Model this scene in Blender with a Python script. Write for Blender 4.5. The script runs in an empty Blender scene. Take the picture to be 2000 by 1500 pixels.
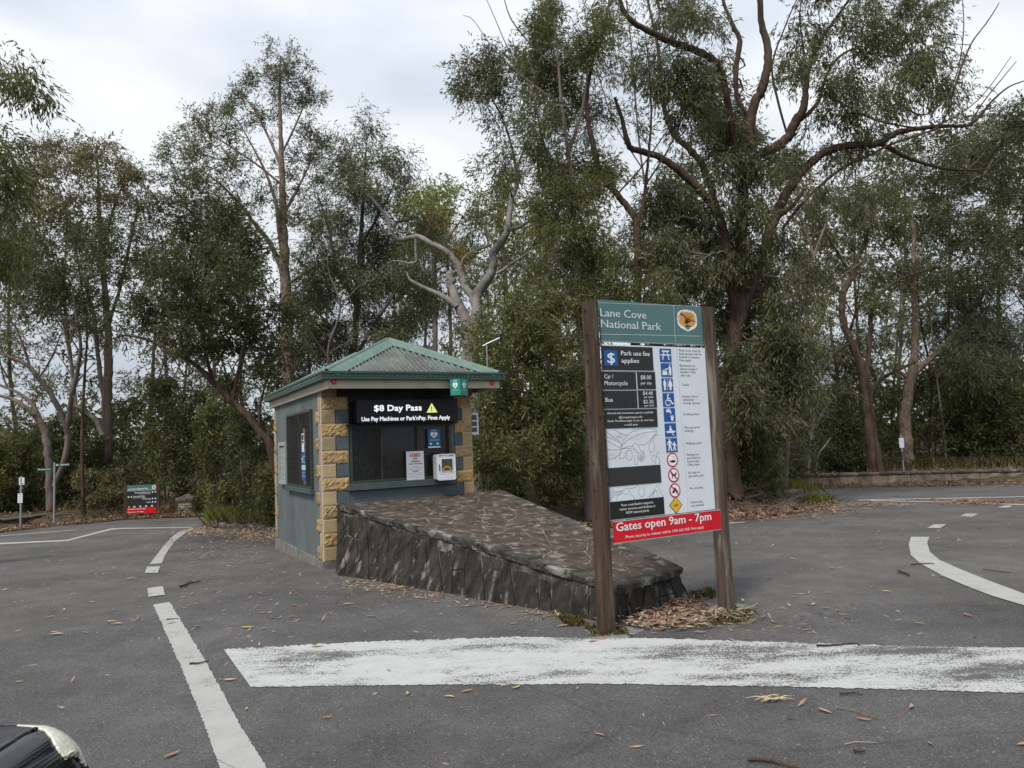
import bpy, math, random
import numpy as np
from mathutils import Matrix, Vector

scene = bpy.context.scene
COL = scene.collection
# ------------------------------------------------------------------ camera
FPX = 1387.0; PITCH = math.radians(4.7); ROLL = 0.043; EYE = 1.65
_f = np.array([0, math.cos(PITCH), math.sin(PITCH)]); _u = np.array([0, -math.sin(PITCH), math.cos(PITCH)])
_cr, _sr = math.cos(ROLL), math.sin(ROLL)
CR = np.array([_cr, -_sr*_u[1], -_sr*_u[2]]); CU = np.array([_sr, _cr*_u[1], _cr*_u[2]])
cam = bpy.data.cameras.new('camera'); camo = bpy.data.objects.new('camera', cam); COL.objects.link(camo)
cam.sensor_width = 36; cam.lens = FPX/2000*36; cam.clip_start = 0.05; cam.clip_end = 2000
camo.matrix_world = Matrix(((CR[0], CU[0], -_f[0], 0), (CR[1], CU[1], -_f[1], 0), (CR[2], CU[2], -_f[2], EYE), (0, 0, 0, 1)))
scene.camera = camo
# ------------------------------------------------------------------ world
SUN_EL, SUN_AZ = math.radians(52), math.radians(-150)   # azimuth from +Y, clockwise
w = bpy.data.worlds.new('World'); scene.world = w; w.use_nodes = True
nt = w.node_tree; nt.nodes.clear()
def N(t, **k):
    n = nt.nodes.new(t)
    for a, b in k.items(): setattr(n, a, b)
    return n
sky = N('ShaderNodeTexSky', sky_type='NISHITA', sun_disc=False, sun_elevation=SUN_EL, sun_rotation=SUN_AZ)
tc = N('ShaderNodeTexCoord'); mp = N('ShaderNodeMapping'); mp.inputs['Scale'].default_value = (1.0, 1.0, 2.3)
mp.inputs['Rotation'].default_value = (0.2, 0.5, 0.6)
nt.links.new(tc.outputs['Generated'], mp.inputs['Vector'])
nz = N('ShaderNodeTexNoise'); nz.inputs['Scale'].default_value = 1.5; nz.inputs['Detail'].default_value = 5; nz.inputs['Roughness'].default_value = .42
nz.inputs['Distortion'].default_value = .35
nt.links.new(mp.outputs[0], nz.inputs['Vector'])
rp = N('ShaderNodeValToRGB'); cr = rp.color_ramp
cr.elements[0].position = .38; cr.elements[0].color = (.210, .243, .295, 1)
cr.elements[1].position = .64; cr.elements[1].color = (.42, .43, .44, 1)
e = cr.elements.new(.5); e.color = (.290, .315, .350, 1)
# broad brightening of the cloud toward the left of the view, where the veiled sun lights it
geo = N('ShaderNodeVectorMath', operation='DOT_PRODUCT'); geo.inputs[1].default_value = (-.62, .72, .30)
nt.links.new(tc.outputs['Generated'], geo.inputs[0])
mr = N('ShaderNodeMapRange'); mr.inputs[1].default_value = .72; mr.inputs[2].default_value = 1.0; mr.inputs[3].default_value = -.03; mr.inputs[4].default_value = .13
nt.links.new(geo.outputs['Value'], mr.inputs[0])
ad = N('ShaderNodeMath', operation='ADD'); nt.links.new(nz.outputs['Fac'], ad.inputs[0]); nt.links.new(mr.outputs[0], ad.inputs[1])
nt.links.new(ad.outputs[0], rp.inputs[0])
bg1 = N('ShaderNodeBackground'); bg1.inputs[1].default_value = .05; nt.links.new(sky.outputs[0], bg1.inputs[0])
bg2 = N('ShaderNodeBackground'); nt.links.new(rp.outputs[0], bg2.inputs[0])
# overcast sky: luminance rises from the horizon to the zenith as (1 + 2 sin elevation)
sx = N('ShaderNodeSeparateXYZ'); nt.links.new(tc.outputs['Generated'], sx.inputs[0])
cie = N('ShaderNodeMapRange'); cie.inputs[1].default_value = 0; cie.inputs[2].default_value = 1; cie.inputs[3].default_value = .90; cie.inputs[4].default_value = 1.7
nt.links.new(sx.outputs[2], cie.inputs[0]); nt.links.new(cie.outputs[0], bg2.inputs[1])
mx = N('ShaderNodeMixShader'); mx.inputs[0].default_value = .9
nt.links.new(bg1.outputs[0], mx.inputs[1]); nt.links.new(bg2.outputs[0], mx.inputs[2])
wo = N('ShaderNodeOutputWorld'); nt.links.new(mx.outputs[0], wo.inputs[0])
sl = bpy.data.lights.new('sun', 'SUN'); sl.energy = 1.5; sl.angle = math.radians(14); sl.color = (1, .95, .87)
so = bpy.data.objects.new('sun', sl); COL.objects.link(so)
_d = Vector((math.sin(SUN_AZ)*math.cos(SUN_EL), math.cos(SUN_AZ)*math.cos(SUN_EL), math.sin(SUN_EL)))
so.rotation_euler = _d.to_track_quat('Z', 'Y').to_euler(); so.location = _d*50
vs = scene.view_settings; scene.display_settings.display_device = 'sRGB'
vs.view_transform = 'Standard'; vs.look = 'None'; vs.exposure = 1.08; vs.gamma = 1; vs.use_curve_mapping = False
scene.cycles.max_bounces = 8; scene.cycles.diffuse_bounces = 5; scene.cycles.transmission_bounces = 4; scene.cycles.transparent_max_bounces = 4

# ------------------------------------------------------------------ placing helpers
def ray(px, py):
    return _f + (px-1000)/FPX*CR + (750-py)/FPX*CU
def gz(x, y):                     # the ground falls gently away from y = 9.3 m
    return -0.035*max(0.0, min(y-9.3, 16.0))
def gza(y): return -0.035*np.clip(y-9.3, 0, 16)
def gr(px, py, dz=0.0):
    d = ray(px, py); t = 5.0
    for k in range(60): t = (gz(d[0]*t, d[1]*t)-EYE)/d[2]
    x, y = d[0]*t, d[1]*t
    return (x, y, gz(x, y)+dz)
def at(px, py, Y):
    d = ray(px, py); t = Y/d[1]
    return np.array([d[0]*t, Y, EYE+d[2]*t])
def horiz(px, py, z):
    d = ray(px, py); t = (z-EYE)/d[2]
    return np.array([d[0]*t, d[1]*t, z])

# ------------------------------------------------------------------ objects
def tag(o, label=None, cat=None, group=None, kind=None):
    if label: o['label'] = label
    if cat: o['category'] = cat
    if group: o['group'] = group
    if kind: o['kind'] = kind
    return o
ORI = {}
def root(name, loc, label, cat, group=None):
    o = bpy.data.objects.new(name, None); COL.objects.link(o); o.location = loc; o.empty_display_size = .2
    ORI[o.name] = np.array(loc, float)
    return tag(o, label, cat, group)
def obj(name, V, F, m, parent=None, origin=None, smooth=False, kind=None, label=None):
    """one mesh object from world-space vertices"""
    V = np.asarray(V, float).reshape(-1, 3)
    org = ORI[parent.name] if parent is not None else (np.array(origin, float) if origin is not None else np.zeros(3))
    me = bpy.data.meshes.new(name); me.from_pydata((V-org).tolist(), [], F); me.update()
    if smooth: me.polygons.foreach_set('use_smooth', [True]*len(me.polygons))
    if m: me.materials.append(m)
    o = bpy.data.objects.new(name, me); COL.objects.link(o)
    if parent is not None: o.parent = parent; ORI[o.name] = org
    else: o.location = org; ORI[o.name] = org
    if kind: o['kind'] = kind
    if label: o['label'] = label
    return o
def objnp(name, V, F, m, parent=None, rnd=None, kind=None, smooth=False, origin=None):
    """fast: V (n,3), F (m,k) arrays"""
    org = ORI[parent.name] if parent is not None else (np.array(origin, float) if origin is not None else np.zeros(3))
    me = bpy.data.meshes.new(name); k = F.shape[1]
    me.vertices.add(len(V)); me.vertices.foreach_set('co', (V-org).astype(np.float32).ravel())
    me.loops.add(F.size); me.loops.foreach_set('vertex_index', F.astype(np.int32).ravel())
    me.polygons.add(len(F)); me.polygons.foreach_set('loop_start', np.arange(0, F.size, k, dtype=np.int32))
    if smooth: me.polygons.foreach_set('use_smooth', np.ones(len(F), bool))
    me.update(calc_edges=True)
    if rnd is not None:
        a = me.attributes.new('rnd', 'FLOAT', 'FACE'); a.data.foreach_set('value', rnd.astype(np.float32))
    me.materials.append(m)
    o = bpy.data.objects.new(name, me); COL.objects.link(o)
    if parent is not None: o.parent = parent
    else: o.location = org
    ORI[o.name] = org
    if kind: o['kind'] = kind
    return o

class Fr:                          # frame on a vertical face: u along, v outward, z up
    def __init__(s, o, u):
        s.o = np.array([o[0], o[1], 0.0]); s.U = np.array([u[0], u[1], 0.0]); s.U /= np.linalg.norm(s.U)
        s.V = np.array([s.U[1], -s.U[0], 0.0])
    def p(s, u, v, z): return s.o + u*s.U + v*s.V + np.array([0, 0, z])
    def px(s, px, py, v=0.0):      # where the sight line of a photo pixel meets the plane v
        d = ray(px, py); P = s.o + v*s.V
        det = s.U[0]*-d[1]+d[0]*s.U[1]
        k = (-P[0]*-d[1]-d[0]*-P[1])/det if False else (-P[0]*-d[1] - d[0]*P[1])/det
        q = P + k*s.U; t = q[0]/d[0] if abs(d[0]) > abs(d[1]) else q[1]/d[1]
        return k, EYE + d[2]*t
BF = [(0, 1, 2, 3), (7, 6, 5, 4), (0, 4, 5, 1), (1, 5, 6, 2), (2, 6, 7, 3), (3, 7, 4, 0)]
class MB:                          # collects shapes that become one mesh
    def __init__(s): s.V = []; s.F = []
    def add(s, V, F):
        n = len(s.V); s.V += [tuple(v) for v in V]; s.F += [tuple(i+n for i in f) for f in F]; return s
    def box(s, fr, u0, u1, v0, v1, z0, z1):
        s.add([fr.p(u0, v0, z0), fr.p(u0, v1, z0), fr.p(u1, v1, z0), fr.p(u1, v0, z0), fr.p(u0, v0, z1), fr.p(u0, v1, z1), fr.p(u1, v1, z1), fr.p(u1, v0, z1)], BF); return s
    def bev(s, fr, u0, u1, v0, v1, z0, z1, b=.006):   # box with its outer face chamfered
        P = [(u0, v0, z0), (u1, v0, z0), (u1, v0, z1), (u0, v0, z1), (u0, v1-b, z0), (u1, v1-b, z0), (u1, v1-b, z1), (u0, v1-b, z1),
             (u0+b, v1, z0+b), (u1-b, v1, z0+b), (u1-b, v1, z1-b), (u0+b, v1, z1-b)]
        F = [(3, 2, 1, 0), (0, 1, 5, 4), (1, 2, 6, 5), (2, 3, 7, 6), (3, 0, 4, 7), (4, 5, 9, 8), (5, 6, 10, 9), (6, 7, 11, 10), (7, 4, 8, 11), (8, 9, 10, 11)]
        s.add([fr.p(*q) for q in P], F); return s
    def prism(s, pts, h):          # pts: world points of one face, h: offset vector
        n = len(pts); h = np.array(h); P = [np.array(p, float) for p in pts]
        s.add(P + [p+h for p in P], [tuple(range(n))[::-1], tuple(range(n, 2*n))] + [(i, (i+1) % n, (i+1) % n+n, i+n) for i in range(n)]); return s
    def tube(s, pts, r, n=8, cap=True):
        V, F = tube_np([np.array(p, float) for p in pts], r if hasattr(r, '__len__') else [r]*len(pts), n)
        base = len(s.V); s.add(V, F)
        if cap: s.F += [tuple(base+i for i in range(n))[::-1], tuple(base+(len(pts)-1)*n+i for i in range(n))]
        return s
    def build(s, name, m, parent=None, **k): return obj(name, s.V, s.F, m, parent, **k)
def tube_np(P, R, n=6):
    P = np.array(P, float); T = np.gradient(P, axis=0); T /= np.linalg.norm(T, axis=1)[:, None]+1e-9
    ref = np.array([0, 0, 1.0]) if abs(T[:, 2]).mean() < .8 else np.array([0, 1.0, 0])
    A = np.cross(T, ref); A /= np.linalg.norm(A, axis=1)[:, None]+1e-9; B = np.cross(T, A)
    a = np.linspace(0, 2*np.pi, n, endpoint=False)
    V = P[:, None]+np.array(R)[:, None, None]*(np.cos(a)[None, :, None]*A[:, None]+np.sin(a)[None, :, None]*B[:, None])
    F = [(i*n+j, i*n+(j+1) % n, (i+1)*n+(j+1) % n, (i+1)*n+j) for i in range(len(P)-1) for j in range(n)]
    return V.reshape(-1, 3), F

# ------------------------------------------------------------------ materials
MATS = {}
def M(name, c1, c2=None, scale=8, rough=.8, bump=0, bscale=None, detail=6, c3=None, s3=1.0, p=(.35, .65), p3=(.5, .7), stretch=None, metal=0, spec=.3, lo=.5):
    if name in MATS: return MATS[name]
    m = bpy.data.materials.new(name); m.use_nodes = True; t = m.node_tree; n = t.nodes; L = t.links
    b = n['Principled BSDF']; b.inputs['Roughness'].default_value = rough; b.inputs['Metallic'].default_value = metal
    b.inputs['Specular IOR Level'].default_value = spec
    co = n.new('ShaderNodeTexCoord'); src = co.outputs['Object']
    if stretch:
        mm = n.new('ShaderNodeMapping'); mm.inputs['Scale'].default_value = stretch; L.new(src, mm.inputs[0]); src = mm.outputs[0]
    def noise(sc, de=6, ro=.6):
        q = n.new('ShaderNodeTexNoise'); q.inputs['Scale'].default_value = sc; q.inputs['Detail'].default_value = de; q.inputs['Roughness'].default_value = ro
        L.new(src, q.inputs['Vector']); return q.outputs['Fac']
    if c2 is None: b.inputs['Base Color'].default_value = (*c1, 1)
    else:
        r = n.new('ShaderNodeValToRGB'); r.color_ramp.elements[0].position = p[0]; r.color_ramp.elements[1].position = p[1]
        r.color_ramp.elements[0].color = (*c1, 1); r.color_ramp.elements[1].color = (*c2, 1)
        L.new(noise(scale, detail), r.inputs[0]); out = r.outputs[0]
        if c3:
            r2 = n.new('ShaderNodeValToRGB'); r2.color_ramp.elements[0].position = p3[0]; r2.color_ramp.elements[1].position = p3[1]
            r2.color_ramp.elements[0].color = (0, 0, 0, 1); r2.color_ramp.elements[1].color = (1, 1, 1, 1)
            L.new(noise(s3, 8, .65), r2.inputs[0])
            x = n.new('ShaderNodeMixRGB'); L.new(r2.outputs[0], x.inputs[0]); L.new(out, x.inputs[1]); x.inputs[2].default_value = (*c3, 1); out = x.outputs[0]
        L.new(out, b.inputs['Base Color'])
    if bump:
        bp = n.new('ShaderNodeBump'); bp.inputs['Strength'].default_value = 1; bp.inputs['Distance'].default_value = bump
        L.new(noise(bscale or scale*3, 8, .65), bp.inputs['Height']); L.new(bp.outputs[0], b.inputs['Normal'])
    MATS[name] = m; return m
def emit(name, c, s):
    m = bpy.data.materials.new(name); m.use_nodes = True; t = m.node_tree; t.nodes.clear()
    e = t.nodes.new('ShaderNodeEmission'); e.inputs[0].default_value = (*c, 1); e.inputs[1].default_value = s
    o = t.nodes.new('ShaderNodeOutputMaterial'); t.links.new(e.outputs[0], o.inputs[0]); return m

def asphalt_mat(name, base, speck, tint):
    m = bpy.data.materials.new(name); m.use_nodes = True; t = m.node_tree; n = t.nodes; L = t.links; b = n['Principled BSDF']
    b.inputs['Roughness'].default_value = .88; b.inputs['Specular IOR Level'].default_value = .25
    co = n.new('ShaderNodeTexCoord').outputs['Object']
    def nz(sc, d, r=.6):
        q = n.new('ShaderNodeTexNoise'); q.inputs['Scale'].default_value = sc; q.inputs['Detail'].default_value = d; q.inputs['Roughness'].default_value = r; L.new(co, q.inputs['Vector']); return q.outputs['Fac']
    def ramp(src, p0, c0, p1, c1):
        r = n.new('ShaderNodeValToRGB'); e = r.color_ramp.elements; e[0].position = p0; e[0].color = (*c0, 1); e[1].position = p1; e[1].color = (*c1, 1); L.new(src, r.inputs[0]); return r.outputs[0]
    def mix(mode, f, a, b_):
        x = n.new('ShaderNodeMixRGB'); x.blend_type = mode
        if hasattr(f, 'type'): L.new(f, x.inputs[0])
        else: x.inputs[0].default_value = f
        L.new(a, x.inputs[1])
        if hasattr(b_, 'type'): L.new(b_, x.inputs[2])
        else: x.inputs[2].default_value = (*b_, 1)
        return x.outputs[0]
    c = ramp(nz(75, 5, .85), .34, tuple(v*.36 for v in base), .68, tuple(v*1.9 for v in base))
    c = mix('MULTIPLY', 1, c, ramp(nz(.55, 7, .62), .3, (.66, .65, .63), .7, (1.24, 1.24, 1.25)))
    c = mix('MULTIPLY', 1, c, ramp(nz(3.1, 6, .7), .3, (.80, .80, .79), .7, (1.14, 1.14, 1.15)))
    c = mix('MIX', ramp(nz(1.7, 8, .7), .55, (0, 0, 0), .8, (.45, .45, .45)), c, tint)
    v = n.new('ShaderNodeTexVoronoi'); v.inputs['Scale'].default_value = 95; L.new(co, v.inputs['Vector'])
    c = mix('MIX', ramp(v.outputs['Distance'], .10, (.75, .75, .75), .19, (0, 0, 0)), c, speck)
    v3 = n.new('ShaderNodeTexVoronoi'); v3.inputs['Scale'].default_value = 21; L.new(co, v3.inputs['Vector'])
    c = mix('MIX', ramp(v3.outputs['Distance'], .05, (.8, .8, .8), .13, (0, 0, 0)), c, tuple(min(.5, s*1.3) for s in speck))
    # hairline cracks on a wide mesh
    v2 = n.new('ShaderNodeTexVoronoi'); v2.feature = 'DISTANCE_TO_EDGE'; v2.inputs['Scale'].default_value = .22
    dn = n.new('ShaderNodeTexNoise'); dn.inputs['Scale'].default_value = 1.3; dn.inputs['Detail'].default_value = 6; L.new(co, dn.inputs['Vector'])
    ma = n.new('ShaderNodeMixRGB'); ma.inputs[0].default_value = .22; L.new(co, ma.inputs[1]); L.new(dn.outputs['Color'], ma.inputs[2]); L.new(ma.outputs[0], v2.inputs['Vector'])
    c = mix('MIX', ramp(v2.outputs['Distance'], .0003, (.3, .3, .3), .0009, (0, 0, 0)), c, (.03, .03, .03))
    L.new(c, b.inputs['Base Color'])
    bp = n.new('ShaderNodeBump'); bp.inputs['Distance'].default_value = .006; L.new(nz(220, 4, .7), bp.inputs['Height']); L.new(bp.outputs[0], b.inputs['Normal'])
    return m
def paint_mat(name, wear0, wear1, scale=1.2, side_wear=0.0, stretch=(1, 1, 1), col=(.50, .51, .50)):
    m = bpy.data.materials.new(name); m.use_nodes = True; t = m.node_tree; n = t.nodes; L = t.links; b = n['Principled BSDF']
    b.inputs['Roughness'].default_value = .8; b.inputs['Specular IOR Level'].default_value = .25
    co = n.new('ShaderNodeTexCoord').outputs['Object']
    mm = n.new('ShaderNodeMapping'); mm.inputs['Scale'].default_value = stretch; L.new(co, mm.inputs[0])
    def nz(src, sc, d, r=.6):
        q = n.new('ShaderNodeTexNoise'); q.inputs['Scale'].default_value = sc; q.inputs['Detail'].default_value = d; q.inputs['Roughness'].default_value = r; L.new(src, q.inputs['Vector']); return q.outputs['Fac']
    big = nz(mm.outputs[0], scale, 8, .68); fine = nz(co, 70, 4, .85)
    mr = n.new('ShaderNodeMapRange'); mr.inputs[1].default_value = wear0; mr.inputs[2].default_value = wear1; mr.inputs[3].default_value = -.34; mr.inputs[4].default_value = .34; L.new(big, mr.inputs[0]); mr.clamp = True
    sc_ = n.new('ShaderNodeMapRange'); sc_.inputs[1].default_value = .3; sc_.inputs[2].default_value = .7; L.new(fine, sc_.inputs[0]); ad0 = n.new('ShaderNodeMath'); ad0.operation = 'ADD'; L.new(sc_.outputs[0], ad0.inputs[0]); L.new(mr.outputs[0], ad0.inputs[1]); sp_ = n.new('ShaderNodeSeparateXYZ'); L.new(co, sp_.inputs[0]); gx = n.new('ShaderNodeMapRange'); gx.inputs[1].default_value = 0; gx.inputs[2].default_value = 3.0; gx.inputs[3].default_value = 0; gx.inputs[4].default_value = side_wear; L.new(sp_.outputs[0], gx.inputs[0]); ad = n.new('ShaderNodeMath'); ad.operation = 'ADD'; L.new(ad0.outputs[0], ad.inputs[0]); L.new(gx.outputs[0], ad.inputs[1])
    rp = n.new('ShaderNodeValToRGB'); rp.color_ramp.elements[0].position = .55; rp.color_ramp.elements[1].position = .70; L.new(ad.outputs[0], rp.inputs[0])
    rp.color_ramp.elements[0].color = (*col, 1); rp.color_ramp.elements[1].color = (.11, .107, .105, 1)
    x = n.new('ShaderNodeMixRGB'); x.blend_type = 'MULTIPLY'; x.inputs[0].default_value = 1; L.new(rp.outputs[0], x.inputs[1])
    r2 = n.new('ShaderNodeValToRGB'); r2.color_ramp.elements[0].color = (.7, .69, .67, 1); r2.color_ramp.elements[1].color = (1.1, 1.1, 1.1, 1); L.new(nz(co, 5, 8, .7), r2.inputs[0]); L.new(r2.outputs[0], x.inputs[2])
    L.new(x.outputs[0], b.inputs['Base Color'])
    bp = n.new('ShaderNodeBump'); bp.inputs['Distance'].default_value = .004; L.new(fine, bp.inputs['Height']); L.new(bp.outputs[0], b.inputs['Normal'])
    return m
def leaf_mat(name, cs, rough=.5, trans=.25, scale=.6, spec=.2):
    """cs: dark, mid, light leaf colours spread over the leaves by a per-leaf value"""
    m = bpy.data.materials.new(name); m.use_nodes = True; t = m.node_tree; n = t.nodes; L = t.links; b = n['Principled BSDF']
    b.inputs['Roughness'].default_value = rough; b.inputs['Specular IOR Level'].default_value = spec
    a = n.new('ShaderNodeAttribute'); a.attribute_name = 'rnd'
    r = n.new('ShaderNodeValToRGB'); e = r.color_ramp.elements; e[0].position = 0; e[0].color = (*cs[0], 1); e[1].position = 1; e[1].color = (*cs[-1], 1)
    for i, c in enumerate(cs[1:-1]): q = e.new((i+1)/(len(cs)-1)); q.color = (*c, 1)
    L.new(a.outputs['Fac'], r.inputs[0])
    L.new(r.outputs[0], b.inputs['Base Color'])
    tr = n.new('ShaderNodeBsdfTranslucent'); L.new(r.outputs[0], tr.inputs[0])
    mx = n.new('ShaderNodeMixShader'); mx.inputs[0].default_value = trans; L.new(b.outputs[0], mx.inputs[1]); L.new(tr.outputs[0], mx.inputs[2])
    L.new(mx.outputs[0], n['Material Output'].inputs[0]); return m

asphalt = asphalt_mat('asphalt', (.108, .102, .097), (.32, .31, .29), (.125, .115, .10))
asphalt_dk = asphalt_mat('asphalt_patch', (.096, .092, .090), (.32, .31, .30), (.105, .100, .094))
paint_old = paint_mat('worn_road_paint', .41, .65, 1.1, .22, (.7, 1.9, 1))
paint_new = paint_mat('road_paint', .44, .86, 2.4, col=(.42, .42, .40))
soil = M('forest_soil', (.055, .038, .028), (.14, .095, .07), 3.5, .95, .02, 30, c3=(.045, .055, .02), s3=.35, p3=(.5, .62))
concrete = M('old_concrete', (.12, .115, .105), (.24, .23, .21), 5, .9, .004, 60)
render_blue = M('blue_grey_render', (.105, .132, .135), (.135, .162, .163), 1.6, .8, .002, 90, c3=(.085, .09, .08), s3=1.3, p3=(.46, .72), stretch=(1, 1, .6))
render_navy = M('slate_blue_paint', (.075, .098, .108), (.09, .113, .122), 6, .75, .001, 80)
sandy = M('rough_sandstone_block', (.30, .20, .095), (.47, .34, .18), 22, .9, .012, 45, c3=(.2, .15, .09), s3=3, p3=(.55, .75))
sandy_s = M('smooth_sandstone_block', (.36, .26, .135), (.42, .315, .17), 9, .85, .002, 90, c3=(.26, .2, .12), s3=4, p3=(.55, .78))
sandy_v = [sandy, M('rough_sandstone_block_dull', (.24, .17, .09), (.39, .29, .165), 22, .9, .012, 45, c3=(.15, .115, .07), s3=3, p3=(.5, .7)), M('rough_sandstone_block_gold', (.33, .215, .09), (.50, .35, .165), 22, .9, .012, 45, c3=(.25, .18, .1), s3=3, p3=(.55, .75))]
sandys_v = [sandy_s, M('smooth_sandstone_block_dull', (.29, .215, .12), (.35, .27, .155), 9, .85, .002, 90, c3=(.2, .155, .1), s3=4, p3=(.5, .72)), M('smooth_sandstone_block_pale', (.39, .30, .17), (.46, .36, .21), 9, .85, .002, 90, c3=(.3, .23, .14), s3=4, p3=(.55, .78))]
mortar = M('mortar', (.42, .38, .32), (.5, .46, .40), 20, .9, .001, 90)
gutter_m = M('dark_green_gutter', (.030, .065, .052), (.045, .085, .068), 4, .45, .001, 40)
fascia_m = M('cream_fascia', (.40, .36, .27), (.47, .43, .33), 3, .7, .001, 40, c3=(.30, .26, .18), s3=5, p3=(.55, .8))
roof_m = M('weathered_green_roof', (.095, .132, .116), (.155, .188, .168), 7, .6, .001, 60, c3=(.10, .095, .085), s3=3.2, p3=(.40, .62), stretch=(1, 1, 1))
ridge_m = M('green_ridge_cap', (.10, .165, .138), (.15, .215, .185), 9, .55, .001, 60, c3=(.15, .17, .13), s3=6, p3=(.56, .76))
frame_m = M('dark_green_frame', (.035, .045, .038), (.05, .062, .052), 8, .5)
wire_m = M('grey_wire', (.04, .038, .035), (.085, .08, .072), 20, .5, metal=.3)
black_m = M('black_housing', (.008, .008, .01), (.014, .014, .016), 8, .45)
dark_in = M('dark_interior', (.012, .012, .011), (.03, .028, .025), 2, .9)
white_p = M('white_sign_face', (.62, .66, .70), (.66, .70, .74), 3, .35, spec=.4)
white_t = M('white_print', (.75, .77, .78))
white_pl = M('white_plastic', (.64, .68, .73), (.68, .72, .76), 5, .35)
black_t = M('black_print', (.015, .015, .016), rough=.5)
char_p = M('charcoal_sign_face', (.022, .022, .022), (.028, .028, .028), 5, .4)
grey_l = M('grey_rule', (.35, .36, .36))
teal_p = M('teal_sign_face', (.075, .155, .155), (.09, .175, .17), 2.5, .4, c3=(.10, .15, .145), s3=12, p3=(.6, .8))
teal_d = M('green_sign', (.012, .22, .17), (.018, .25, .19), 5, .4)
blue_p = M('blue_pictogram', (.012, .085, .30), (.014, .095, .32), 5, .4)
blue_k = M('blue_poster', (.015, .12, .26), (.02, .14, .28), 5, .4)
red_p = M('red_sign_face', (.56, .008, .018), (.60, .012, .022), 4, .4)
red_r = M('crimson_ring', (.45, .01, .05))
red_refl = M('red_reflector', (.62, .01, .01), rough=.25)
red_t = M('red_print', (.5, .03, .03))
orange_p = M('ochre_emblem', (.58, .27, .05), (.62, .30, .06), 6)
yellow_p = M('amber_sign', (.68, .40, .03))
wood = M('weathered_brown_timber', (.038, .024, .016), (.085, .055, .038), 2.2, .85, .004, 14, c3=(.19, .15, .12), s3=1.6, p3=(.55, .72), stretch=(9, 9, .8), detail=9)
wood_g = M('grey_split_timber', (.042, .030, .022), (.105, .078, .058), 2.2, .9, .006, 12, c3=(.22, .19, .155), s3=1.5, p3=(.48, .66), stretch=(9, 9, .7), detail=9)
galv = M('galvanised_steel', (.32, .34, .35), (.40, .42, .43), 15, .45, metal=.5)
glass_d = M('dark_window_glass', (.012, .014, .014), rough=.08, spec=.6)
stone_side = M('lichened_dark_stone', (.008, .0075, .006), (.048, .041, .032), 2.8, .95, .018, 16, c3=(.21, .195, .165), s3=2.6, p3=(.56, .68), stretch=(3.2, 3.2, .55), detail=10)
stone_top = M('brown_paving_stone', (.040, .030, .023), (.092, .066, .049), 4.5, .9, .010, 25, c3=(.22, .205, .18), s3=8.0, p3=(.53, .66), detail=12)
top_joint = M('pale_lichened_joint', (.07, .06, .05), (.20, .18, .155), 7, .95, .01, 30, c3=(.3, .28, .25), s3=9, p3=(.5, .66))
stone_gap = M('dark_stone_joint', (.025, .022, .018), (.07, .062, .05), 9, .95, .01, 30, c3=(.2, .19, .16), s3=6, p3=(.5, .66))
stone_cop = M('mossy_coping_stone', (.025, .022, .018), (.09, .08, .065), 5, .95, .015, 22, c3=(.33, .31, .27), s3=4, p3=(.52, .7), detail=9)
moss = M('green_moss', (.06, .055, .01), (.15, .13, .025), 30, .95, .01, 90)
wall_st = M('sandstone_wall_block', (.17, .125, .09), (.36, .28, .21), 2.5, .9, .01, 20, c3=(.07, .06, .05), s3=1.2, p3=(.5, .68))
wall_cap = M('dark_wall_coping', (.05, .045, .04), (.15, .14, .12), 4, .95, .01, 20, c3=(.28, .26, .22), s3=2.5, p3=(.55, .7))
bark_dk = M('dark_brown_bark', (.022, .014, .011), (.10, .058, .040), 3.0, .95, .03, 9, c3=(.16, .12, .085), s3=1.2, p3=(.52, .7), stretch=(3, 3, .6), detail=9)
bark_red = M('red_brown_bark', (.028, .018, .014), (.105, .066, .048), 2.5, .95, .03, 7, c3=(.075, .068, .042), s3=.9, p3=(.5, .66), stretch=(3, 3, .5), detail=9)
bark_pale = M('pale_smooth_bark', (.13, .12, .108), (.29, .27, .25), 2.2, .8, .012, 9, c3=(.15, .10, .07), s3=1.1, p3=(.54, .66), detail=9)
bark_grey = M('grey_smooth_bark', (.085, .07, .06), (.20, .17, .15), 2.5, .85, .008, 10, c3=(.19, .10, .07), s3=.8, p3=(.5, .68), stretch=(2, 2, .6), detail=9)
twig_m = M('pale_grey_twigs', (.13, .115, .10), (.27, .24, .21), 4, .85)
bark_tan = M('flaky_tan_bark', (.085, .062, .046), (.25, .195, .15), 5, .95, .02, 12, c3=(.11, .075, .05), s3=1.7, p3=(.55, .75), stretch=(3, 3, 1.2), detail=9)
bark_pink = M('pinkish_grey_bark', (.09, .065, .055), (.18, .135, .115), 2.5, .85, .008, 10, c3=(.14, .055, .04), s3=1.2, p3=(.56, .66), stretch=(3, 3, .35), detail=9)
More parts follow.
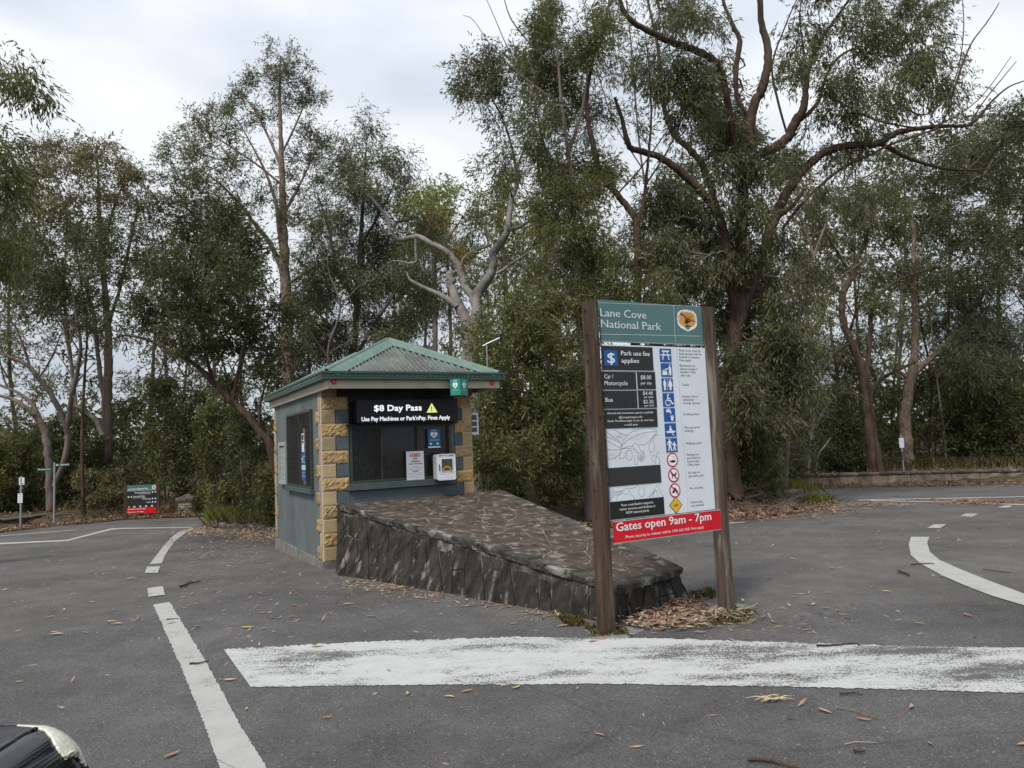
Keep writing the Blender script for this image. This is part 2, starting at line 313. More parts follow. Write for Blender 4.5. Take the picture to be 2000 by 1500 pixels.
# ================================================================== text and print
_tc = {}
def text_mesh(s):
    if s in _tc: return _tc[s]
    c = bpy.data.curves.new('lettering', 'FONT'); c.body = s; c.resolution_u = 2; c.align_x = 'LEFT'
    o = bpy.data.objects.new('lettering', c); me = bpy.data.meshes.new_from_object(o)
    V = np.array([v.co[:] for v in me.vertices]); F = [tuple(p.vertices) for p in me.polygons]
    bpy.data.objects.remove(o); bpy.data.curves.remove(c); bpy.data.meshes.remove(me)
    x0 = V[:, 0].min(); V[:, 0] -= x0; W = V[:, 0].max()
    _tc[s] = (V, F, W); return _tc[s]
def text(fr, s, u0, u1, z, h, v, m, parent, bold=0, name='lettering', mb=None, slope=0):
    """one line of text from u0 to u1 (u1 None: natural width), baseline z, capital height h"""
    V, F, W = text_mesh(s); k = h/.70; kx = (u1-u0)/W if u1 is not None else k*.92
    P = np.array([fr.p(u0+x*kx, v, z+y*k+slope*x*kx) for x, y, _ in V])
    q = mb or MB(); q.add(P, F)
    for dx, dy in ([(bold, 0), (0, bold), (bold, bold)] if bold else []):
        q.add(P+dx*fr.U+np.array([0, 0, dy])+fr.V*.0006*(1+(dx > 0)+2*(dy > 0)), F)
    if mb is None: return q.build(name, m, parent)
def plate(fr, pts, v0, v1, mb=None):          # polygon in (u,z) with thickness v0..v1
    q = mb or MB(); n = len(pts)
    ar = sum(pts[i][0]*pts[(i+1) % n][1]-pts[(i+1) % n][0]*pts[i][1] for i in range(n))
    if ar < 0: pts = pts[::-1]
    q.prism([fr.p(u, v0, z) for u, z in pts], fr.V*(v1-v0)); return q
def circ(u, z, r, n=20, rz=None, a0=0, a1=360): return [(u+r*math.cos(math.radians(a0+(a1-a0)*i/(n if a1-a0 == 360 else n-1))), z+(rz or r)*math.sin(math.radians(a0+(a1-a0)*i/(n if a1-a0 == 360 else n-1)))) for i in range(n)]
def stroke(fr, pts, w, v, mb, closed=False, th=.0006):
    """thin printed line through (u,z) points"""
    P = list(pts)+([pts[0]] if closed else [])
    for a, b in zip(P[:-1], P[1:]):
        d = np.array(b)-np.array(a); l = np.hypot(*d)
        if l < 1e-6: continue
        n_ = np.array([-d[1], d[0]])/l*w/2; e_ = d/l*w*.3; a_ = np.array(a)-e_; b_ = np.array(b)+e_
        mb.add([fr.p(*(a_+n_)[:1], v, (a_+n_)[1]), fr.p((a_-n_)[0], v, (a_-n_)[1]), fr.p((b_-n_)[0], v, (b_-n_)[1]), fr.p((b_+n_)[0], v, (b_+n_)[1])], [(0, 1, 2, 3)])
        v += 1e-5
def symbol(fr, u, z, w, h, v, shapes, m, parent, name='symbol'):
    mb = MB()
    for k, s in enumerate(shapes):
        kind, pts = s[0], s[1]
        vv = v+1e-5*k
        if kind == 'p': mb.add([fr.p(u+x*w, vv, z+y*h) for x, y in pts], [tuple(range(len(pts)))])
        elif kind == 'c': mb.add([fr.p(u+x*w, vv, z+y*h) for x, y in circ(pts[0], pts[1], pts[2]*(h/w), 14, pts[2])], [tuple(range(14))])
        elif kind == 's': stroke(fr, [(u+x*w, z+y*h) for x, y in pts], s[2]*w, vv, mb)
    return mb.build(name, m, parent)
PIC = dict(
 picnic=[('p', [(.18, .76), (.82, .76), (.82, .86), (.18, .86)]), ('p', [(.05, .48), (.95, .48), (.95, .56), (.05, .56)]), ('s', [(.37, .78), (.22, .18)], .08), ('s', [(.63, .78), (.78, .18)], .08)],
 bbq=[('p', [(.10, .12), (.52, .12), (.52, .40), (.10, .40)]), ('s', [(.12, .48), (.5, .48)], .05), ('c', [.80, .85, .07]), ('p', [(.72, .76), (.88, .76), (.92, .45), (.90, .10), (.80, .10), (.79, .42), (.72, .10), (.64, .10), (.70, .5)]), ('s', [(.74, .70), (.58, .58), (.36, .58)], .06)],
 toilets=[('c', [.25, .87, .07]), ('p', [(.13, .78), (.37, .78), (.37, .42), (.33, .42), (.33, .10), (.17, .10), (.17, .42), (.13, .42)]), ('s', [(.5, .08), (.5, .95)], .03), ('c', [.75, .87, .07]), ('p', [(.65, .78), (.85, .78), (.95, .42), (.84, .36), (.82, .10), (.68, .10), (.66, .36), (.55, .42)])],
 wheelchair=[('c', [.48, .87, .08]), ('s', [(.43, .76), (.43, .45), (.68, .45), (.82, .2), (.92, .24)], .09), ('s', [(.45, .62), (.66, .6)], .07), ('s', [(.32, .50), (.22, .40), (.20, .26), (.28, .13), (.42, .08), (.56, .12), (.63, .24)], .06)],
 tap=[('p', [(.2, .70), (.2, .84), (.36, .84), (.36, .90), (.24, .90), (.24, .95), (.60, .95), (.60, .90), (.48, .90), (.48, .84), (.60, .82), (.66, .70), (.66, .58), (.56, .58), (.56, .68), (.50, .70)]), ('p', [(.56, .36), (.86, .36), (.86, .44), (.56, .44)]), ('p', [(.58, .34), (.84, .34), (.80, .06), (.62, .06)])],
 boat=[('c', [.48, .76, .07]), ('p', [(.40, .68), (.56, .68), (.60, .45), (.36, .45)]), ('p', [(.06, .42), (.94, .42), (.84, .28), (.16, .28)]), ('s', [(.50, .62), (.66, .44), (.54, .3)], .05), ('s', [(.6, .26), (.74, .08)], .06)],
 walkers=[('c', [.30, .90, .065]), ('p', [(.2, .82), (.4, .82), (.42, .48), (.52, .10), (.42, .08), (.32, .42), (.26, .08), (.16, .08), (.22, .5)]), ('s', [(.20, .78), (.12, .52)], .06), ('s', [(.40, .78), (.54, .56)], .06), ('c', [.72, .70, .055]), ('p', [(.64, .63), (.8, .63), (.80, .38), (.88, .10), (.79, .08), (.72, .34), (.66, .08), (.57, .10), (.66, .4)]), ('s', [(.64, .6), (.54, .5)], .05), ('s', [(.80, .6), (.90, .42)], .05)],
 fish=[('p', circ(.55, .38, .26, 16, .11)), ('p', [(.34, .38), (.2, .50), (.2, .27)]), ('s', [(.45, .78), (.72, .72), (.80, .45)], .015)],
 dog=[('p', [(.30, .56), (.62, .58), (.70, .74), (.76, .66), (.86, .64), (.82, .56), (.72, .54), (.70, .44), (.70, .24), (.63, .24), (.62, .42), (.40, .42), (.34, .24), (.26, .24), (.32, .44), (.26, .52), (.18, .70), (.24, .70)])],
 tent=[('p', [(.14, .30), (.44, .74), (.52, .74), (.86, .34), (.60, .30), (.50, .52), (.42, .30)])],
 swim=[('c', [.66, .60, .06]), ('s', [(.25, .62), (.45, .50), (.60, .52)], .07), ('s', [(.2, .36), (.4, .44), (.55, .36), (.74, .42)], .06), ('s', [(.35, .36), (.45, .52)], .07), ('s', [(.62, .48), (.78, .50)], .05)])

# ================================================================== ground
def in_poly(X, Y, P):
    P = np.array(P)[:, :2]; c = np.zeros(X.shape, bool); j = len(P)-1
    for i in range(len(P)):
        a = (P[i, 1] > Y) != (P[j, 1] > Y)
        with np.errstate(divide='ignore', invalid='ignore'):
            c ^= a & (X < (P[j, 0]-P[i, 0])*(Y-P[i, 1])/(P[j, 1]-P[i, 1]+1e-12)+P[i, 0])
        j = i
    return c
def dist_poly(X, Y, P):
    P = np.array(P)[:, :2]; D = np.full(X.shape, 1e9)
    for i in range(len(P)):
        a, b = P[i], P[(i+1) % len(P)]; d = b-a; L2 = d@d+1e-12
        t = np.clip(((X-a[0])*d[0]+(Y-a[1])*d[1])/L2, 0, 1)
        D = np.minimum(D, np.hypot(X-a[0]-t*d[0], Y-a[1]-t*d[1]))
    return D
far_edge = [gr(*p) for p in [(-520, 1090), (-200, 1056), (0, 1041), (106, 1028), (238, 1016), (330, 1012), (414, 1009), (432, 1014), (400, 1022), (395, 1027), (420, 1031), (532, 1040), (700, 1042), (900, 1046), (1080, 1042), (1150, 1034), (1280, 1025), (1400, 1015), (1480, 1012), (1560, 1004), (1625, 991), (1612, 973), (1562, 956), (1650, 953.5), (1800, 950), (2000, 946.5), (2400, 939)]]
asph = [(-30, -20), (-34, 16)] + [(p[0], p[1]) for p in far_edge] + [(40, 22), (40, -20)]
rng = np.random.default_rng(5)
def vnoise(X, Y, s, seed=0):
    r = np.random.default_rng(seed); out = 0
    for k in range(5):
        a, b, ph = r.uniform(-1, 1, 3); f = s*(1+k*.7); out = out+np.sin(X*f*math.cos(a*3.1)+Y*f*math.sin(a*3.1)+ph*6)*(1/(1+k*.6))
    return out/2.2
def fl_h(X, Y):
    ins = in_poly(X, Y, asph); D = dist_poly(X, Y, asph)
    s_ = np.clip((D-1.5)/.45, 0, 1); bank = .02+.32*s_*s_*(3-2*s_)+.05*vnoise(X, Y, 1.7, 3)*s_+np.clip(D-12, 0, 60)*.02*(Y > 5)
    return gza(Y)+np.where(ins, -.06, bank)
xs = np.unique(np.concatenate([np.arange(-34, 34.1, .4), np.linspace(-400, -34, 24), np.linspace(34, 400, 24)]))
ys = np.unique(np.concatenate([[-60, -40, -20, 0, 5], np.arange(8, 40.1, .4), np.linspace(40, 600, 36)]))
XX, YY = np.meshgrid(xs, ys); ZZ = fl_h(XX, YY)
V = np.stack([XX, YY, ZZ], -1).reshape(-1, 3); nx = len(xs)
ii, jj = np.meshgrid(np.arange(nx-1), np.arange(len(ys)-1)); a = (jj*nx+ii).ravel()
g = objnp('ground', V, np.stack([a, a+1, a+nx+1, a+nx], 1), soil, smooth=True); g['kind'] = 'structure'
# asphalt: the polygon cut into strips at the breaks of slope
def clip_poly(P, axis, val, keep_less):
    out = []
    for i in range(len(P)):
        a, b = P[i], P[(i+1) % len(P)]; ia = (a[axis] < val) == keep_less; ib = (b[axis] < val) == keep_less
        if ia: out.append(a)
        if ia != ib:
            t = (val-a[axis])/(b[axis]-a[axis]); out.append(tuple(a[k]+t*(b[k]-a[k]) for k in range(2)))
    return out
def sheet(P, dz, name, m, kind='structure', label=None, step=None):
    mb = MB(); P = [(p[0], p[1]) for p in P]
    cuts = [9.3, 25.3]
    y0, y1 = min(p[1] for p in P), max(p[1] for p in P)
    lo = y0-1
    for c in cuts+[y1+1]:
        if c <= y0: lo = c; continue
        Q = clip_poly(clip_poly(P, 1, c, True), 1, lo, False); lo = c
        if len(Q) >= 3:
            ar = sum(Q[i][0]*Q[(i+1) % len(Q)][1]-Q[(i+1) % len(Q)][0]*Q[i][1] for i in range(len(Q)))
            if ar < 0: Q = Q[::-1]
            mb.add([(x, y, gz(x, y)+dz) for x, y in Q], [tuple(range(len(Q)))])
        if c > y1: break
    o = mb.build(name, m); o['kind'] = kind
    if label: o['label'] = label
    return o
sheet(asph, 0, 'road', asphalt)
nearp = [gr(*p) for p in [(-500, 1345), (-200, 1290), (0, 1253), (120, 1236), (240, 1212), (360, 1188), (440, 1165), (560, 1150), (650, 1155), (1050, 1215), (1180, 1236), (1420, 1205), (1700, 1180), (1900, 1180), (2300, 1200)]]
sheet([(-9, -4)]+nearp+[(9, -4)], .004, 'road_patch', asphalt_dk)
ML = .009
def mark(name, pts, m, dz=ML, label=None): return sheet([gr(*p) for p in pts], dz, 'road_marking', m)
def dens(a, n):
    out = []
    for p, q in zip(a[:-1], a[1:]): out += [(p[0]+(q[0]-p[0])*i/n, p[1]+(q[1]-p[1])*i/n) for i in range(n)]
    return out+[a[-1]]
# stop bar (built with a slightly ragged edge)
rr = random.Random(3)
def rag(P, amp, n=6): return [(x+rr.uniform(-amp, amp)*.6, y+rr.uniform(-amp, amp)*.5) for x, y in dens(P, n)]
top = rag([(438, 1270), (700, 1256), (1000, 1246), (1300, 1249), (1700, 1262), (2000, 1268), (2500, 1285)], 3.2, 60)
bot = rag([(2500, 1385), (2000, 1356), (1600, 1345), (1200, 1338), (800, 1340), (490, 1344)], 2.2, 60)
mark('stop', top+bot, paint_old)
lft = rag([(299, 1183), (352, 1300), (404, 1430), (428, 1500), (520, 1800)], 2.6, 55)
rgt = rag([(700, 1800), (520, 1500), (470, 1420), (400, 1290), (332, 1178)], 2.6, 55)
mark('line', lft+rgt, paint_new)
mark('dash', [(288, 1150), (318, 1146), (322, 1163), (290, 1167)], paint_new)
mark('dash', [(283, 1120), (287, 1108), (313, 1107), (308, 1120)], paint_new)
mark('curve', [(292, 1103), (302, 1090), (311, 1078), (322, 1064), (334, 1051), (345, 1042), (360, 1036), (380, 1032), (376, 1036), (362, 1042), (350, 1051), (340, 1060), (331, 1072), (322, 1086), (316, 1101)], paint_new)
mark('curve', [(1779.5, 1049.6), (1775, 1064), (1779, 1085), (1799, 1103), (1844, 1127), (1892, 1148), (1940, 1166), (2000, 1184), (2300, 1262), (2300, 1235), (2000, 1161), (1925, 1133), (1880, 1115), (1835, 1095), (1816, 1079), (1811, 1061), (1815, 1049.6)], paint_new)
for q in ([(1811, 1032), (1824, 1025), (1848, 1025), (1836, 1032.5)], [(1875, 1009), (1887, 1003.5), (1910, 1004), (1899, 1010)], [(1947, 992), (1964, 988), (1979, 988), (1970, 992)],
          [(1676, 978), (1676, 976.6), (2000, 970), (2300, 966), (2300, 968), (2000, 971.4)], [(1700, 979), (1700, 977.5), (1850, 980.3), (2000, 985), (2300, 998), (2300, 1001), (2000, 987.5), (1850, 982)],
          [(1614, 979.3), (1634, 979.3), (1634, 980.6), (1614, 980.6)],
          [(0, 1064), (0, 1061), (130, 1055), (215, 1033), (240, 1031.5), (375, 1030), (375, 1031.3), (240, 1033.5), (218, 1035.5), (132, 1057.5)], [(-400, 1084), (-400, 1079), (0, 1061), (0, 1064)],
          [(0, 1048), (0, 1047), (150, 1035), (150, 1035.8)]):
    mark('m', q, paint_new)

# ================================================================== kiosk
C0 = np.array([-2.79, 10.29]); SD = np.array([-.47958, .8775]); FD = np.array([.8775, .47958])
W_, D_ = 2.41, 3.66
K = Fr(C0, FD)                                        # front: u to the right, v toward the viewer
KL = Fr(C0+D_*SD, -SD)                                # left side: u from the back corner to the front corner
KRt = Fr(C0+W_*FD, SD)                                # right side
BZ = .07; CO = .1967; NC = 12; TOPZ = BZ+CO*NC        # 2.43
ks = root('ticket_kiosk', (*C0, gz(*C0)), 'small ticket booth with green corrugated roof, blue grey walls and sandstone corner blocks', 'kiosk')
pl = MB(); pl.box(K, -.015, W_+.015, -.10, .015, -.35, BZ-.004); pl.box(KL, 0, D_-.10, -.10, .015, -.35, BZ-.004); pl.box(KRt, .10, D_, -.10, .015, -.35, BZ-.004)
pl.box(K, 0, W_, -D_, -D_+.1, -.35, BZ-.004); pl.build('plinth', concrete, ks)
wf = MB(); zt = TOPZ+.12; I = .035
# front wall with window opening .41..2.03 x 1.15..2.36
for q in ((.0+I, .41, BZ, zt), (2.03, W_-I, BZ, zt), (.41, 2.03, BZ, 1.10), (.41, 2.03, 2.36, zt)): wf.box(K, q[0], q[1], -.15, -.012, q[2], q[3])
# left wall with opening (u measured from the back corner)
wu0, wu1, wz0, wz1 = D_-2.39, D_-.56, 1.06, 2.285
for q in ((I, wu0, BZ, zt), (wu1, D_-.15, BZ, zt), (wu0, wu1, BZ, wz0), (wu0, wu1, wz1, zt)): wf.box(KL, q[0], q[1], -.15, -.012, q[2], q[3])
wf.box(KRt, .15, D_-I, -.15, -.012, BZ, zt); wf.box(K, .15, W_-.15, -D_+.012, -D_+.15, BZ, zt)
wf.build('wall', render_blue, ks)
ib = MB(); ib.box(K, .16, W_-.16, -D_+.16, -.17, .1, .14); ib.box(K, .16, W_-.16, -D_+.16, -.17, 2.50, 2.52); ib.box(K, .2, 2.2, -1.15, -.95, .14, .9); ib.box(K, .3, .9, -2.6, -2.55, 1.0, 1.8); ib.box(K, 1.1, 1.14, -1.4, -1.3, .9, 2.5)
ib.build('interior', dark_in, ks)
# corner blocks, each its own piece
def block(fr, u0, u1, vface, z0, z1, rough, seed, thick=.06):
    r = random.Random(seed); g_ = .006; u0 += g_; u1 -= g_; z0 += g_; z1 -= g_
    if not rough: MB().bev(fr, u0, u1, -thick, vface, z0, z1, .006).build('brick', sandys_v[(seed*7+seed//3) % 3], ks); return
    nu = max(3, int((u1-u0)/.035)); nz_ = 6; V = []; F = []
    for j in range(nz_+1):
        for i in range(nu+1):
            edge = i in (0, nu) or j in (0, nz_)
            V.append(fr.p(u0+(u1-u0)*i/nu, vface+(-.004 if edge else .005+r.uniform(-.004, .011)), z0+(z1-z0)*j/nz_))
    for j in range(nz_):
        for i in range(nu): a = j*(nu+1)+i; F.append((a, a+1, a+nu+2, a+nu+1))
    n0 = len(V); V += [fr.p(u0, -thick, z0), fr.p(u1, -thick, z0), fr.p(u1, -thick, z1), fr.p(u0, -thick, z1)]
    F += [tuple([n0, n0+1]+[i for i in range(nu, -1, -1)]), tuple([n0+2, n0+3]+[nz_*(nu+1)+i for i in range(nu+1)]),
          tuple([n0+3, n0]+[j*(nu+1) for j in range(nz_+1)]), tuple([n0+1, n0+2]+[j*(nu+1)+nu for j in range(nz_, -1, -1)]), (n0+3, n0+2, n0+1, n0)]
    obj('brick', V, F, sandy_v[(seed*5+seed//4) % 3], ks)
for i in range(NC):
    z0, z1 = BZ+i*CO, BZ+(i+1)*CO; lng = i % 2 == 1
    block(K, 0, .40 if lng else .21, .012, z0, z1, lng, i, .05 if i else .05)
    block(KL, D_-(.15 if lng else .31), D_-.0525, .012, z0, z1, not lng, 50+i)
    block(K, 2.10 if lng else 2.23, W_, .012, z0, z1, lng, 100+i)
    block(KL, 0, .10 if lng else .22, .012, z0, z1, not lng, 150+i)
    block(KRt, .062, .15 if lng else .31, .012, z0, z1, not lng, 250+i)
# mortar backing and slate painted infill blocks
for f_, a_, b_, c_ in ((K, .004, .205, -.045), (K, 2.235, W_-.004, -.045), (KL, D_-.145, D_-.056, -.05), (KL, .004, .095, -.05)): MB().box(f_, a_, b_, c_, .004, BZ, TOPZ).build('mortar', mortar, ks)
for i in range(0, NC, 2):
    z0, z1 = BZ+i*CO, BZ+(i+1)*CO
    MB().bev(K, .216, .405, -.01, .006, z0+.004, z1-.004).build('brick', render_navy, ks)
    MB().bev(K, 2.095, 2.224, -.01, .006, z0+.004, z1-.004).build('brick', render_navy, ks)
ap = MB(); ap.box(K, .407, 2.093, -.01, .004, BZ, 1.035); ap.build('apron', render_navy, ks)
for a_, b_ in ((.0, .22), (2.19, 2.41)): MB().box(K, a_, b_, -.14, .06, TOPZ+.004, TOPZ+.12).build('corner_beam', M('tan_timber', (.19, .13, .07), (.25, .175, .10), 9, .8), ks)
# windows
def window(fr, u0, u1, z0, z1, mull, step, inset):
    fm = MB(); t = .035
    for q in ((u0, u1, z0, z0+t), (u0, u1, z1-t, z1), (u0, u0+t, z0+t, z1-t), (u1-t, u1, z0+t, z1-t)): fm.box(fr, q[0], q[1], -.06, inset, q[2], q[3])
    wn = fm.build('window', frame_m, ks)
    for x in mull: MB().box(fr, x-.012, x+.012, -.05, inset-.012, z0+t, z1-t).build('mullion', M('grey_mullion', (.06, .055, .05), (.09, .085, .075), 8, .5), wn)
    MB().box(fr, u0+t, u1-t, -.058, -.050, z0+t, z1-t).build('pane', glass_d, wn)
    g_ = MB(); r_ = .0016; v = inset-.006
    x = u0+t+step
    while x < u1-t: g_.box(fr, x-r_, x+r_, v-.002, v, z0+t, z1-t); x += step
    z = z0+t+step
    while z < z1-t: g_.box(fr, u0+t, u1-t, v+.0005, v+.0025, z-r_, z+r_); z += step
    o = g_.build('security_mesh', wire_m, wn); o['kind'] = 'stuff'
    return wn
w1 = window(K, .412, 2.028, 1.15, 1.995, (.90, 1.48), .0254, .02)
w2 = window(KL, wu0, wu1, wz0+.02, wz1, (wu0+.92,), .0254, .03)
MB().bev(K, .37, 2.07, -.05, .07, 1.045, 1.145).build('sill', M('sill_paint', (.055, .08, .08), (.07, .095, .095), 8, .6), ks)
MB().bev(KL, wu0-.03, wu1+.03, -.05, .06, 1.0, 1.075).build('sill', M('sill_paint', (0, 0, 0)), ks)
MB().box(K, .415, 2.025, -.09, -.07, 2.0, 2.36).build('dark_panel', black_m, ks)
cu = MB(); cu.box(K, 1.83, 1.98, -.09, -.085, 1.2, 1.98); cu.build('curtain', M('grey_curtain', (.12, .12, .11), (.2, .2, .19), 12, .9, stretch=(8, 8, .3)), ks)
# roof
oL, oF, oR, oB = .10, .60, .31, .35; EZ = 2.60; TZ = EZ+.085
e0, e1, e2, e3 = (-oL, oF), (W_+oR, oF), (W_+oR, -D_-oB), (-oL, -D_-oB)        # (u,v)
ev = [e0, e1, e2, e3]; cx_ = (e0[0]+e1[0])/2; hw = (e1[0]-e0[0])/2; rise = .72
r0, r1 = (cx_+.02, oF-hw), (cx_+.02, -D_-oB+hw)
R0, R1 = K.p(*r0, TZ+rise), K.p(*r1, TZ+rise); E = [K.p(a, b, TZ) for a, b in ev]
def corr(A, B, T0, T1, n, name='roof_sheet'):
    """corrugated slope: eave A->B, ridge T0->T1 ; waves run up the slope"""
    A, B, T0, T1 = map(np.array, (A, B, T0, T1)); nrm = np.cross(B-A, T0-A); nrm /= np.linalg.norm(nrm)
    if nrm[2] < 0: nrm = -nrm
    ed = (B-A)/np.linalg.norm(B-A); L = np.linalg.norm(B-A); up = np.cross(nrm, ed)
    if up[2] < 0: up = -up
    a0 = (T0-A)@ed; a1 = (T1-A)@ed; H = (T0-A)@up; V = []; F = []
    for i in range(n+1):
        s = L*i/n; h = H*min(1, s/a0 if a0 > 1e-6 else 1, (L-s)/(L-a1) if L-a1 > 1e-6 else 1); h = max(h, .001)
        wv = .016*math.cos(i*math.pi/2.0)
        V += [A+ed*s+nrm*wv-up*.03, A+ed*s+nrm*wv+up*h]
    for i in range(n): F.append((2*i, 2*i+2, 2*i+3, 2*i+1))
    o = obj(name, V, F, roof_m, ks, smooth=True)
    md = o.modifiers.new('s', 'SOLIDIFY'); md.thickness = .002
    return o
corr(E[0], E[1], R0, R0, 37*4); corr(E[3], E[0], R1, R0, 62*4); corr(E[1], E[2], R0, R1, 62*4); corr(E[2], E[3], R1, R1, 37*4)
def cap(A, B, w=.17):
    A, B = np.array(A), np.array(B); d = (B-A)/np.linalg.norm(B-A); side = np.cross(d, [0, 0, 1]); side /= np.linalg.norm(side); up = np.cross(side, d)
    V = []; F = []; prof = [(-w, -.055), (-w*.5, .0), (-.03, .028), (-.018, .052), (.018, .052), (.03, .028), (w*.5, .0), (w, -.055)]
    for P in (A, B):
        for a_, b_ in prof: V.append(P+side*a_+up*(b_+.012))
    for i in range(len(prof)-1): F.append((i, i+1, i+1+len(prof), i+len(prof)))
    o = obj('ridge_cap', V, F, ridge_m, ks); md = o.modifiers.new('s', 'SOLIDIFY'); md.thickness = .003
for a_, b_ in ((E[0]*.95+R0*.05, R0), (E[1]*.95+R0*.05, R0), (E[2]*.95+R1*.05, R1), (E[3]*.95+R1*.05, R1), (R0-np.array([0, 0, .02]), R1-np.array([0, 0, .02]))): cap(a_, b_)
# gutter, fascia, soffit
def rim(name, o0, o1, z0, z1, m, hollow=None):
    q = MB(); a, b, c, d = (-oL-o1, W_+oR+o1, oF+o1, -D_-oB-o1); a2, b2, c2, d2 = (-oL-o0, W_+oR+o0, oF+o0, -D_-oB-o0)
    q.box(K, a, b, c2, c, z0, z1); q.box(K, a, b, d, d2, z0, z1); q.box(K, a, a2, d2, c2, z0, z1); q.box(K, b2, b, d2, c2, z0, z1)
    return q.build(name, m, ks)
g1 = MB()
def gut(o0, o1, z0, z1):
    a, b, c, d = (-oL-o1, W_+oR+o1, oF+o1, -D_-oB-o1); a2, b2, c2, d2 = (-oL-o0, W_+oR+o0, oF+o0, -D_-oB-o0)
    g1.box(K, a, b, c2, c, z0, z1); g1.box(K, a, b, d, d2, z0, z1); g1.box(K, a, a2, d2, c2, z0, z1); g1.box(K, b2, b, d2, c2, z0, z1)
gut(-.05, .012, 2.625, 2.635); gut(.012, .020, 2.630, 2.712); gut(.014, .034, 2.712, 2.742); g1.build('gutter', gutter_m, ks)
for k_ in range(5): MB().box(K, .2+k_*.62, .225+k_*.62, oF+.0345, oF+.037, 2.628, 2.712).build('gutter_bracket', gutter_m, ks)
rim('fascia', -.11, -.06, 2.505, 2.624, fascia_m)
so_ = MB(); so_.box(K, -oL+.11, W_+oR-.11, -D_-oB+.11, oF-.11, 2.558, 2.568); so_.build('soffit', M('dark_soffit', (.03, .028, .025), (.05, .045, .04), 5, .9), ks)
hd = MB(); hd.box(K, .23, 2.18, -.05, -.011, 2.365, 2.556); hd.build('recess_shade', black_m, ks)  # black sheet on the wall paints in the shade of the recess under the soffit
for px_ in (652, 961):
    u, z = K.px(px_, 748 if px_ > 900 else 745.5, oF-.06)
    q = MB(); plate(K, circ(u, z, .038, 20), oF-.0595, oF-.045, q); rf = q.build('reflector', red_refl, ks)
    q = MB(); plate(K, circ(u, z, .009, 10), oF-.0445, oF-.040, q); q.build('screw', galv, rf)
# led board
lv = .20; f0, f1 = .475, 2.085
MB().bev(K, f0, f1, -.04, lv, 2.02, 2.372, .008).build('led_board', black_m, ks)
MB().box(K, .36, 2.13, .0135, .10, 1.992, 2.015).build('board_bracket', black_m, ks)
led = emit('led_white', (.93, .96, 1), .5); ledy = emit('led_yellow', (.93, .95, .30), .42)
def ktext(s, p0, p1, hpx, m, bold=0, fr=K, v=lv, par=ks):
    u0, z0 = fr.px(*p0, v); u1, z1 = fr.px(*p1, v); _, zt_ = fr.px(p0[0], p0[1]-hpx, v)
    return text(fr, s, u0, u1, (z0+z1)/2, zt_-z0, v+.003, m, par, bold)
ktext('$8 Day Pass', (730.5, 802.5), (823, 802.5), 11.5, led, .006)
ktext("Use Pay Machines or Park'nPay. Fines Apply", (706, 821.5), (878.5, 820), 8, led, .003)
T = [K.px(833, 806, lv), K.px(854.5, 805.5, lv), K.px(843, 787, lv)]
q = MB(); q.add([K.p(u, lv+.002, z) for u, z in T], [(0, 1, 2)]); wt = q.build('warning_triangle', ledy, ks)
u, z = K.px(843, 802.5, lv); q = MB(); q.add([K.p(u+a*.8, lv+.0035, z+b) for a, b in ((-.007, .018), (.007, .018), (.011, .062), (-.011, .062))], [(0, 1, 2, 3)]); q.add([K.p(a, lv+.0035, b) for a, b in circ(u, z+.003, .009, 10)], [tuple(range(10))]); q.build('exclamation_mark', black_t, wt)
# 1080 notice
ns_u0, ns_z1 = K.px(793, 882, .03); ns_u1, ns_z0 = K.px(829, 937.5, .03)
nt_ = MB().box(K, ns_u0, ns_u1, .028, .032, ns_z0, ns_z1).build('poison_notice', white_pl, ks)
Wn = ns_u1-ns_u0; Hn = ns_z1-ns_z0
for s, y, h, x0, x1 in (('1080', .80, .125, .22, .78), ('FOX', .725, .045, .38, .62), ('POISON', .625, .055, .28, .74), ('LAID IN THIS AREA', .555, .035, .12, .90), ('DANGER TO', .475, .02, .3, .7), ('DOGS AND OTHER ANIMALS', .425, .022, .1, .9), ('DO NOT TOUCH BAITS', .37, .022, .1, .9), ('WARNING', .305, .035, .32, .68), ('PENALTIES APPLY FOR REMOVAL', .235, .025, .06, .94), ('KEEP PETS OUT OF THIS AREA', .175, .025, .08, .92), ('FOR FURTHER INFORMATION CONTACT', .11, .022, .06, .94), ('NPWS', .05, .02, .48, .64)):
    text(K, s, ns_u0+Wn*x0, ns_u0+Wn*x1, ns_z0+Hn*y, Hn*h, .0335, red_t if h > .021 else black_t, nt_, .0015 if h > .03 else 0)
# AED poster behind the mesh (hung on it)
a0, az1 = K.px(835, 838, .02); a1, az0 = K.px(860, 874, .02)
po = MB().box(K, a0, a1, .021, .024, az0, az1).build('poster', blue_k, ks); w5 = a1-a0; h5 = az1-az0
symbol(K, a0+w5*.2, az0+h5*.50, w5*.6, h5*.34, .0246, [('p', [(.5, 0), (.95, .45), (1, .75), (.85, .98), (.65, .98), (.5, .85), (.35, .98), (.15, .98), (0, .75), (.05, .45)])], white_t, po)
symbol(K, a0+w5*.3, az0+h5*.54, w5*.4, h5*.24, .0252, [('p', [(.6, 1), (.2, .45), (.48, .45), (.35, 0), (.8, .6), (.52, .6)])], blue_k, po)
text(K, 'AED', a0+w5*.3, a0+w5*.7, az0+h5*.87, h5*.08, .0247, white_t, po); text(K, 'DEFIBRILLATOR', a0+w5*.12, a0+w5*.88, az0+h5*.38, h5*.06, .0247, white_t, po)
for xx in (.22, .78): symbol(K, a0+w5*(xx-.1), az0+h5*.15, w5*.2, h5*.13, .0247, [('c', [.5, .5, .45])], white_t, po)
MB().box(K, a0, a1, .0247, .0255, az0, az0+h5*.07).build('border_strip', white_t, po)
